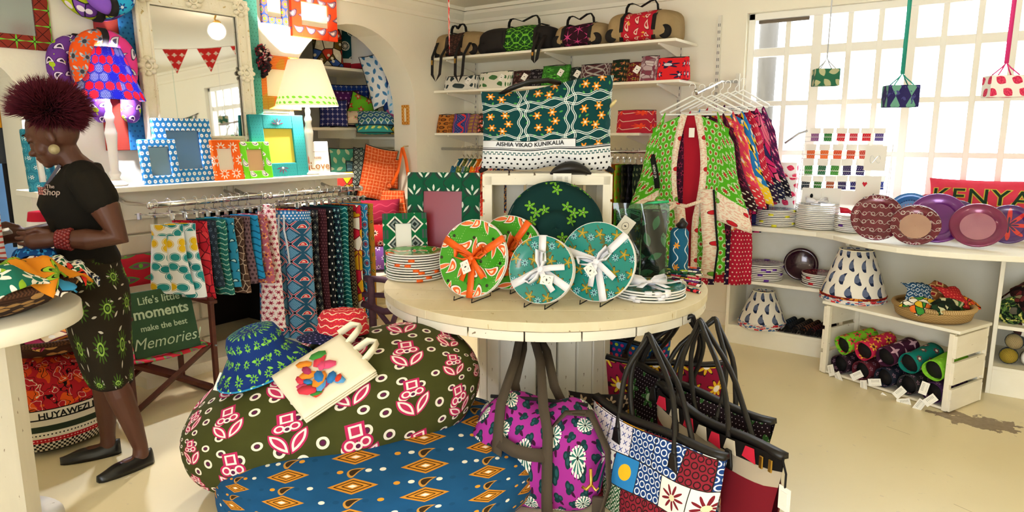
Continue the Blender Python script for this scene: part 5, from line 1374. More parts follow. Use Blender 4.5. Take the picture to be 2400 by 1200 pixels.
# kanga bag on the crate
KW, KH = .70, .50
def p_kanga(u, v):
    s = .25; ts = .2
    a, b, i, j = cell(u, v, s, ts, 0.0, .03, -.195)
    # chain of double wavy lines
    def chain(x, y, k): 
        w1 = cos(y * k) * .009 + .014
        return (ab(ab(x) - w1) < .0022) | (ab(ab(x) - w1 - .009) < .0018)
    a2, _, _, _ = cell(u, v, s, ts, 0.0, .03 + s / 2, -.195); _, b2, _, _ = cell(u, v, s, ts, 0.0, .03, -.195 + ts / 2)
    ch = chain(a2, v, 2 * PI / (ts / 2)) | chain(b2, u, 2 * PI / (s / 2))
    L = [(ch, '#dfe8e6')]
    for (x, y) in ((-.052, .04), (.028, .048), (-.045, -.03), (.045, -.004), (.012, -.05)):
        e, f = a - x, b - y
        L += [(flo(e, f, 6, .027, .3), '#1a1208'), (flo(e, f, 6, .0245, .3), '#e0902a'), (circ(e, f, .007), '#f2dcc0')]
    c, d, p, q = cell(u, v, .04, .04, .5); c, d = rot(c, d, rnd(p, q) * 6.3)
    teal = lay(mx(noise(u, v, 5.0, 3.0), '#0c3a3c', '#12474a'), (leaf(c, d, .011, .005) & (rnd(p, q, 2.0) > .5), '#4a9a4a'), *L)
    low = mx(noise(u, v, 9.0), '#dfe2ea', '#ecedf0')
    e, f, p, q = cell(u, v, .032, .03, .5, 0.0, .004)
    low = lay(low, (circ(e, f, .0062) & (v < .085), '#14161c'))
    key = (ab(v - .098 - (fr(u / .024) < .5) * .012) < .003) | ((ab(fr(u / .012) - .5) > .4) & (ab(v - .104) < .0085))
    low = lay(low, (key, '#1f5a5c'), (ab(v - .128) < .003, '#14161c'), (ab(v - .137) < .0018, '#14161c'))
    return lay(mx(v > .186, low, teal), ((v > .14) & (v < .186) & (u > .50), teal), ((v > .183) & (v < .187) & (u < .50), '#14161c'), ((ab(u - .50) < .002) & (v > .14) & (v < .186), '#14161c'))
kb = thing('kanga_bag', 'plump teal kanga print bag with orange flowers and lettering on the crate', 'bag', ck + Vector((0, 0, CH + .004)), AZ)
def kshape(sg):
    def f(s, q):
        X, Y = 2 * s - 1, 2 * q - 1
        e = max(0, 1 - abs(X) ** 3) ** .5 * max(0, 1 - abs(Y) ** 2.6) ** .5
        top = KH * (.83 + .17 * ss(-.6, .95, X)) - .03 * (1 - X * X) * 0
        z = q * top - .012 * math.sin(3 * X + 1) * (1 - q)
        lift = .035 * math.exp(-((X - .12) / .28) ** 2) * (1 - q) ** 3
        return (X * KW / 2 * (1 - .03 * math.sin(PI * q)), -sg * (.015 + .14 * e * (1 - .3 * q)), z + lift + .004)
    return f
MB().grid(kshape(1), 30, 24, su=KW, sv=KH).grid(kshape(-1), 30, 24, su=KW, sv=KH, flip=True).o('bag_body', C('teal_kanga_print', p_kanga), kb)
f1 = kshape(1)
def kw(x, y, q):
    s = (x + .255) / KW; t = (.162 + y) / KH; p = f1(max(0.005, s), t); return (p[0], p[1] - .003 - q, p[2])
text('AISHIA VIKAO KUNIKALIA', .036, M_ink, kb, (0, 0, 0), (0, 0, 0), warp=kw, bold=.0006, sx=.86)
MB().tube([(-.25, -.03, .40), (-.2, -.05, .43), (-.1, -.06, .465), (0, -.05, .475), (.07, -.03, .46)], .016, 8, flat=.6).o('top_handle', M_black, kb)
MB().grid(lambda s, q: (.015 + .21 * s, -.15 - .03 * math.sin(PI * q) * math.sin(PI * s), .0 + .06 * math.sin(PI * s) ** .7 * q - .005), 14, 6, su=.2, sv=.06).o('front_handle', M_black, kb, sol=.012)
for s in (-1, 1): MB().tube([(s * KW * .47, 0, .02), (s * (KW * .47 + .03), -.02, .0)], [.02, .012], 6).o('corner_tab', M_blackcl, kb)
MB().tube([(KW * .46, -.02, .33), (KW * .5, -.04, .36), (KW * .52, -.04, .375)], [.008, .01, .006], 6).o('toggle', mat('bone_toggle', '#d9c48a', .4), kb)
MB().tube([(KW * .47, 0, .49), (KW * .49, -.01, .46), (KW * .48, -.01, .41)], .004, 5).o('ribbon_tail', M_wrib, kb)
g = MB().box((0, 0, 0), (.095, .003, .085)).o('bag_tag', M_paper, kb, loc=(.075, -.165, -.045), rot=(.05, 0, 0))
MB().box((0, -.002, 0), (.06, .002, .06)).o('tag_text', M_print, g)
# cellophane wrapped bag and fabric rolls behind the teal plates
gb = thing('gift_bag', 'dark green floral fabric gift wrapped in green cellophane behind the teal plates', 'gift bag', at(1480, 655, z=TZ) + Vector((.02, .03, 0)), AZ - .2)
M_gb = C('dark_green_orange_flower', p_kanga)
MB().box((-.055, 0, .19), (.13, .1, .38)).o('fabric_body', M_gb, gb, bev=.015, uvo=(.05, .25))
MB().box((.08, .01, .19), (.13, .1, .38)).o('fabric_lower', C('dark_green_spotted', lambda u, v: lay(P_leaf('#12281f', '#d9d6c8', .09, None, .45, .2)(u, v), (noise(u, v, 20.0) > .62, '#1a3a2a'))), gb, bev=.012)
MB().grid(lambda s, q: (-.14 + .29 * s + .006 * math.sin(9 * q), -.062 - .018 * math.sin(PI * s) + .008 * math.sin(12 * s + 5 * q), .0 + .42 * q), 16, 12, su=.29, sv=.42).o('cellophane', M_greenfilm, gb)
MB().grid(lambda s, q: (.02 + .13 * s, -.05 + .11 * q, .245 + .17 * (1 - abs(2 * s - 1) ** 4 * .1) * 1.0 + .01 * math.sin(9 * q)), 6, 6).o('cellophane_top', M_greenfilm, gb)
MB().tube([(.02, -.06, .41), (.08, -.065, .425), (.15, -.05, .43)], .008, 6).o('cellophane_lip', mat('bright_green_film', '#1fae6e', .25, .5), gb)
gift_tag(gb, (-.07, -.085, .30), .0, 1.6); gb.children[-1].rotation_euler = (PI / 2, .6, 0)
b2 = thing('fabric_roll', 'teal and orange kanga fabric roll beside the green gift bag', 'fabric', gb.location + Vector((.15, .2, 0)), .3)
MB().lathe([(.05, 0), (.055, .02), (.05, .25), (.035, .27)], 20).o('rolled_cloth', M_kangablue if False else C('blue_white_chain', lambda u, v: lay('#1f5a78', (wave(v, fr(u / .07) * .07 - .035, .014, 70.0, .003), '#e0e6e6'), (flo(fr(u / .1) * .1 - .05, fr(v / .12) * .12 - .06, 6, .02, .3), '#e0902a'))), b2)
MB().tube([(.0, 0, .27), (.02, 0, .3), (.01, .01, .32)], [.03, .025, .01], 8).o('roll_end', M_black, b2)
# ------------------------------------------------------------------ bags hanging from the drum table
def tote(name, label, p0, p1, ztop, h, d, matl, hook, top=None, hr=.011, seed=0, bot=.86, handm=None, lean=.0, band=None, extra=None):
    """bag whose top edge runs p0 -> p1 (ground points); handles rise to the hook point"""
    p0, p1 = Vector((p0[0], p0[1], 0)), Vector((p1[0], p1[1], 0)); c = (p0 + p1) / 2; w_ = (p1 - p0).length
    yaw = math.atan2((p1 - p0).y, (p1 - p0).x)
    t = thing(name, label, 'bag', (c.x, c.y, ztop - h), yaw)
    rg = random.Random(seed); ph = rg.uniform(0, 6)
    def side(sg):
        def f(s, q):
            X = 2 * s - 1; wd = w_ * (bot + (1 - bot) * q)
            bul = (1 - abs(X) ** 4) ** .5 if abs(X) < 1 else 0
            dp = d * (.5 * bul) * (1 - .75 * q ** 1.6) + .006
            sag = -.03 * (1 - X * X) * q * q + .01 * math.sin(4 * X + ph) * q
            return (X * wd / 2, -sg * (dp + .008 * math.sin(5 * X + 7 * q + ph)) + lean * q, h * q + sag)
        return f
    MB().grid(side(1), 22, 16, su=w_, sv=h).grid(side(-1), 22, 16, su=w_, sv=h, flip=True).add(
        [side(1)(k / 22, 0) for k in range(23)] + [side(-1)(k / 22, 0) for k in range(23)], [(k, 23 + k, 24 + k, k + 1) for k in range(22)]).o('bag_body', matl, t)
    f1 = side(1)
    tp = [((2 * s - 1) * w_ / 2, lean, f1(s, 1)[2] + .006) for s in [k / 12 for k in range(13)]]
    MB().band(tp, .035, .02, (0, 1, 0)).o('zip_top', top or M_black, t)
    hl = t.matrix_basis.inverted() if False else (Matrix.Translation(t.location) @ Matrix.Rotation(yaw, 4, 'Z')).inverted() @ Vector(hook)
    for sg in (1, -1):
        q0, q1 = side(sg)(.27, .86), side(sg)(.73, .86)
        q0 = Vector(q0); q1 = Vector(q1); off = Vector((0, -sg * .008, 0))
        H = Vector(hl) + Vector((.012 * sg, -.01 * sg, 0))
        m1 = q0.lerp(H, .55) + Vector((-.05, 0, .03)); m2 = q1.lerp(H, .55) + Vector((.05, 0, .03))
        pts = []
        ctrl = [q0 + off, q0.lerp(m1, .5) + Vector((-.012, 0, .0)), m1, H.lerp(m1, .25) + Vector((0, 0, .012)), H + Vector((0, 0, .012)), H.lerp(m2, .25) + Vector((0, 0, .012)), m2, q1.lerp(m2, .5) + Vector((.012, 0, 0)), q1 + off]
        for i in range(len(ctrl) - 1):
            for k in range(3): 
                a = ctrl[max(0, i - 1)]; b = ctrl[i]; cc = ctrl[i + 1]; dd = ctrl[min(len(ctrl) - 1, i + 2)]; u = k / 3
                pts.append(.5 * ((2 * b) + (cc - a) * u + (2 * a - 5 * b + 4 * cc - dd) * u * u + (3 * b - a - 3 * cc + dd) * u ** 3))
        pts.append(ctrl[-1])
        MB().tube(pts, hr, 8).o('handle', handm or M_black, t)
        for q in (q0, q1): MB().grid(lambda s, r: (q.x + (s - .5) * .05 * (1 - .5 * r), q.y - sg * .012, q.z - .05 + .07 * r), 4, 4).o('handle_patch', handm or M_black, t, sol=.008)
    return t, f1, w_
TE = lambda px, py, z: tuple(at(px, py, z=z))
def p_patchwork(u, v):
    s = .13
    a, b, i, j = cell(u, v, s, s, .5); k = rnd(i, j, 3.0)
    base = pal(k, ['#e9e4da', '#2a5a34', '#e8e2ea', '#2f84c4', '#d8432a', '#8a2432', '#dfe6b8', '#1f3f7a', '#e6a41f', '#f0ece4'])
    c, d, p, q = cell(u, v, s / 4, s / 4, .5)
    e, f = a, b
    dots = circ(c, d, s * .07); ringm = ring(c, d, s * .09, s * .018); cross = (ab(ab(c) - ab(d)) < s * .018) & circ(c, d, s * .1)
    dd = ab(fr((ab(c) + ab(d)) / (s * .12)) - .5) < .18
    big = flo(e, f, 9, s * .4, .4)
    return lay(base, (dots & (k < .1), '#4a2a5a'), (dd & (k > .1) & (k < .2), '#dfe0cc'), (cross & (k > .2) & (k < .3), '#2a3f8a'), (circ(e, f, s * .25) & (k > .3) & (k < .4), '#f0c02a'), (ringm & (k > .4) & (k < .5), '#f0e6da'),
               (ringm & (k > .5) & (k < .6), '#2a1a1a'), (circ(e, f, s * .18) & (k > .6) & (k < .7), '#d0222f'), (ringm & (k > .7) & (k < .8), '#dfe6f0'), (big & (k > .8), '#7a1f2a'), (circ(e, f, s * .1) & (k > .8), '#f0d9b0'), ((ab(a) > s * .485) | (ab(b) > s * .485), '#2a211c'))
hk1 = at(1520, 792, z=.655); hk2 = at(1640, 757, z=.66); hk3 = at(1600, 772, z=.66)
M_patch = C('patchwork_print', p_patchwork)
pt, pf, pw = tote('tote_bag', 'large patchwork print tote with black handles in front under the table', TE(1395, 930, .40), TE(1702, 1082, .38), .40, .395, .2, M_patch, hk1, seed=1)
M_rb = C('red_black_beige_panels', lambda u, v: lay('#6e1420', (v > .30, '#a89a86'), (v > .36, '#161210'), (v < .07, '#b5a793'), (circ(u - .30, v - .24, .014), '#d8b04a')))
rt, rf, rw = tote('tote_bag', 'wine red tote with beige stripe and black zip behind the patchwork one', TE(1545, 905, .42), TE(1838, 1085, .40), .42, .415, .2, M_rb, hk2, seed=2)
for k, s in enumerate((.92, .97)):
    q = rf(s, 1); MB().box((q[0], q[1] - .03, q[2] - .03), (.016, .006, .045)).o('zip_pull', M_brass, rt, bev=.002)
q = rf(1, 1); g = MB().box((q[0] + .03, q[1] - .02, q[2] - .13), (.05, .003, .085)).o('price_tag', M_paper, rt); MB().box((q[0] + .03, q[1] - .023, q[2] - .13), (.03, .002, .05)).o('tag_print', M_tagp, rt)
MB().tube([(q[0], q[1] - .01, q[2]), (q[0] + .03, q[1] - .02, q[2] - .04), (q[0] + .03, q[1] - .02, q[2] - .09)], .004, 5).o('tag_cord', M_blackcl, rt)
m = MB()
for k in range(7):      # bold shapes of the kanga panel above the stripe
    s = .12 + .12 * k; q = rf(s, .93)
    m = MB(); m.add([(q[0] - .03, q[1] - .012, q[2] - .015), (q[0] + .035, q[1] - .012, q[2] - .02), (q[0] + .02, q[1] - .008, q[2] + .03), (q[0] - .02, q[1] - .008, q[2] + .025)], [(0, 1, 2, 3)])
    m.o('kanga_patch', [mat('kanga_red', '#c8203a', .9), mat('kanga_beige', '#c9bda6', .9)][k % 2] if k < 2 else MATS[['kanga_red', 'kanga_beige'][k % 2]], rt, sol=.004)
M_df = C('dark_plum_green_flower', lambda u, v: lay(P_flower('#1c0f14', '#2f5a2a', '#9ab08a', .13, 6, .4)(u, v), ((lambda a, b, i, j: circ(a, b, .0022))(*cell(u, v, .018, .018, .5)), '#a89aa0')))
tote('tote_bag', 'dark plum tote with green flowers behind the wine red tote', TE(1478, 835, .44), TE(1812, 1005, .40), .43, .425, .22, M_df, hk2 + Vector((.05, .06, 0)), seed=3)
M_rf = C('maroon_yellow_flower', P_flower('#8a1638', '#e0b02a', '#f0e6e0', .12, 8, .38, '#3a1420', .5, '#2a1018'))
tote('tote_bag', 'maroon tote with yellow flowers at the back under the table', TE(1420, 835, .42), TE(1700, 858, .40), .42, .415, .2, M_rf, hk3 + Vector((-.05, .2, 0)), seed=4)
M_bdt = C('navy_coloured_dot', lambda u, v: (lambda a, b, i, j: lay('#1a4a80', (circ(a, b, .009), pal(rnd(i, j), ['#e0405a', '#a8c82a', '#e8a02a', '#c82a6a']))))(*cell(u, v, .03, .03, .5)))
tote('tote_bag', 'navy tote with coloured dots furthest back under the table', TE(1425, 792, .40), TE(1572, 797, .40), .40, .395, .16, M_bdt, hk3 + Vector((-.18, .42, 0)), seed=5)
# purple duffel
du = thing('duffel_bag', 'purple floral duffel bag with brown straps hanging on the drum table', 'bag', (-1.44, 2.20, 0), math.radians(22))
def p_purple(u, v):
    s = .15
    a, b, i, j = cell(u, v, s, s, .5); d = ln(a, b); th = ang(a, b)
    spk = d < ((cos(th * 16.0) * .18 + .82) * .048)
    c, e, p, q = cell(u, v, s * .5, s * .5, .5, s * .28, s * .1); c, e = rot(c, e, rnd(p, q) * 6.3)
    grp = circ(c, e - .012, .015) | circ(c - .012, e + .004, .014) | circ(c + .012, e + .004, .014)
    lv = leaf(c, e + .024, .008, .02) | leaf(e + .02, c, .02, .006)
    ok = rnd(i, j, 4.0) > .25
    return lay(mx(noise(u, v, 6.0), '#962a86', '#a83498'), (lv, '#3a1030'), (grp, '#16363a'), (circ(c, e - .012, .008) | circ(c - .012, e + .004, .007), '#245054'),
               (spk & ok, '#16201e'), ((d < .043) & ok & (cos(th * 16.0) > -.5), '#efe8e0'), ((d < .034) & ok, '#e9e6dc'), ((d < .034) & (cos(th * 10.0) > 0.0) & ok, '#2a6a62'), ((d < .006) & ok, '#12201e'))
M_pur = C('purple_starburst_print', p_purple)
DW, DD, DH = .54, .30, .45
def fd(s, q):
    X = 2 * q - 1; a = 2 * PI * s
    e = max(0, 1 - abs(X) ** 5) ** .4
    c, z = math.cos(a), math.sin(a); c = math.copysign(abs(c) ** .7, c); z = math.copysign(abs(z) ** .75, z)
    rr = .86 + .14 * e
    dip = -.015 * math.exp(-((X - .1) / .45) ** 2) * max(0, z) ** 2
    return (X * DW / 2 + .012 * math.sin(3 * a + 2), DD / 2 * c * e * rr * (1 + .05 * math.sin(6 * X + 2 * a)), DH / 2 + DH / 2 * z * e * rr + dip + .012 * math.sin(7 * X + 3 * a) * max(0, z))
MB().grid(fd, 48, 28, True, False, 1.1, DW + .25).o('bag_body', M_pur, du)
HK = Vector((CR_ * .0, 0, 0)); a = -PI / 2 - .08 / CR_
hkw = TC + Matrix.Rotation(AZ, 3, 'Z') @ Vector((CR_ * math.cos(a) * 1.16, CR_ * math.sin(a) * 1.16, .60))
hl = (Matrix.Translation(du.location) @ Matrix.Rotation(math.radians(22), 4, 'Z')).inverted() @ hkw
for sy in (-1, 1):
    y = sy * (DD / 2 + .03)
    for sx, tw in ((-.13, -.06), (.07, .06)):
        pts = [(sx, y * .9, .02), (sx, y, .12), (sx, y, .26), (sx * .97, y * .88, .38), (sx * .85 + hl.x * .1, y * .66, .46), (sx * .55 + hl.x * .45, y * .4 + hl.y * .5, .46 + (hl.z - .46) * .5), (hl.x + sx * .25, hl.y + y * .12, hl.z - .035), (hl.x, hl.y - .012 * sy, hl.z + .016)]
        MB().band(pts, lambda q: .044 - .008 * q, .006, lambda q: (1, .2 * math.sin(3 * q) * sy, 0)).o('strap', M_brownweb, du)
MB().band([(-.12, -DD / 2 - .02, .33), (-.06, -DD / 2 - .026, .30), (.0, -DD / 2 - .026, .29), (.06, -DD / 2 - .022, .29)], .05, .006, (0, .3, 1)).o('pocket_band', M_brownweb, du)
MB().band([(.05, -.14, .36), (.13, -.12, .45), (.22, -.08, .44), (.29, -.09, .30), (.30, -.11, .16), (.27, -.15, .05)], .042, .005, (.3, 1, .2)).o('shoulder_strap', M_brownweb, du)
MB().tube([(.235, -.175, .26), (.24, -.18, .20), (.222, -.185, .18), (.205, -.18, .187)], .007, 6).tube([(.24, -.18, .20), (.258, -.185, .18), (.268, -.18, .19)], .005, 6).o('clasp', M_brass, du)
MB().box((.262, -.12, .08), (.05, .02, .08)).o('side_patch', M_brownweb, du, bev=.006)
MB().tube([(-.2, .0, .44), (0, .0, .445), (.2, .0, .44)], .008, 6).o('zip', M_blackcl, du)
# dark floral pouch squeezed between duffel and patchwork tote
t = thing('pouch', 'dark floral pouch squeezed between the duffel and the patchwork tote', 'pouch', tuple(at(1402, 975, z=.3)), .5)
t.location.z = .05
pillow(MB(), .26, .36, .1, M=Matrix.Translation((0, 0, .18)) @ Matrix.Rotation(PI / 2, 4, 'X')).o('pouch_body', C('black_beige_motif', lambda u, v: lay(P_flower('#1a1412', '#8f7a62', '#1a1412', .06, 6, .42)(u, v), ((v < .22) & (v > .05), mx(ring(fr(u / .05) - .5, fr(v / .05) - .5, .36, .07), '#a58f76', '#3f2d24')))), t)
# ------------------------------------------------------------------ shelves on the right wall
SY0 = 4.84
M_std = mat('slotted_standard', '#e2ded2', .5)
for k, (z, xr, lb) in enumerate(((2.175, -2.02, 'top white wall shelf loaded with travel bags'), (1.885, -1.98, 'middle white wall shelf lined with small pouches'), (1.505, -2.28, 'lowest white wall shelf above the clothes rail'))):
    t = thing('wall_shelf', lb, 'shelf', (0, 0, z))
    MB().bb((WX + .02, SY0, -.02), (-3.2, WY - .03, 0)).o('shelf_board', M_white, t, bev=.002); MB().bb((-3.197, SY0, -.02), (xr, WY - .03, 0)).o('shelf_board', M_white, t, bev=.002)
    for x in (-4.2, -3.15, -2.16 if k < 2 else -2.4):
        MB().prism([(0, 0), (-.40, 0), (-.40, -.012), (-.05, -.075), (0, -.09)], -.006, .006, Matrix.Translation((x, WY - .032, -.021)) @ Matrix.Rotation(PI / 2, 4, 'Z') @ Matrix.Rotation(PI / 2, 4, 'X')).o('bracket', M_std, t)
for k, x in enumerate((-4.2, -3.15, -2.16, -1.86)):
    t = thing('shelf_standard', ['slotted metal upright on the wall nearest the room corner', 'slotted metal upright on the wall behind the kanga bag', 'slotted metal upright on the wall at the shelf end', 'slotted metal upright on the wall between shelves and window'][k], 'upright', (x, WY - .014, 0))
    z1 = 2.2 if k < 3 else 2.37
    MB().bb((-.013, -.01, 1.2 if k < 3 else 1.2), (.013, .01, z1)).o('strip', M_std, t)
    n = 14; m = MB()
    for q in range(int((z1 - 1.3) / .05)):
        for s in (-.006, .006): m.box((s, -.0105, 1.3 + q * .05), (.004, .001, .022))
    m.o('slots', M_dgrey, t, kind='stuff')
def onshelf(l, r, t, b, y, z):
    """x-range and height of something on a shelf of height z, seen between pixel columns l..r with its top at row t"""
    x0 = at(l, b, y=y).x; x1 = at(r, b, y=y).x; zt = at((l + r) / 2, t, y=y).z
    return (x0 + x1) / 2, x1 - x0, max(.05, zt - z)
def pouch(label, l, r, t, b, z, matl, y=4.93, d=.12, tagp=False, seed=0, zipm=None):
    cx, w_, h = onshelf(l, r, t, b, y - d / 2, z); w_ *= .97
    o = thing('zip_pouch', label, 'pouch', (cx, y, z + .001), random.Random(seed).uniform(-.12, .12), 'pouches on the wall shelves')
    def side(s, q):
        a = 2 * PI * s; k = 1 - .86 * q ** 1.5; c, sn = math.cos(a), math.sin(a)
        return (math.copysign(abs(c) ** .35, c) * w_ / 2, math.copysign(abs(sn) ** .35, sn) * d / 2 * k, h * q + .004 * math.sin(5 * c + seed))
    MB().grid(side, 40, 8, True, False, 2 * (w_ + d), h).add([side(k / 40, 0) for k in range(40)], [tuple(range(40))[::-1]]).o('pouch_body', matl, o, uvo=(seed * .037, 0))
    MB().band([(-w_ / 2, 0, h), (0, 0, h + .004), (w_ / 2, 0, h)], .016, .006, (0, 1, 0)).o('zip', zipm or M_blackcl, o)
    if tagp:
        g = MB().box((0, 0, 0), (.045, .002, .055)).o('price_tag', M_paper, o, loc=(w_ * .25, -d * .35, h * .62), rot=(-.3, .5, 0))
        MB().box((0, -.002, 0), (.028, .001, .034)).o('tag_print', M_tagp, g)
    return o
pz = [
    ('white pouch with dark leaf spots at the corner end of the middle shelf', 1037, 1112, 178, 213, 1.885, P_leaf('#d9d6cc', '#2f3a3a', .07, None, .4, .24), True),
    ('white pouch with green leaves on the middle shelf', 1114, 1196, 168, 210, 1.885, P_leaf('#dcdacb', '#3f6a3a', .06, None, .4, .22), True),
    ('dark brown floral pouch on the middle shelf', 1196, 1234, 166, 206, 1.885, P_flower('#2a1a18', '#6a4a4a', '#2f5a3a', .04, 5, .4), True),
    ('black pouch with grey blossoms on the middle shelf', 1234, 1264, 163, 202, 1.885, P_flower('#1c181c', '#8a8488', '#1c181c', .03, 5, .3), False),
    ('bright green rosette pouch on the middle shelf', 1262, 1330, 153, 196, 1.885, P_flower('#2f6a26', '#54a83a', '#1f4a1c', .05, 8, .42), True),
    ('dark pouch with a white tag on the middle shelf', 1330, 1356, 158, 192, 1.885, P_dots('#1c2420', '#5a6a5a', .03, .2), True),
    ('grey and maroon lattice pouch on the middle shelf', 1354, 1424, 150, 188, 1.885, lambda u, v: lay('#4a2a30', (ab(fr((u + v) / .05) - .5) < .12, '#a8a09a'), (ab(fr((u - v) / .05) - .5) < .12, '#8a8684')), False),
    ('dark green floral pouch on the middle shelf behind the kanga bag', 1426, 1466, 140, 185, 1.885, P_flower('#16281c', '#8a4a3a', '#c8a04a', .04, 5, .4), False),
    ('maroon gold pouch with a white tag on the middle shelf', 1464, 1500, 146, 186, 1.885, P_flower('#5a1420', '#a8783a', '#2a3a1c', .035, 6, .4), True),
    ('silvery pink marbled pouch on the middle shelf', 1494, 1536, 131, 186, 1.885, P_patch(['#8a6a72', '#b5a0a4', '#7a3a4a', '#c9bcbc'], 40.0, '#6a4a52', .06), False),
    ('scarlet pouch with navy flowers at the window end of the middle shelf', 1534, 1606, 134, 186, 1.885, P_flower('#d8242a', '#2a2440', '#d8d0d8', .075, 6, .4), False),
    ('tan leopard spotted pouch at the corner end of the lowest shelf', 1019, 1056, 269, 309, 1.505, P_dots('#a8682a', '#3a2414', .035, .36, '#8a4a1c', .2), False),
    ('blue pouch with red sprigs on the lowest shelf', 1056, 1094, 267, 309, 1.505, lambda u, v: lay(P_dots('#28306e', '#6a8ac0', .012, .2)(u, v), (wave(v, fr(u / .05) * .05 - .025, .012, 60.0, .006), '#c8303a')), False),
    ('ochre lattice pouch on the lowest shelf', 1093, 1115, 268, 309, 1.505, P_grid(('#9a7a3a', '#8a6a34'), '#6a3a5a', .03, .12), False),
    ('black pouch with pink flower dots on the lowest shelf', 1114, 1150, 266, 309, 1.505, P_flower('#2a2c22', '#e8584a', '#d8d0c0', .04, 6, .42), False),
    ('red pouch with white wavy lines at the right of the lowest shelf', 1440, 1527, 259, 309, 1.505, lambda u, v: lay(P_wave('#b0283a', '#e6cdbc', .06, .0025)(u, v), (flo(fr(u / .09) * .09 - .045, fr(v / .1) * .1 - .05, 8, .022, .3), '#e8482a')), False),
]
for k, (lb, l, r, t, b, z, fn, tg) in enumerate(pz): pouch(lb, l, r, t, b, z, C('pouch_print_%d' % k, fn), seed=k, tagp=tg, d=.13)
def duffel(label, l, r, t, b, m_end, m_mid, y=5.03, d=.30, z=2.175, fr_=.5, hang=None, off=0.0):
    cx, w_, h = onshelf(l, r, t, b, y - d / 2, z); h *= .98
    o = thing('travel_bag', label, 'bag', (cx, y, z + .001), 0, 'travel bags on the top shelf')
    def sec(x0, x1, n=10):
        def f(s, q):
            x = x0 + (x1 - x0) * q; X = 2 * x / w_; e = max(0.02, 1 - abs(X) ** 6) ** .35; a = 2 * PI * s
            c, sn = math.cos(a), math.sin(a); c = math.copysign(abs(c) ** .6, c); sn = math.copysign(abs(sn) ** .6, sn)
            return (x, d / 2 * c * e * (1 - .15 * sn), h / 2 + h / 2 * sn * (e if sn > 0 else 1) + .006 * math.sin(20 * x + 3 * a) * max(0, sn))
        m = MB(); m.grid(f, 32, n, True, False, 2 * (d + h), abs(x1 - x0))
        b0 = len(m.v) - 32 * (n + 1); m.f += [[b0 + i for i in range(32)][::-1], [b0 + 32 * n + i for i in range(32)]]; m.uv += [None, None]; m.sm += [True, True]
        return m
    a, b_ = -w_ / 2 + w_ * (1 - fr_) / 2 + off * w_, w_ / 2 - w_ * (1 - fr_) / 2 + off * w_
    sec(-w_ / 2, a).o('end_panel', m_end, o); sec(b_, w_ / 2).o('end_panel', m_end, o); sec(a, b_).o('middle_panel', m_mid, o)
    for x in (a, b_): MB().band([(x, -d / 2 * .96, .01), (x, -d / 2 - .006, h * .4), (x, -d / 2 * .9, h * .8), (x, -d * .2, h + .004), (x, d * .2, h + .004)], .03, .004, (1, 0, 0)).o('strap_band', M_blackcl, o)
    MB().band([(a, -d * .25, h), (a + .005, -d * .25, h + .035), (a + .025, -d * .26, h + .06), (a + .06, -d * .27, h + .062), ((a + b_) / 2, -d * .3, h + .03), (b_ - .06, -d * .27, h + .066), (b_ - .025, -d * .26, h + .07), (b_ - .005, -d * .25, h + .04), (b_, -d * .25, h)], .032, .005, (0, 1, 0)).o('handle', M_blackcl, o)
    for x in (-w_ / 2 + w_ * .12, w_ / 2 - w_ * .12): MB().lathe([(.001, .006), (.05, .006), (.05, 0)], 20, M=Matrix.Translation((x, -d / 2 * .93, h * .25)) @ Matrix.Rotation(PI / 2, 4, 'X')).o('corner_patch', M_blackcl, o)
    if hang:
        for (x0, x1, dp) in hang:
            MB().band([(x0, -d / 2 - .02, h * .6), (x0 + .005, -d / 2 - .1, .0), (x0 + .01, -d / 2 - .115, -dp * .7), ((x0 + x1) / 2, -d / 2 - .12, -dp), (x1 - .01, -d / 2 - .115, -dp * .7), (x1, -d / 2 - .1, .0), (x1, -d / 2 - .01, h * .5)], .03, .004, (1, 0, 0)).o('hanging_strap', M_blackcl, o)
            MB().box((x0 + .006, -d / 2 - .108, -.05), (.016, .008, .04)).o('buckle', M_brass, o)
    return o
M_hexg = C('lime_hexagon_star', lambda u, v: (lambda a, b, i, j: lay('#16401c', ((ab(mth('MAXIMUM', ab(a), ab(a) * .5 + ab(b) * .866) - .046) < .003) | (dia(a, b, .04, .004) | dia(a * .5 + b * .866, b * .5 - a * .866, .04, .004) | dia(a * .5 - b * .866, b * .5 + a * .866, .04, .004)), '#7ac83a')))(*cell(u, v, .1, .087, .5)))
M_hexp = C('plum_hexagon_star', lambda u, v: (lambda a, b, i, j: lay('#2a0f1c', (dia(a, b, .05, .006) | dia(a * .5 + b * .866, b * .5 - a * .866, .05, .006) | dia(a * .5 - b * .866, b * .5 + a * .866, .05, .006), '#c0407a')))(*cell(u, v, .11, .095, .5)))
M_redk = C('red_white_kanga', lambda u, v: lay(P_pais('#b81f30', '#e8c0b0', '#b81f30', .08, '#7a1020')(u, v), (noise(u, v, 25.0) > .66, '#d8a04a')))
duffel('tan and dark travel bag with dangling straps nearest the room corner', 1008, 1122, 73, 137, M_tan, C('dark_brown_fleck', P_flower('#2a1c1a', '#5a3a30', '#2a1c1a', .04)), fr_=.3, hang=((-.17, -.06, .22), (.1, .2, .24)))
duffel('black travel bag with lime hexagon panel on the top shelf', 1110, 1286, 58, 126, M_blackcl, M_hexg, fr_=.4, hang=((.30, .36, .12),), off=.12)
duffel('tan travel bag with plum hexagon panel on the top shelf', 1290, 1410, 52, 110, M_tan, M_hexp, fr_=.52, y=5.02)
duffel('big tan travel bag with red kanga panel at the window end', 1412, 1578, 22, 92, M_tan, M_redk, fr_=.45, y=5.02)
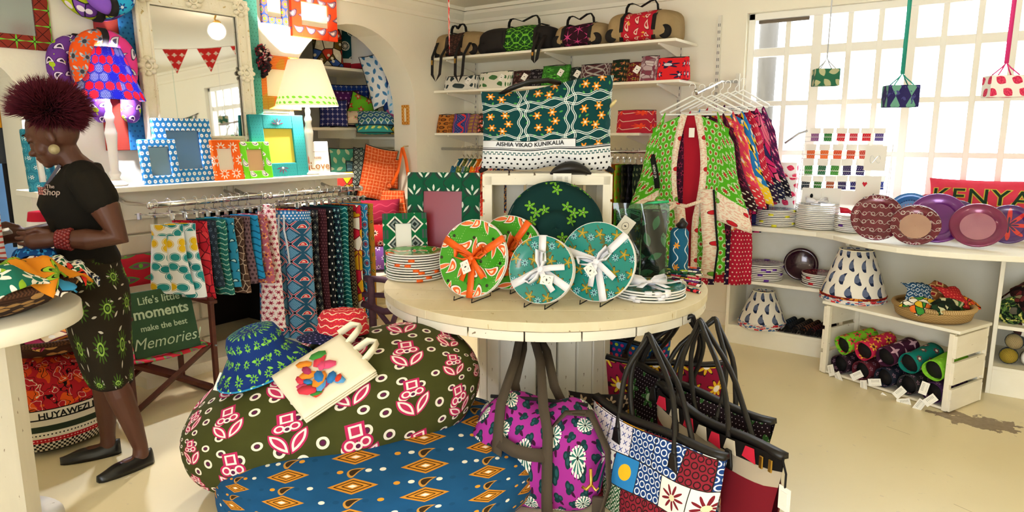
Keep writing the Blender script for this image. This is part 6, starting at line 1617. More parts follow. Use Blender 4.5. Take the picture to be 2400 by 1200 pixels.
# ------------------------------------------------------------------ rail of blouses under the lowest shelf
RZ2, RY2 = 1.36, 4.93
t = thing('clothes_rail', 'chrome clothes rail below the lowest wall shelf', 'clothes rail', (0, 0, 0))
MB().tube([(WX + .03, RY2, RZ2), (-2.22, RY2, RZ2)], .014, 12).o('rail', M_chrome, t)
for x in (WX + .25, -3.2, -2.25): MB().tube([(x, RY2, RZ2), (x, RY2 + .18, RZ2 + .02), (x, WY - .02, RZ2 + .02)], .009, 8).o('bracket_arm', M_chrome, t)
M_ivory = mat('ivory_plastic', '#efe6cc', .5)
def blouse(label, matl, loc, rz, L=.55, w_=.36, seed=0, cat='blouse', slv=True):
    """garment on a hanger; local X across the shoulders; loc is the rail point"""
    o = thing('blouse', label, cat, loc, rz); rg = random.Random(seed); ph = rg.uniform(0, 6)
    def f(s, q):
        a = 2 * PI * s; c, sn = math.cos(a), math.sin(a)
        sh = .5 + .5 * min(1, q * 5); wd = w_ / 2 * sh * (1 - .1 * math.sin(PI * q)) 
        z = -.085 - .075 * min(1, q * 6) * abs(c) - (L - .08) * q
        return (wd * c, (.018 + .02 * q) * sn * (1 + .25 * math.sin(5 * a + ph) * q), z)
    MB().grid(f, 26, 14, True, False, 2 * w_, L).o('body', matl, o)
    if slv:
        for s in (-1, 1): MB().tube([(s * w_ * .42, 0, -.16), (s * w_ * .52, 0, -.22), (s * w_ * .55, .01, -.36)], [.04, .042, .045], 10, flat=.5).o('sleeve', matl, o)
    return o
bl = [('blue teal ikat', '#2a6a8a', '#16384a'), ('olive floral', '#5a6a2a', '#c8b86a'), ('slate blue', '#4a6a8a', '#c9d2d8'), ('forest green', '#2a5a3a', '#9ab86a'), ('tangerine', '#e8681f', '#f0c02a'), ('scarlet', '#d8282f', '#f0d9c0'), ('orange red', '#e04a24', '#8a1f2a'), ('peach white', '#efc9b0', '#c8483a'), ('crimson dot', '#b01f34', '#e8e0d8'), ('navy fleck', '#1f2f5a', '#d8a03a')]
HP = hanger('clothes_hanger', 'ivory plastic hanger holding the blue teal ikat print blouse', M_ivory, (0, 0, 0), 0, .36, False, 'ivory hangers below the wall shelves', M_ivory)
first = True
for k, (nm, c1, c2) in enumerate(bl):
    x = -4.08 + k * .052
    mm = cloth_mat(nm.replace(' ', '_') + '_blouse_print', P_flower(c1, c2, c1, .045, 5 + k % 3, .38, c2))
    blouse(nm + ' print blouse hanging in the corner rail', mm, (x, RY2, RZ2), PI / 2 + .25 + .05 * (k % 3), .5, .36, k)
    if first: HP.location = (x, RY2, RZ2 + .02); HP.rotation_euler = (0, 0, PI / 2 + .25); first = False
    else: dup(HP, (x, RY2, RZ2 + .02), (0, 0, PI / 2 + .25 + .05 * (k % 3)), 'ivory plastic hanger holding the %s print blouse' % nm)
bl2 = [('black white speckled', '#1a1a20', '#b9b9c0'), ('cream striped', '#d9d0c0', '#6a5a5a'), ('orange lime leaf', '#d8742a', '#8ac82a'), ('lime orange', '#86b82a', '#d8602a'), ('black olive', '#20201a', '#4a4a2a'), ('dark navy', '#14161f', '#3a3a4a'), ('dark green spotted', '#1a2a20', '#7a8a5a')]
for k, (nm, c1, c2) in enumerate(bl2):
    x = -2.63 + k * .052
    mm = cloth_mat(nm.replace(' ', '_') + '_skirt_print', P_leaf(c1, c2, .06, c1))
    trousers('skirt', nm + ' print skirt hanging on the rail behind the crate', mm, (x, RY2, RZ2), PI / 2 + .2, .6, .26, .018, 80 + k, .15, cat='skirt')
    dup(HCLIP, (x, RY2, RZ2 + .02), (0, 0, PI / 2 + .2), 'chrome clip hanger holding the %s print skirt' % nm, group='clip hangers below the wall shelves')
# ------------------------------------------------------------------ robes on the face-out arm beside the window
AX, AZ2 = -1.70, 1.80
t = thing('face_out_arm', 'sloping chrome arm on the wall carrying the robes', 'clothes rail', (AX, 0, 0))
MB().tube([(0, WY - .025, AZ2 + .08), (0, 4.9, AZ2 + .06), (.06, 4.3, AZ2 - .05), (.06, 4.28, AZ2 - .03)], .011, 8).o('arm', M_chrome, t)
MB().bb((-.015, WY - .03, AZ2), (.015, WY - .015, AZ2 + .14)).o('wall_plate', M_std, t)
def kimono(label, m_out, m_trim, m_lin, loc, yaw, L=1.05, w_=.44, full=True, seed=0, trimfn=None, slen=.62):
    """open robe on a hanger, front towards local -Y; loc = hook point"""
    o = thing('robe', label, 'robe', (loc[0], loc[1], loc[2] - .08), yaw); rg = random.Random(seed); ph = rg.uniform(0, 6)
    # back panel / lining
    def back(s, q):
        X = 2 * s - 1; sh = .04 + .09 * abs(X) ** 1.2
        return (X * w_ / 2 * (1 - .12 * math.sin(PI * min(1, q * 1.3)) + .06 * q), .03 + .012 * math.sin(9 * X + ph) * q, -sh * (1 - q) - L * q)
    MB().grid(back, 20, 14, su=w_, sv=L).o('back_panel', m_lin, o, sol=.004)
    for sg in (-1, 1):
        def front(s, q):
            # s: 0 at opening, 1 at side seam
            op = (.035 + .055 * math.sin(PI * min(1, q * 1.5)) * (1 - q * .3)) if full else .03
            xo = op + .02 * q; xs = w_ / 2 * (1 - .12 * math.sin(PI * min(1, q * 1.3)) + .08 * q)
            x = xo + (xs - xo) * s; sh = .035 + .1 * (x / (w_ / 2)) ** 1.2 * (1 - q)
            return (sg * x, -.03 - .018 * math.sin(PI * s) - .014 * math.sin(8 * s + 3 * q + ph + sg) * q, -sh * (1 - q) - L * q)
        MB().grid(front, 12, 18, su=w_ / 2, sv=L, flip=sg < 0).o('front_panel', m_out, o, sol=.004)
        f = front
        MB().band([tuple(Vector(f(.04, q / 14)) + Vector((0, -.008, 0))) for q in range(15)], .042, .005, (1, 0, 0)).o('collar_band', m_trim, o)
        # sleeve: wide, hanging
        def slv(s, q):
            a = 2 * PI * s; c, sn = math.cos(a), math.sin(a)
            x0 = w_ / 2 * .9 + .085 * q; z0 = -.13 - slen * q
            wd = .055 + .055 * ss(.3, 1, q)
            return (sg * (x0 + wd * c), -.02 + (.03 + .012 * math.sin(3 * a + ph)) * sn - .03 * q, z0 + .10 * c * (-1 if True else 1) * (1 - .6 * q))
        MB().grid(slv, 18, 12, True, False, .3, slen, flip=sg > 0).o('sleeve', m_out, o, sol=.004)
        MB().grid(lambda s, q: slv(s, .74 + .27 * q), 18, 4, True, False, .3, .17, flip=sg > 0).o('cuff', m_trim, o, sol=.009)
    if full:
        MB().band([(-.2, -.055, -.60), (-.1, -.075, -.615), (0, -.085, -.63), (.08, -.075, -.60), (.17, -.06, -.575)], .022, .006, (0, .2, 1)).o('belt', m_trim, o)
        MB().band([(-.07, -.085, -.62), (-.12, -.1, -.66), (-.16, -.09, -.64), (-.13, -.09, -.6)], .03, .005, (0, .3, 1)).o('belt_bow', m_trim, o)
        MB().band([(-.035, -.09, -.63), (-.02, -.1, -.75), (-.015, -.1, -.92)], .05, .005, (1, 0, 0)).o('belt_tail', m_trim, o)
        MB().band([(.12, -.07, -.52), (.14, -.075, -.75), (.16, -.085, -.9), (.15, -.08, -L - .02)], .085, .005, (1, 0, 0)).o('front_border', m_trim, o)
        MB().band([(.165, -.075, -.52), (.19, -.08, -.75), (.21, -.088, -.9), (.195, -.083, -L - .02)], .012, .005, (1, 0, 0)).o('dark_border', M_ink, o)
        MB().band([(-.235, -.06, -.30), (-.205, -.07, -.42), (-.19, -.075, -.52)], .035, .005, (1, 0, 0)).o('lettered_border', M_ink, o)
        text('HENO JA', .022, M_paper, o, (-.212, -.0785, -.41), (PI / 2, PI / 2 - .2, 0), ext=.0005)
        MB().box((.01, -.03, -.16), (.035, .003, .06)).o('price_tag', M_paper, o)
    return o
M_gk = C('green_red_dot_kanga', lambda u, v: (lambda a, b, i, j: lay('#4fa81f', (ring(a, b, .016, .0035) & (fr(ang(a, b) * 2.2) < .55), '#e9e6d0'), (flo(a, b, 6, .0115, .2), '#b81f34'), (wave(v, fr(u / .1) * .1 - .05, .02, 50.0, .0015) & (fr(v / .006) < .5), '#dfe6c8')))(*cell(u, v, .058, .05, .5)))
M_gkt = C('blush_red_spot_kanga', lambda u, v: (lambda a, b, i, j: lay(mx(noise(u, v, 90.0, 2.0) > .52, '#ece0cc', '#e2b9a4'), (circ(a, b, .016), '#1a1a14'), (circ(a, b, .0145), pal(rnd(i, j), ['#c8242f', '#c8242f', '#6aa83a', '#c8242f']))))(*cell(u, v, .11, .1, .5)))
M_redl = mat('crimson_lining', '#b0182c', .9)
ry = 4.36
rk = at(1622, 222, y=ry)
kimono('green robe with red dots and crimson lining facing out by the window', M_gk, M_gkt, M_redl, (rk.x, ry, rk.z), .32, 1.08, .48)
HW = hanger('clothes_hanger', 'white plastic hanger of the green robe by the window', mat('white_plastic', '#f2f2ee', .4), (rk.x, ry, rk.z + .06), .32, .40, False, 'white hangers of the robes', MATS['white_plastic'])
rob = [('plum and black print robe directly behind the green robe', P_flower('#3a1228', '#8a2a4a', '#1a0a14', .06, 6, .4), '#2a1018', -.04), ('pink and orange print robe in the row by the window', P_flower('#d83a5a', '#e8a04a', '#f0e0d8', .07, 7, .4), '#c8303a', .02),
       ('bright blue robe with yellow flowers in the row by the window', lambda u, v: lay(P_flower('#2274b8', '#f0c41f', '#16161a', .11, 4, .42)(u, v), (pais(fr(u / .11) * .11 - .02, fr(v / .11) * .11 - .02, .02), '#e6e0c8')), '#e8c42a', .05), ('crimson dotted robe in the row by the window', P_dots('#b81f3a', '#f0d0c0', .03, .18), '#2a1a3a', .06),
       ('magenta and navy print robe in the row by the window', P_patch(['#c82a6a', '#2a2a5a', '#e06a8a', '#c82a6a'], 16.0, '#1a1020', .05), '#1f1f3a', .08), ('dark purple patterned robe nearest the wall by the window', P_flower('#4a1f4a', '#b83a7a', '#e8c8d0', .05, 6, .4), '#1a1420', .1)]
for k, (lb, fn, trc, dx) in enumerate(rob):
    y = ry + .11 + k * .085; x = rk.x + .035 + .018 * k + dx * .3; z = rk.z + .012 * k
    mm = C('robe_print_%d' % k, fn); mt = C('robe_trim_%d' % k, P_dots(trc, '#d8d0c0', .03, .22))
    kimono(lb, mm, mt, mm, (x, y, z), .5 + .05 * k, (.86, .82, .84, 1.25, .9, .9)[k], .42, False, k + 5, slen=.5)
    dup(HW, (x, y, z + .06), (0, 0, .5 + .05 * k), 'white plastic hanger carrying the ' + lb.split(' in the')[0].split(' directly')[0].split(' nearest')[0])
# ------------------------------------------------------------------ window counter, cabinets
ct = thing('window_counter', 'long white counter with a curved front under the window', 'counter', (0, 0, 0))
poly = [(-1.58, 5.27), (-1.58, 4.84), (-1.2, 4.82), (-.97, 4.78), (-.85, 4.70), (-.74, 4.58), (-.62, 4.47), (-.46, 4.39), (-.3, 4.36), (-.12, 4.37), (.1, 4.43), (.45, 4.55), (.45, 5.27)]
MB().prism(poly, .833, .865).o('counter_top', M_white, ct, bev=.004)
cb = thing('shelf_cabinet', 'white open shelf cabinet under the left of the window counter', 'cabinet', (0, 0, 0))
XL, XR, CY0, CY1 = -1.555, -.80, 4.85, 5.26
for x in (XL, XR): MB().bb((x, CY0, 0), (x + .022, CY1, .832)).o('side_panel', M_white, cb, bev=.002)
MB().bb((XL + .022, CY0 + .005, .45), (XR, CY1, .472)).o('shelf', M_white, cb, bev=.002)
MB().bb((XL + .022, CY0, .115), (XR, CY1, .135)).o('bottom_board', M_white, cb)
MB().bb((XL + .022, CY0, 0), (XR, CY0 + .018, .115)).o('plinth', M_white, cb, bev=.002)
MB().bb((XL + .022, CY1 - .012, .135), (XR, CY1, .832)).o('back_panel', M_white, cb)
cb2 = thing('shelf_cabinet', 'white open shelf cabinet at the right edge under the counter', 'cabinet', (0, 0, 0))
MB().bb((.03, 4.74, 0), (.052, 5.26, .832)).o('side_panel', M_white, cb2, bev=.002)
MB().bb((.52, 4.74, 0), (.542, 5.26, .832)).o('side_panel', M_white, cb2, bev=.002)
MB().bb((.052, 4.75, .39), (.52, 5.26, .412)).o('shelf', M_white, cb2, bev=.002)
MB().bb((.052, 4.74, .15), (.52, 5.26, .168)).o('bottom_board', M_white, cb2)
MB().bb((.052, 4.74, 0), (.52, 4.758, .15)).o('plinth', M_white, cb2, bev=.002)
MB().bb((.052, 5.25, .168), (.52, 5.26, .832)).o('back_panel', M_white, cb2)
CZ = .866
# plate piles on the counter
M_sprim = mat('striped_white_rim', '#e6e2da', .35, .5)
def mp(nm, fn): return mat(nm, fn, .2, .5, coat=.3)
cp_ = [(1746, 516, 40, 10, mp('teal_plate', P_flower('#2f7f86', '#8ac0c0', '#16484e', .05)), 'the teal pile beside the robes', ('#2a4a9a', (2, 5))), (1818, 522, 47, 9, mp('grey_blue_plate', P_flower('#5a7286', '#9ab0bc', '#3a4a58', .05)), 'the grey blue pile with yellow ribbon', ('#e0d83a', (0, 2, 6))),
       (1915, 526, 47, 13, mp('slate_lace_plate', P_flower('#8a8e9a', '#dfe2e6', '#4a4e58', .04)), 'the tall pale lace pile on the counter', ('#e8e6ea', ())), (1998, 534, 38, 9, mp('rose_plate', P_flower('#a8284a', '#e8b0b8', '#5a1428', .05)), 'the rose pile beside the trays', ('#5a2a8a', (3,)))]
for k, (px, py, rpx, n, mm, what, (rc_, bands)) in enumerate(cp_):
    b = at(px, py - 20, y=4.985 - (.06 if k == 3 else 0) ); dep = (b - Vector((0, 0, EYE))).dot(CF); R = rpx * dep / FPX
    stack(n, R, .0125, (b.x, b.y, CZ), mm, M_sprim, what, bands, mat('ribbon_%d' % k, rc_, .4), seed=20 + k)
    if k >= 2:
        t = thing('ribbon_bow', ['white satin bow on the tall pale plate pile', 'red satin bow on the rose plate pile'][k - 2], 'bow', (b.x, b.y, CZ + n * .0125 + .006), .6)
        bow(t, M_wrib if k == 2 else mat('red_satin', '#d0203a', .4), .004, 1.2)
# gift boxes
def p_pinkleaf(u, v):
    a, b, i, j = cell(u, v, .075, .06, .5); a, b = rot(a, b, -.7 + rnd(i, j) * .5)
    return lay('#f0ece8', (leaf(a, b, .028, .02), mx(noise(u, v, 120.0) > .5, '#e0486a', '#c82a52')))
M_pinkl = C('white_pink_leaf_paper', p_pinkleaf); M_redp = C('red_dark_leaf_paper', lambda u, v: (lambda a, b, i, j: lay('#b01f34', (leaf(a, b, .04, .026), '#3a2418')))(*cell(u, v, .09, .08, .5)))
for l, r, tpx, bpx, y, mm, lb in ((1793, 1862, 415, 472, 5.12, M_pinkl, 'white gift box with pink leaves on the counter behind plates'), (1812, 1864, 381, 430, 5.215, M_pinkl, 'taller white gift box with pink leaves against the window'), (1746, 1792, 418, 468, 5.12, M_redp, 'red gift box with dark leaves beside the robes')):
    x0, x1 = at(l, bpx, y=y).x, at(r, bpx, y=y).x; zt = at((l + r) / 2, tpx, y=y).z
    t = thing('gift_box', lb, 'box', ((x0 + x1) / 2, y, CZ), .05)
    MB().bb((-(x1 - x0) / 2, 0, 0), ((x1 - x0) / 2, .075, (zt - CZ) * .8)).o('box_base', mm, t, bev=.003); MB().bb((-(x1 - x0) / 2 - .002, -.002, (zt - CZ) * .8), ((x1 - x0) / 2 + .002, .077, zt - CZ)).o('box_lid', mm, t, bev=.003)
# card rack
RYK = 5.10
rk2 = thing('card_rack', 'tiered white wire rack of fabric bracelets in front of the window', 'rack', (0, RYK, 0))
rows = [(300, 1895, 2075, 332), (338, 1885, 2070, 374), (372, 1880, 2030, 412), (412, 1872, 2075, 446)]
M_wire = mat('white_wire', '#f4f4f2', .4)
xa, xb = at(1868, 440, y=RYK).x, at(2078, 440, y=RYK).x
for k, (tp, l, r, bt) in enumerate(rows):
    z = at(1975, bt, y=RYK).z; dy = .02 + .035 * (3 - k) * .8
    MB().tube([(xa, dy - .02, z), (xb, dy - .02, z)], .0025, 5).o('row_wire', M_wire, rk2); MB().tube([(xa, dy - .02, z + .03), (xb, dy - .02, z + .03)], .002, 5).o('row_wire', M_wire, rk2)
for x in (xa, xb): MB().tube([(x, -.02, CZ + .003), (x, 0, CZ + .2), (x, .12, 1.43)], .004, 6).o('side_wire', M_wire, rk2); MB().tube([(x, -.02, CZ + .004), (x, .14, CZ + .004), (x, .12, 1.43)], .004, 6).o('foot_wire', M_wire, rk2)
kc = [['#8a5a8a', '#2f7a3a', '#c8303a', '#c83a4a', '#c8242f', '#5a4a8a'], ['#d8602a', '#e0682a', '#d8502a', '#c8482a', '#c04a3a', '#e8742a'], ['#3a8a3a', '#2f6a4a', '#3f8a34', '#3a2f5a', '#32285a'], ['#1f2a34', '#2f6a2a', '#9a4a2a', '#2a2450', '#2a2660', '#262a6a', '#2a3a8a']]
cn = dict(zip(['#8a5a8a', '#2f7a3a', '#c8303a', '#c83a4a', '#c8242f', '#5a4a8a', '#d8602a', '#e0682a', '#d8502a', '#c8482a', '#c04a3a', '#e8742a', '#3a8a3a', '#2f6a4a', '#3f8a34', '#3a2f5a', '#32285a', '#1f2a34', '#2f6a2a', '#9a4a2a', '#2a2450', '#2a2660', '#262a6a', '#2a3a8a'],
   ['mauve', 'green', 'red', 'rose', 'scarlet', 'violet', 'orange', 'tangerine', 'burnt orange', 'rust', 'brick', 'bright orange', 'leaf green', 'pine', 'grass green', 'plum', 'indigo', 'charcoal', 'olive', 'copper', 'dark violet', 'navy violet', 'navy', 'royal blue']))
for k, (tp, l, r, bt) in enumerate(rows):
    n = len(kc[k])
    for q, c in enumerate(kc[k]):
        px = l + (r - l) * (q + .5) / n; dy = .02 + .035 * (3 - k) * .8
        zb = at(px, bt, y=RYK + dy).z; zt = at(px, tp, y=RYK + dy).z; x = at(px, bt, y=RYK + dy).x
        t = thing('bracelet_card', '%s fabric bracelet on a white card, %s row of the wire rack' % (cn[c], ['top', 'second', 'third', 'bottom'][k]), 'card', (x, RYK + dy - .012, zb), rot=(-.08, random.uniform(-.06, .06), 0), group='bracelet cards in the wire rack')
        h = zt - zb; w_ = .052
        MB().bb((-w_ / 2, 0, .004), (w_ / 2, .004, h * .62)).o('fabric_swatch', cloth_mat('swatch_%d_%d' % (k, q), P_dots(c, '#d9d0c8', .012, .16)), t)
        MB().bb((-w_ * .66, -.003, h * .6), (w_ * .66, .0, h)).o('header_card', M_paper, t)
for px, py, tp, lb, kind in ((2030, 480, 412, 'white greeting card with a red heart and a dark bird', 1), (2048, 400, 341, 'white greeting card with a pale pencil sketch in the rack', 0), (1900, 478, 440, 'pale gift card with a small bird drawing low in the rack', 2), (1945, 478, 441, 'plain pale card beside the bird card', 3), (1985, 480, 447, 'cream card with faint lettering behind the plate pile', 3)):
    b = at(px, py, y=RYK - .05); zt = at(px, tp, y=RYK - .05).z
    t = thing('greeting_card', lb, 'card', (b.x, RYK - .05 - (.02 if kind == 1 else 0), b.z), rot=(-.12, 0, -.05))
    h = zt - b.z; w_ = h * (.78 if kind < 2 else 1.15)
    MB().bb((-w_ / 2, 0, 0), (w_ / 2, .004, h)).o('card_sheet', M_paper, t)
    if kind == 1:
        MB().add([(.0 - .02, -.002, h * .62), (.016 - .02, -.002, h * .74), (.008 - .02, -.002, h * .8), (0 - .02, -.002, h * .76), (-.008 - .02, -.002, h * .8), (-.016 - .02, -.002, h * .74)], [(0, 1, 2, 3, 4, 5)]).o('heart_print', mat('heart_red', '#c8283a', .7), t)
        MB().ball((.005, -.001, h * .22), (.028, .0015, .014), 12, 6).tube([(.028, -.001, h * .26), (.036, -.001, h * .36), (.04, -.001, h * .4)], .003, 5).tube([(-.0, -.001, h * .14), (-.002, -.001, h * .06)], .0015, 4).tube([(.01, -.001, h * .14), (.012, -.001, h * .06)], .0015, 4).o('bird_print', M_ink, t)
    if kind == 2: MB().ball((.0, -.001, h * .5), (.01, .001, .016), 8, 6).o('bird_print', M_ink, t)
    if kind == 0: MB().tube([(.03 * math.cos(a), -.001, h * .45 + .025 * math.sin(2 * a)) for a in [k * .35 for k in range(18)]], .0008, 4).o('sketch_print', M_grey, t)
# trays
def tray(label, px, pyb, rpx, rim, well=None, lean=.35, yaw=None, zoff=0.0, y=None, metal=.5, wf=.62):
    b = at(px, pyb, z=CZ + zoff) if y is None else at(px, pyb, y=y); dep = (b - Vector((0, 0, EYE))).dot(CF); R = rpx * dep / FPX
    yw = math.atan2(b.x, -b.y) + PI if yaw is None else yaw
    yw = math.atan2(-b.x, b.y) if yaw is None else yaw
    t = thing('round_tray', label, 'tray', (b.x, b.y, CZ + .004), rot=(PI / 2 - lean, 0, yw), group='trays on the window counter')
    M = Matrix.Translation((0, R, 0))
    o = MB().lathe([(R * wf, .0), (R * (wf + .1), .012), (R * .94, .02), (R, .017), (R, .013)], 48, M=M, cap=False).o('tray_rim', rim, t)
    o2 = MB().lathe([(.001, .0), (R * wf, 0)], 48, M=M, cap=False).o('tray_well', well or rim, t)
    o3 = MB().lathe([(R, .012), (R * .9, .012), (R * wf, -.006), (.001, -.006)], 48, M=M, cap=False).o('tray_back', rim, t)
    for ob in (o, o2):
        for lp in ob.data.loops:
            v = ob.data.vertices[lp.vertex_index].co; ob.data.uv_layers[0].data[lp.index].uv = (v.x, v.y - R)
    # easel foot
    MB().tube([(0, R * 1.3, -.01), (0, R * .5, -.09 - .1 * R), ], .004, 5).o('easel_foot', M_steel, t)
    return t
def p_filig(u, v):
    r = ln(u, v); a = ang(u, v)
    w1 = wave(u, fr(v / .05) * .05 - .025, .012, 110.0, .0014) | ring(fr(u / .045) * .045 - .0225, fr(v / .05) * .05 - .025, .010, .0014)
    return lay(mx(noise(u, v, 14.0), '#4a0618', '#7a1230'), (w1, '#c9bcbc'))
M_fil = mat('oxblood_filigree', p_filig, .25, .6, .25, coat=.5)
M_prt = mat('violet_lacquer', lambda u, v: mx(noise(u, v, 8.0), '#5a1a6a', '#7a2a8a'), .22, .6, .35, coat=.5)
M_mag = mat('plum_lacquer', lambda u, v: mx(noise(u, v, 10.0), '#6a1a44', '#8a2a5a'), .25, .6, .35, coat=.5)
M_brz = mat('rose_bronze', lambda u, v: mx(noise(u, v, 9.0), '#c09a94', '#d8b8ac'), .15, .6, .9)
M_brz2 = mat('violet_bronze', lambda u, v: mx(noise(u, v, 9.0), '#b0789a', '#d09ab0'), .15, .6, .85)
M_blt = mat('azure_lacquer', lambda u, v: lay('#1f6ec0', (ring(u, v, .06, .004) & (fr(ang(u, v) * 4.0) < .5), '#8a5a7a'), (ring(u, v, .085, .003) & (fr(ang(u, v) * 6.0) < .5), '#0f3a7a')), .25, .6, .1, coat=.5)
M_rdt = mat('coral_lacquer', '#c82a4a', .25, .6, .1, coat=.5)
M_rpt = mat('red_violet_petals', lambda u, v: lay('#4a1a6a', (flo(u, v, 8, .1, .4), '#d8302a'), (flo(u, v, 8, .05, .4), '#3a1a4a')), .25, .6, .1, coat=.5)
tray('bright azure lacquer tray leaning behind the oxblood one', 2128, 545, 48, M_blt, lean=.2, y=5.0)
tray('coral red lacquer tray behind the azure tray', 2170, 538, 46, M_rdt, lean=.15, y=5.08)
tray('dark plum tray furthest back below the lettered pillow', 2288, 552, 44, M_mag, lean=.3)
tray('red petal tray with violet ribbon behind the violet tray', 2236, 560, 45, M_rpt, lean=.3)
tray('large violet lacquer tray behind the bronze centred tray', 2190, 572, 62, M_prt, lean=.48)
tray('oxblood filigree tray with silver scrolls at the left of the trays', 2050, 566, 56, M_fil, lean=.4)
tray('oxblood rimmed tray with a shiny bronze centre', 2140, 578, 53, M_fil, M_brz, lean=.6)
tray('red petal tray tied with violet ribbon at the right edge', 2358, 574, 48, M_rpt, lean=.45)
tray('plum tray cut by the right edge of the counter', 2405, 565, 50, M_mag, M_brz, lean=.3)
tray('plum rimmed tray with a shiny rose bronze centre in front', 2285, 583, 58, M_mag, M_brz2, lean=.6)
# lettered pillow
kp = at(2297, 470, y=5.16)
t = cushion('lettered_pillow', 'pink red pillow lettered KENYA leaning in the window', .58, .25, .11, mat('coral_pink_cloth', lambda u, v: mx(noise(u, v, 30.0), '#d8344e', '#e0485e'), .9), (kp.x, 5.2, 1.095), (PI / 2 - .25, 0, -.06))
M_kn1 = mat('lettering_green', '#1f3a26', .9); M_kn2 = mat('lettering_gold', '#d8c04a', .9)
def kwp(z): return lambda x, y, q: (x, y, .055 * max(0, 1 - abs(x / .28) ** 2.6) ** .55 * max(0, 1 - abs(y / .11) ** 2.6) ** .55 + z + q)
text('KENYA', .135, M_kn2, t, (0, 0, 0), (0, 0, 0), bold=.006, warp=kwp(.002), sx=1.12, sp=1.12); text('KENYA', .135, M_kn1, t, (0, 0, 0), (0, 0, 0), bold=.001, warp=kwp(.0045), sx=1.12, sp=1.12)
# hanging fabric boxes in the window
for px, py, tp, w_, h, mm, rib, lb, y in ((1935, 182, 160, .145, .105, C('green_camo_leaf', P_leaf('#2f6a50', '#b8b890', .07, None, .45, .26)), mat('pale_ribbon', '#c9ccd4', .6), 'green leaf fabric box hanging in the window on a pale ribbon', 4.75), (2110, 226, 208, .165, .12, C('indigo_aqua_ikat', lambda u, v: lay('#2f2a5e', (dia(fr(u / .08) * .08 - .04, fr(v / .1) * .1 - .05, .025, .05), '#6aa08e'), (noise(u, v, 30.0) > .6, '#4a4a86'))), mat('teal_ribbon', '#2f9a8a', .6), 'indigo and aqua fabric box hanging on a teal ribbon', 4.45), (2352, 203, 180, .165, .11, M_pinkl, mat('pink_ribbon', '#e03a86', .6), 'white and pink leaf fabric box hanging on a pink ribbon', 4.45)):
    c = at(px, py, y=y)
    t = thing('hanging_box', lb, 'box', c, .45)
    MB().bb((-w_ / 2, -.05, -h / 2), (w_ / 2, .05, h / 2)).o('box_body', mm, t, bev=.004)
    for s in (-1, 1): MB().tube([(-w_ * .3, s * .04, h / 2), (-w_ * .1, s * .01, h / 2 + .04), (0, 0, h / 2 + .065), (w_ * .1, s * .01, h / 2 + .04), (w_ * .3, s * .04, h / 2)], .0035, 5).o('handle', rib, t)
    MB().band([(0, 0, h / 2 + .06), (.002, 0, .5), (0, 0, CEIL - c.z)], .022 if px > 1950 else .008, .0015, (1, 0, 0)).o('ribbon', rib, t)
# ------------------------------------------------------------------ cabinet contents
def zc(px, py, y): return at(px, py, y=y)
def pile(px, py, rpx, n, z, mm, what, rc_, bands, y=4.99, seed=0):
    b = at(px, py, y=y); dep = (b - Vector((0, 0, EYE))).dot(CF)
    stack(n, rpx * dep / FPX, .0125, (b.x, b.y, z + .001), mm, M_sprim, what, bands, mat('ribbon_c%d' % seed, rc_, .5), seed=seed)
pile(1786, 632, 47, 9, .473, mp('mauve_plate', P_flower('#6a3a58', '#9a6a88', '#3a1a30', .05)), 'the mauve pile in the cabinet', '#6a3aa0', (0, 3, 6), seed=31)
pile(1925, 648, 42, 7, .473, mp('maroon_plate', P_flower('#7a1f30', '#b86a6a', '#3a0f18', .05)), 'the maroon pile in the cabinet', '#c8242f', (1, 4, 5), seed=32)
bt = at(1876, 640, y=5.06)
t = thing('round_tray', 'dark plum lacquer tray standing in the cabinet between plate piles', 'tray', (bt.x, 5.06, .475), rot=(PI / 2 - .3, 0, .3))
RR = .115
o = MB().lathe([(.001, 0), (RR * .7, 0), (RR * .82, .012), (RR, .02), (RR, .014), (RR * .8, .0), (.001, -.006)], 44, M=Matrix.Translation((0, RR, 0)), cap=False).o('tray_body', mat('dark_plum_lacquer', lambda u, v: mx(noise(u, v, 12.0), '#1f0a1a', '#3a1428'), .18, .6, .3, coat=.6), t)
def p_shade(u, v):
    a, b, i, j = cell(u, v, .105, .085, .5); a, b = rot(a, b, -.5 + rnd(i, j) * .9)
    hatch = (fr((u + v) / .006) < .4) | (fr((u - v) / .006) < .3)
    pm = pais(a, b, .042) | circ(a - .004, b + .008, .0195)
    return lay('#eae4da', (pm, '#1f2946'), (pm & hatch & (ln(a, b) < .024), '#7a86a6'))
M_shd = C('white_navy_paisley', p_shade)
def shades(label, px, pyb, pyt, rb, rt, z, tm, base=None, yaw=0, n=3):
    b = at(px, pyb, z=z) if base is None else Vector(base); dep = (b - Vector((0, 0, EYE))).dot(CF); k = dep / FPX
    H = (at(px, pyt, d=math.hypot(b.x, b.y)).z - z)
    for q in range(n):
        t = thing('lampshade', label[q], 'lampshade', (b.x, b.y, z + .002 + (n - 1 - q) * .016), q * .8, group='lampshades by the counter')
        MB().lathe([(rb * k, 0), (rb * k * .995, .01), (rt * k, H - .03)], 44, cap=False).o('shade_cone', M_shd if q == 0 else tm[q - 1], t, sol=.003)
        MB().tube([(rb * k * math.cos(a), rb * k * math.sin(a), .003) for a in [2 * PI * i / 44 for i in range(44)]], .006, 6, True).o('bottom_trim', tm[q % len(tm)], t)
        MB().tube([(rt * k * math.cos(a), rt * k * math.sin(a), H - .03) for a in [2 * PI * i / 30 for i in range(30)]], .004, 6, True).o('top_ring', M_canvas, t)
        for a in (0, 2.1, 4.2): MB().tube([(rt * k * math.cos(a), rt * k * math.sin(a), H - .03), (0, 0, H - .04)], .002, 5).o('spider_wire', M_steel, t)
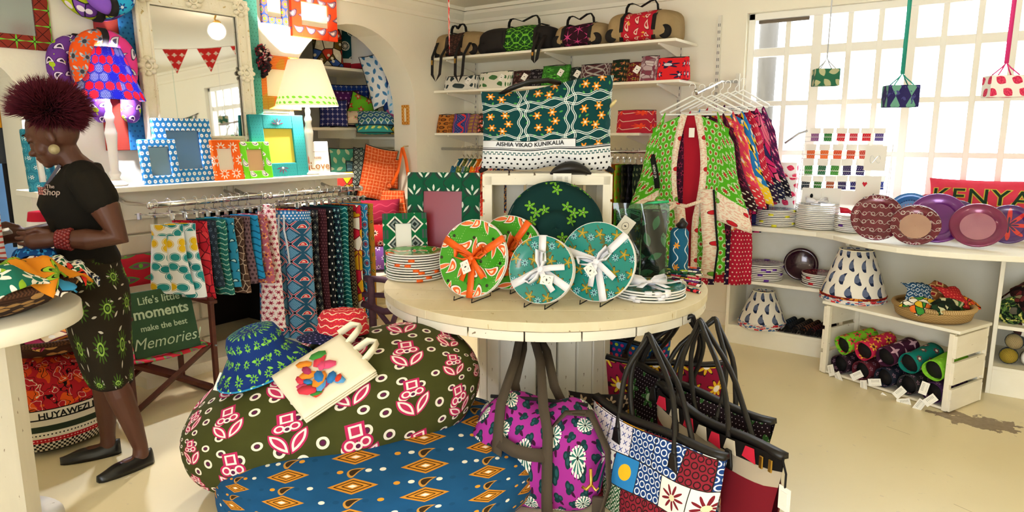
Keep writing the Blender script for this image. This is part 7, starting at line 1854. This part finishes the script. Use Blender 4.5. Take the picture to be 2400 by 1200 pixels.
M_st1 = C('red_gold_trim', P_patch(['#a8241f', '#d88a2a', '#8a1f1f'], 50.0)); M_st2 = C('white_red_trim', P_patch(['#e8e2da', '#d0303a', '#e8e2da', '#3a6a9a'], 30.0, '#e8e2da'))
CRB = Vector((-.846, 4.56, 0)); CRD = Vector((.725, -.304, 0)).normalized(); CRN = Vector((.304, .725, 0)).normalized(); CRL, CRH, CRDP = .79, .465, .34
bs = at(1998, 712, z=CRH)
shades(['large white lampshade with navy paisley on the low crate', 'second nested lampshade with red gold edge on the low crate', 'lowest nested lampshade with red dashes on the low crate'], 1998, 700, 585, 70, 36, CRH, [M_st1, M_st2, M_st2])
shades(['small white lampshade with navy paisley in the cabinet', 'second nested small lampshade in the cabinet', 'lowest nested small lampshade in the cabinet'], 1785, 762, 682, 52, 24, .136, [M_st2, M_st2, M_st2])
for k in range(6):
    p0 = at(1832 + k * 17, 748 + k * 4, z=.16); p1 = at(1818 + k * 17, 775 + k * 5, z=.145)
    t = thing('fringed_scarf', ['blue grey', 'charcoal', 'brown striped', 'rust brown', 'dark red', 'black red'][k] + ' rolled scarf with black fringe at the cabinet bottom', 'scarf', (p1.x, 4.89, .137), 0)
    dv = Vector((.05, .26, 0))
    MB().tube([(0, .03, .022), (dv.x, dv.y, .03)], [.019, .022], 12).o('rolled_scarf', C('scarf_%d' % k, (lambda c: lambda u, v: mx(stripe(v, .03, .5), c, '#16161a'))(['#2f4458', '#26282c', '#4a3a30', '#6a3a24', '#5a1f1c', '#3a1418'][k])), t)
    m = MB(); rg = random.Random(k)
    for q in range(26):
        a = rg.uniform(0, 6.3); r = .018 * math.sqrt(rg.random())
        m.tube([(r * math.cos(a), .035, .022 + r * math.sin(a)), (r * 1.3 * math.cos(a), -.0, .016 + r * .6 * math.sin(a)), (r * 1.6 * math.cos(a) + rg.uniform(-.008, .008), -.035, .006 + .004 * rg.random())], .0022, 4)
    m.o('fringe', M_blackcl, t, kind='stuff')
# ------------------------------------------------------------------ low crate with rolled fabrics and a basket on top
lc = thing('slatted_crate', 'low whitewashed slatted crate lying open on the floor by the counter', 'crate', CRB, math.atan2(CRD.y, CRD.x))
for x in (.011, CRL - .011):
    for z in (.07, .22, .37): MB().box((x, CRDP / 2, z), (.018, CRDP, .125)).o('side_slat', M_slat, lc, bev=.002)
    for y in (.012, CRDP - .012): MB().box((x + (.02 if x < .1 else -.02), y, CRH / 2 - .01), (.026, .03, CRH - .03)).o('corner_post', M_slat, lc, bev=.002)
for z in (.06, .19, .32, .42): MB().box((CRL / 2, CRDP - .005, z), (CRL, .012, .105 if z < .4 else .07)).o('back_slat', M_slat, lc, bev=.002)
MB().box((CRL / 2, CRDP / 2, CRH - .009), (CRL + .02, CRDP + .01, .018)).o('top_board', M_white, lc, bev=.003)
for y in (.06, .17, .28): MB().box((CRL / 2, y, .012), (CRL - .04, .1, .014)).o('floor_slat', M_slat, lc, bev=.002)
def L2W(x, y, z): 
    q = CRB + CRD * x + CRN * y; return Vector((q.x, q.y, z))
ro = [('lime green floral fabric roll at the left of the low crate', P_flower('#7ab82a', '#d8304a', '#3a6a1f', .07, 5, .38, '#4a8a2a')), ('crimson and gold floral fabric roll in the low crate', P_flower('#c02448', '#e8b03a', '#5a1428', .07, 6, .42)), ('plum petal fabric roll in the middle of the low crate', lambda u, v: (lambda a, b, i, j: lay('#3f1830', (leaf(a, b, .04, .009) | leaf(b, a, .04, .009), '#c8a0b0')))(*cell(u, v, .09, .08, .5))),
      ('teal fabric roll with rosettes in the low crate', P_flower('#0f7268', '#7a2a34', '#e6d8c8', .075, 7, .3)), ('bright lime plain fabric roll at the right of the low crate', P_dots('#7cc02f', '#93d045', .04, .2))]
for k, (lb, fn) in enumerate(ro):
    x = .13 + k * .135; b = L2W(x, 0.03, .155)
    t = thing('fabric_roll', lb, 'fabric', b, rot=(math.radians(10), 0, math.atan2(CRD.y, CRD.x) + .0 - (.1 if k else .25)), group='fabric rolls in the low crate')
    mm = C('roll_print_%d' % k, fn)
    def fr_(s, q):
        a = 2 * PI * s; r = .058 * (1 + .06 * math.sin(3 * a + 4 * q + k)) * (1 - .12 * q)
        return (r * math.cos(a), .24 * q, .0 + r * math.sin(a) + .05)
    MB().grid(fr_, 22, 8, True, False, .36, .24).o('outer_cloth', mm, t, sol=.004)
    MB().lathe([(.05, 0), (.05, .18)], 16, M=Matrix.Translation((0, .02, .05)) @ Matrix.Rotation(-PI / 2, 4, 'X')).o('inner_roll', M_blackcl, t)
lo = [('#2a1a24', 'dark'), ('#5a1f2a', 'wine red'), ('#1f2430', 'navy'), ('#2a2a2a', 'black'), ('#3a1f44', 'purple')]
for k, (c, nm) in enumerate(lo):
    x = .12 + k * .14; b = L2W(x, .02, .022)
    t = thing('fabric_roll', nm + ' fabric roll in the lower layer of the low crate', 'fabric', b, math.atan2(CRD.y, CRD.x) - .06, group='fabric rolls in the low crate')
    mm = C('lower_roll_%d' % k, P_flower(c, '#8a6a7a', c, .05, 5, .3))
    MB().grid(lambda s, q: (.056 * math.cos(2 * PI * s) * (1 + .05 * math.sin(6 * PI * s + k)), .26 * q, .058 + .056 * math.sin(2 * PI * s)), 20, 5, True, False, .36, .26).o('outer_cloth', mm, t, sol=.004)
    MB().lathe([(.045, 0), (.045, .2)], 16, M=Matrix.Translation((0, .03, .058)) @ Matrix.Rotation(-PI / 2, 4, 'X')).o('inner_roll', M_blackcl, t)
rg = random.Random(12)
for k, (px, py, a) in enumerate(((1948, 868, -.5), (1965, 885, -.7), (1945, 897, -.9), (1970, 912, .8), (2008, 880, .9), (2024, 905, -.3), (2050, 896, 1.3), (2066, 935, .5), (2108, 920, .6), (2118, 943, 1.2), (2166, 910, .1), (2180, 938, .7), (2155, 950, .4))):
    b = at(px, py, y=4.52 - .42 * ((px - 1940) / 280) * .9)
    t = thing('price_tag', '%s white price tag from the left on the fabric rolls in the crate' % (['first'] + ORD[1:])[k], 'tag', b, rot=(-.25, a, math.atan2(CRD.y, CRD.x)), group='price tags of the rolled fabrics')
    MB().box((0, 0, 0), (.042, .002, .07)).o('card', M_paper, t); MB().box((0, -.002, .004), (.028, .001, .042)).o('tag_print', M_print, t)
bk = L2W(.565, .17, CRH + .001)
basket('fabric_basket', 'pale straw basket of bright cloths on the low crate', .205, .075, bk, M_straw, M_straw, .8)
for k, (dx, dy, w_, h, fn, lb, tl) in enumerate(((-.1, -.02, .16, .16, P_dia('#24486a', '#c9d2d8', '#24486a', .03), 'navy diamond napkin standing at the left of the straw basket', (.9, .2)), (.02, .02, .15, .15, P_dia('#7a4a2a', '#c8a06a', '#8a1f24', .05), 'brown geometric napkin peaking in the straw basket', (.8, -.2)), (.08, -.04, .14, .14, P_dots('#a8242a', '#d8604a', .02, .2), 'brick red napkin in the straw basket', (.7, .1)), (.16, -.01, .15, .12, P_patch(['#d8502a', '#e8882a', '#c8303a'], 25.0), 'orange napkin at the right of the straw basket', (.3, .2)),
        (-.14, -.09, .15, .12, P_patch(['#e0702a', '#2f86c0', '#e8e2d0', '#d8b02a', '#3a8a3a'], 28.0), 'multicoloured napkin at the left rim of the straw basket', (.3, -.3)), (.0, -.13, .26, .09, P_patch(['#1f3a24', '#3f7a3a', '#16241a', '#c8c8a0'], 26.0), 'green zigzag napkin hanging over the front rim of the straw basket', (.75, 0)))):
    q = bk + Vector((CR.x * dx + CF.x * -dy * 0 + .0, CR.y * dx, 0)) + Vector((CF.x, CF.y, 0)) * dy
    crumple('napkin', lb, w_, h, .01, C('napkin_print_%d' % k, fn), (q.x, q.y, CRH + .1 + (.03 if k < 3 else 0.0)), AZ + .1 * k, 50 + k, 'napkins in the straw basket', tilt=tl, dome=.02, n=12)
# right cabinet goods
g0 = at(2380, 650, y=4.85)
for k, (px, py, r, mm, lb, z) in enumerate(((2372, 735, .075, C('green_speckle_yarn', P_patch(['#1f3a24', '#5a7a3a', '#c8c86a', '#16281a'], 60.0)), 'green speckled yarn coil lying on the cabinet shelf at right', .413), (2420, 735, .08, MATS['green_speckle_yarn'], 'second green yarn coil beyond the right edge', .413))):
    b = at(px, py, z=z); t = thing('yarn_coil', lb, 'yarn', (b.x, 4.84, z), .2)
    for q in range(4): MB().tube([((r - .014 * q) * math.cos(a), .0 + .01 * math.sin(5 * a + q), r + (r - .014 * q) * math.sin(a)) for a in [2 * PI * i / 24 for i in range(24)]], .011, 7, True).o('strand', mm, t)
for k, (px, zz, mm, lb) in enumerate(((2378, .50, C('maroon_speckle_yarn', P_patch(['#3a1a1c', '#6a2a2a', '#1f1012', '#8a7a5a'], 50.0)), 'dark maroon cloth heap on the right cabinet shelf'),)):
    crumple('cloth_heap', lb, .4, .36, .02, mm, (.29, 5.0, .56), .3, 70, cat='cloth', dome=.12)
for k, (dx, dz, c, nm) in enumerate(((.10, .05, '#c8b03a', 'yellow'), (.2, .05, '#8a7a4a', 'khaki'), (.3, .05, '#a89a6a', 'sand'), (.4, .05, '#4a3a3a', 'brown'), (.12, .14, '#c8b888', 'beige'), (.22, .14, '#6a5a52', 'taupe'), (.32, .14, '#2f3440', 'navy'), (.15, .215, '#4a2a2c', 'maroon'), (.27, .215, '#3a3438', 'charcoal'))):
    t = thing('yarn_ball', nm + ' ball of yarn in the right cabinet', 'yarn', (.052 + dx - .03, 4.84 + .02 * (k % 2), .169 + dz - .0), k * .7, 'yarn balls in the right cabinet')
    mm = cloth_mat(nm + '_yarn', (lambda c: lambda u, v: mx(stripe(u * .7 + v, .008, .5), c, '#2a2420'))(c))
    MB().ball((0, 0, 0), (.046, .05, .046), 18, 12).o('wound_yarn', mm, t)
    MB().band([(.047 * math.cos(a), -.0, .047 * math.sin(a)) for a in [2 * PI * i / 16 for i in range(17)]], .025, .002, (0, 1, 0)).o('paper_band', M_paper if k % 2 else M_dgrey, t)
# ------------------------------------------------------------------ cushions in the alcove behind the arch
ax = -5.02
zs1, zs2, zs3 = at(825, 160, x=ax + .05).z, at(810, 299, x=ax + .05).z, at(890, 321, x=ax + .35).z
zs4 = at(850, 470, x=ax + .25).z
for k, (x0, x1, y0, y1, z, lb) in enumerate(((-5.6, -4.97, 3.6, 5.28, zs1, 'high white alcove shelf of cushions seen through the arch'), (-5.6, -4.97, 3.5, 4.72, zs2, 'middle white alcove shelf of cushions seen through the arch'), (-5.3, -4.68, 4.72, 5.28, zs3, 'short white alcove shelf at the right inside the arch'), (-5.6, -4.78, 3.4, 5.28, zs4, 'lowest white alcove shelf inside the arch'))):
    t = thing('alcove_shelf', lb, 'shelf', (0, 0, z))
    MB().bb((x0, y0, -.025), (x1, y1, 0)).o('shelf_board', M_white, t, bev=.003)
    for y in (y0 + .2, y1 - .2): MB().bb((x0, y, -.1), (x1 - .1, y + .02, -.026)).o('bracket', M_white, t)
def acush(label, px, py, wp, hp, x, fn, roll=0.0, yaw=0.0, lie=0.0, z=None, pipe=True, tagc=False, d=.1):
    c = at(px, py, x=x); dep = (c - Vector((0, 0, EYE))).dot(CF); k = dep / FPX
    w_, h = wp * k, hp * k
    if z is not None: c.z = z + (h / 2 * math.cos(lie) + d * .4 * math.sin(lie)) * math.cos(roll) + .005
    nm = 'cushion_' + str(len(MATS))
    return cushion('cushion', label, w_, h, d, cloth_mat(nm, fn), c, (PI / 2 - lie, roll, PI / 2 - AZ * .9 + yaw), pipe=M_blackcl if pipe else None, group='cushions in the alcove', tagc=tagc)
acush('blue, red and mustard print cushion on the high alcove shelf', 768, 120, 70, 90, -5.08, P_patch(['#3a5aa8', '#c89a2a', '#d8d0c0', '#b83a2a', '#5a4a1f'], 12.0, '#241c14', .05, '#e8e0d0'), z=zs1)
acush('dark teal cushion with white wheels on the high alcove shelf', 812, 105, 92, 100, -5.16, lambda u, v: (lambda a, b, i, j: lay('#12464e', (circ(a, b, .045), '#e6e2d6'), (circ(a, b, .038) & (cos(ang(a, b) * 12.0) > -.4), '#16383e'), (circ(a, b, .014), '#e6e2d6'), (v < .09, '#e9e4dc'), (v < .05, '#b01f30')))(*cell(u, v, .15, .14, .5)), z=zs1, yaw=.2)
acush('white cushion with dark piping on the high alcove shelf', 850, 115, 60, 80, -5.04, lambda u, v: mx(v < .05, '#ece8e4', '#b8283a'), z=zs1, yaw=-.3)
acush('red and green striped cushion at the end of the high alcove shelf', 880, 130, 40, 60, -5.0, lambda u, v: mx(stripe(u, .03, .5), '#b82a30', '#3a5a3a'), z=zs1, yaw=-.5)
acush('royal blue cushion with white marks on the middle alcove shelf', 812, 215, 110, 70, -5.3, P_grid(('#2348b0', '#1f3fa0'), '#2348b0', .05, .1, '#e0e6f4'), z=zs2 + .12)
acush('purple speckled cushion on the middle alcove shelf', 808, 252, 70, 85, -5.14, P_flower('#4a1a5e', '#a87ac0', '#e8d0e8', .05, 5, .25), z=zs2)
acush('lime green cushion with red flowers on the middle alcove shelf', 848, 248, 70, 75, -5.02, P_flower('#6ab82a', '#c8382a', '#e8c0a0', .11, 5, .3), roll=.35, z=zs2, yaw=.1)
acush('white cushion with blue leaves tall inside the arch', 885, 190, 55, 125, -4.82, P_leaf('#e9ecf0', '#4a86b8', .075, '#2a5a8a', .4, .2), roll=-.25, yaw=-.4)
acush('navy cushion with a small patch leaning inside the arch', 905, 205, 40, 110, -4.77, P_dots('#16306a', '#1c3a78', .05, .2), roll=-.25, yaw=-.6)
acush('pale blue feather cushion leaning inside the arch', 918, 225, 30, 90, -4.72, P_leaf('#dfe8ee', '#5aa8d8', .06), roll=-.2, yaw=-.8)
acush('navy cushion with red and white marks on the middle alcove shelf', 782, 275, 66, 62, -5.0, P_grid(('#1f2458', '#24296a'), '#1f2458', .045, .1, '#d8d0e0'), z=zs2, tagc=False)
acush('blush cushion with green spots on the middle alcove shelf', 836, 285, 70, 40, -4.95, P_flower('#e0c8a8', '#d88a8a', '#5a9a3a', .08, 5, .3), lie=.8, z=zs2, tagc=True)
acush('blue and white ikat cushion on the short alcove shelf', 882, 275, 92, 50, -4.80, P_dia('#2a5a7a', '#c8d2c8', '#2f6a5a', .06), lie=.9, z=zs3 + .07)
acush('teal and yellow leaf cushion lying on the short alcove shelf', 876, 305, 85, 46, -4.80, P_leaf('#2f8a86', '#c8c84a', .06, '#e8e8c0', .42, .2), lie=1.1, z=zs3)
acush('red and blue cushion lying at the right of the short alcove shelf', 918, 297, 50, 40, -4.74, P_patch(['#b8283a', '#2a5aa0', '#d8c04a', '#2f6a6a'], 14.0), lie=.9, z=zs3)
acush('plum cushion peeking on the short alcove shelf', 922, 262, 36, 40, -4.74, P_dots('#8a3a62', '#a85a80', .04, .2), z=zs3 + .1)
acush('mint cushion with pale leaves low in the alcove', 812, 375, 78, 78, -4.98, P_leaf('#4aa08a', '#cfe0c0', .08, None, .4, .2), z=zs4 + .16)
acush('grey cushion with charcoal rings inside the arch', 855, 400, 62, 120, -4.76, lambda u, v: (lambda a, b, i, j: lay('#5a6460', (ring(a, b, .018, .004), '#2a302e'), (ring(a, b, .010, .002), '#a8b0a8')))(*cell(u, v, .045, .045)), roll=.12, z=zs4)
acush('slate blue cushion behind the grey ringed one', 842, 400, 60, 90, -4.86, P_wave('#4a6e80', '#8aa8b0', .05, .004), z=zs4)
M_or = P_grid(('#c8501f', '#b8441c'), '#e0986a', .06, .04, '#d88a5a')
acush('large burnt orange checked cushion inside the arch', 884, 405, 78, 125, -4.66, M_or, roll=.22, z=zs4)
acush('small burnt orange checked cushion beside the large one', 912, 398, 46, 70, -4.60, M_or, roll=.1, z=zs4 + .1)
acush('dark plum cushion behind the orange ones', 905, 370, 60, 60, -4.84, P_dots('#3a3038', '#4a4048', .05, .2), z=zs4 + .2)
acush('yellow and red cloth cushion below the mint one', 798, 425, 60, 45, -4.72, P_patch(['#e0b81f', '#d8a81a', '#c8302a'], 9.0, '#3a2014', .03), z=None)
for k, (py, fn, lb) in enumerate(((500, P_wave('#8a1f3a', '#a83a52', .06, .004), 'crimson shaded cushion below the alcove shelves'), (548, P_flower('#b82a34', '#e8d8c8', '#3a2a2a', .1, 8, .3), 'red cushion with cream flowers below the alcove shelves'), (602, P_flower('#7a4a9a', '#d8c8e0', '#3a1a4a', .09, 6, .28), 'violet cushion with white rosettes below the alcove shelves'))):
    acush(lb, 893, py, 92, 66, -4.50, fn, pipe=False, d=.2)
t = thing('low_bench', 'low white bench in the arch carrying stacked cushions', 'bench', (-4.52, 4.15, 0))
zb = at(893, 636, x=-4.5).z
MB().bb((-.16, -.5, zb - .03), (.16, .42, zb)).o('bench_top', M_white, t, bev=.004)
for y in (-.42, .36): MB().bb((-.14, y, 0), (.14, y + .04, zb - .03)).o('bench_leg', M_white, t)
# orange bag hanging on the arch
ob = at(943, 346, y=4.50)
t = thing('shoulder_bag', 'orange checked bag hanging by a bright orange strap on the arch', 'bag', ob, AZ * .5)
k = (ob - Vector((0, 0, EYE))).dot(CF) / FPX
bx, bz2 = -28 * k, -(480 - 346) * k
MB().band([(bx - 5 * k, -.01, bz2 + 40 * k), (-12 * k, -.006, -55 * k), (0, 0, 0)], .028, .003, (.9, 0, .3)).o('strap', M_orib, t); MB().band([(0, 0, 0), (9 * k, -.004, -28 * k), (14 * k, -.006, -64 * k)], .03, .003, (.9, 0, -.3)).o('strap', M_orib, t)
MB().grid(lambda s, q: (bx + (s - .5) * (58 + 14 * (1 - q)) * k, -.02 - .03 * math.sin(PI * s) * math.sin(PI * q), bz2 - 33 * k + 66 * k * q), 12, 10, su=.24, sv=.22).grid(lambda s, q: (bx + (s - .5) * (58 + 14 * (1 - q)) * k, .01, bz2 - 33 * k + 66 * k * q), 12, 10, su=.24, sv=.22, flip=True).o('bag_body', C('orange_check_bag', M_or), t)
MB().ball((bx - 4 * k, -.03, bz2 + 44 * k), .022, 10, 8).o('strap_knot', prt['orange_check_bag'], t)
MB().tube([(0, 0, .0), (0, .03, .01), (0, AC + AR - ob.y - .0, .012)], .004, 6).o('hanging_hook', M_brass, t)
# rustic branch bench behind the drum table
br = thing('branch_bench', 'rustic purple brown branch bench seen left of the drum table', 'bench', (0, 0, 0))
M_br = mat('purple_branch', lambda u, v: mx(noise(u, v, 20.0), '#3f2836', '#5e4050'), .7)
B0 = at(862, 640, z=.42); 
def bp(px, py, d): return at(px, py, d=d)
for pts, r, nm in (([bp(855, 652, 4.75), bp(895, 655, 4.7), bp(960, 668, 4.6)], .022, 'seat_rail'), ([bp(850, 690, 4.75), bp(895, 692, 4.7), bp(965, 700, 4.6)], .018, 'side_rail'), ([bp(850, 712, 4.75), bp(900, 730, 4.65), bp(960, 725, 4.55)], .024, 'side_rail'), ([bp(875, 715, 4.7), bp(915, 765, 4.62), bp(950, 800, 4.58)], .018, 'brace'), ([bp(945, 690, 4.55), bp(925, 745, 4.55), bp(905, 800, 4.55)], .018, 'brace')):
    MB().tube(pts, r, 8).o(nm, M_br, br)
for px, d in ((868, 4.72), (948, 4.58)):
    a = bp(px, 650, d); MB().tube([(a.x, a.y, a.z), (a.x + .01, a.y, a.z * .5), (a.x, a.y + .01, 0)], .026, 8).o('leg', M_br, br)
# ------------------------------------------------------------------ bunting
bt_ = thing('bunting', 'string of red triangular flags with white leaves under the ceiling', 'bunting', (0, 0, 0))
dv = Vector((-.651, .759, 0)); M_bun = C('red_white_leaf_flag', lambda u, v: lay('#cf2a2a', ((lambda a, b, i, j: leaf(a, b, .022, .008) | leaf(b - ab(a) * .5, a, .018, .01))(*cell(u, v, .06, .06, .5)), '#f0ddd0')))
zB = lambda t_: 2.34 + .05 * math.cos(t_ * 2.2)
MB().tube([(dv * (1.3 + .25 * k)) + Vector((0, 0, zB(1.3 + .25 * k))) for k in range(21)], .003, 5).o('string', M_paper, bt_)
for k in range(14):
    t_ = 2.55 + .27 * k; a = dv * t_; b = dv * (t_ + .2)
    MB().add([(a.x, a.y, zB(t_)), (b.x, b.y, zB(t_ + .2)), ((a.x + b.x) / 2 + .01, (a.y + b.y) / 2, zB(t_ + .1) - .2)], [(0, 1, 2)], [[(0, .2), (.2, .2), (.1, 0)]]).o('flag', M_bun, bt_, sol=.002)
b2_ = thing('bunting', 'dark string of pale and green pennants on the wall beyond the window', 'bunting', (0, 0, 0))
q = [(.45 + .1 * k, WY - .02, 2.05 - .05 * math.sin(PI * k / 10)) for k in range(11)]
MB().tube(q, .006, 6).o('string', M_blackcl, b2_)
for k in range(9):
    x, _, z = q[k + 1]; MB().add([(x - .035, WY - .022, z), (x + .035, WY - .022, z), (x, WY - .024, z - .2 - .05 * (k % 2))], [(0, 1, 2)]).o('pennant', [prt['white_navy_paisley'], MATS['mid_green_pennant'] if 'mid_green_pennant' in MATS else mat('mid_green_pennant', '#4a7a62', .9), MATS['plum_motif']][k % 3], b2_, sol=.002)
# ------------------------------------------------------------------ ceiling globe lamps
M_globe = mat('opal_globe', '#fff6e6', .4, emit=('#ffefd6', GLOBE))
for k, (x, y, lb) in enumerate(((-2.77, 3.66, 'opal globe ceiling lamp above the drum table'), (-1.9, .6, 'added unseen opal globe lamp near the left table'), (.6, 2.6, 'added unseen opal globe lamp on the window side'))):  # first globe shows in the mirror; the other two are added for light
    t = thing('globe_lamp', lb, 'lamp', (x, y, CEIL))
    MB().lathe([(.045, -.02), (.05, 0)], 20).o('ceiling_rose', M_brass, t); MB().tube([(0, 0, -.02), (.03, 0, -.05), (.02, 0, -.075)], .008, 8).o('arm', M_brass, t)
    MB().lathe([(.03, -.1), (.035, -.085), (.02, -.07)], 16).o('lamp_holder', M_brass, t)
    MB().ball((.015, 0, -.16), .072, 24, 16).o('globe', M_globe, t)
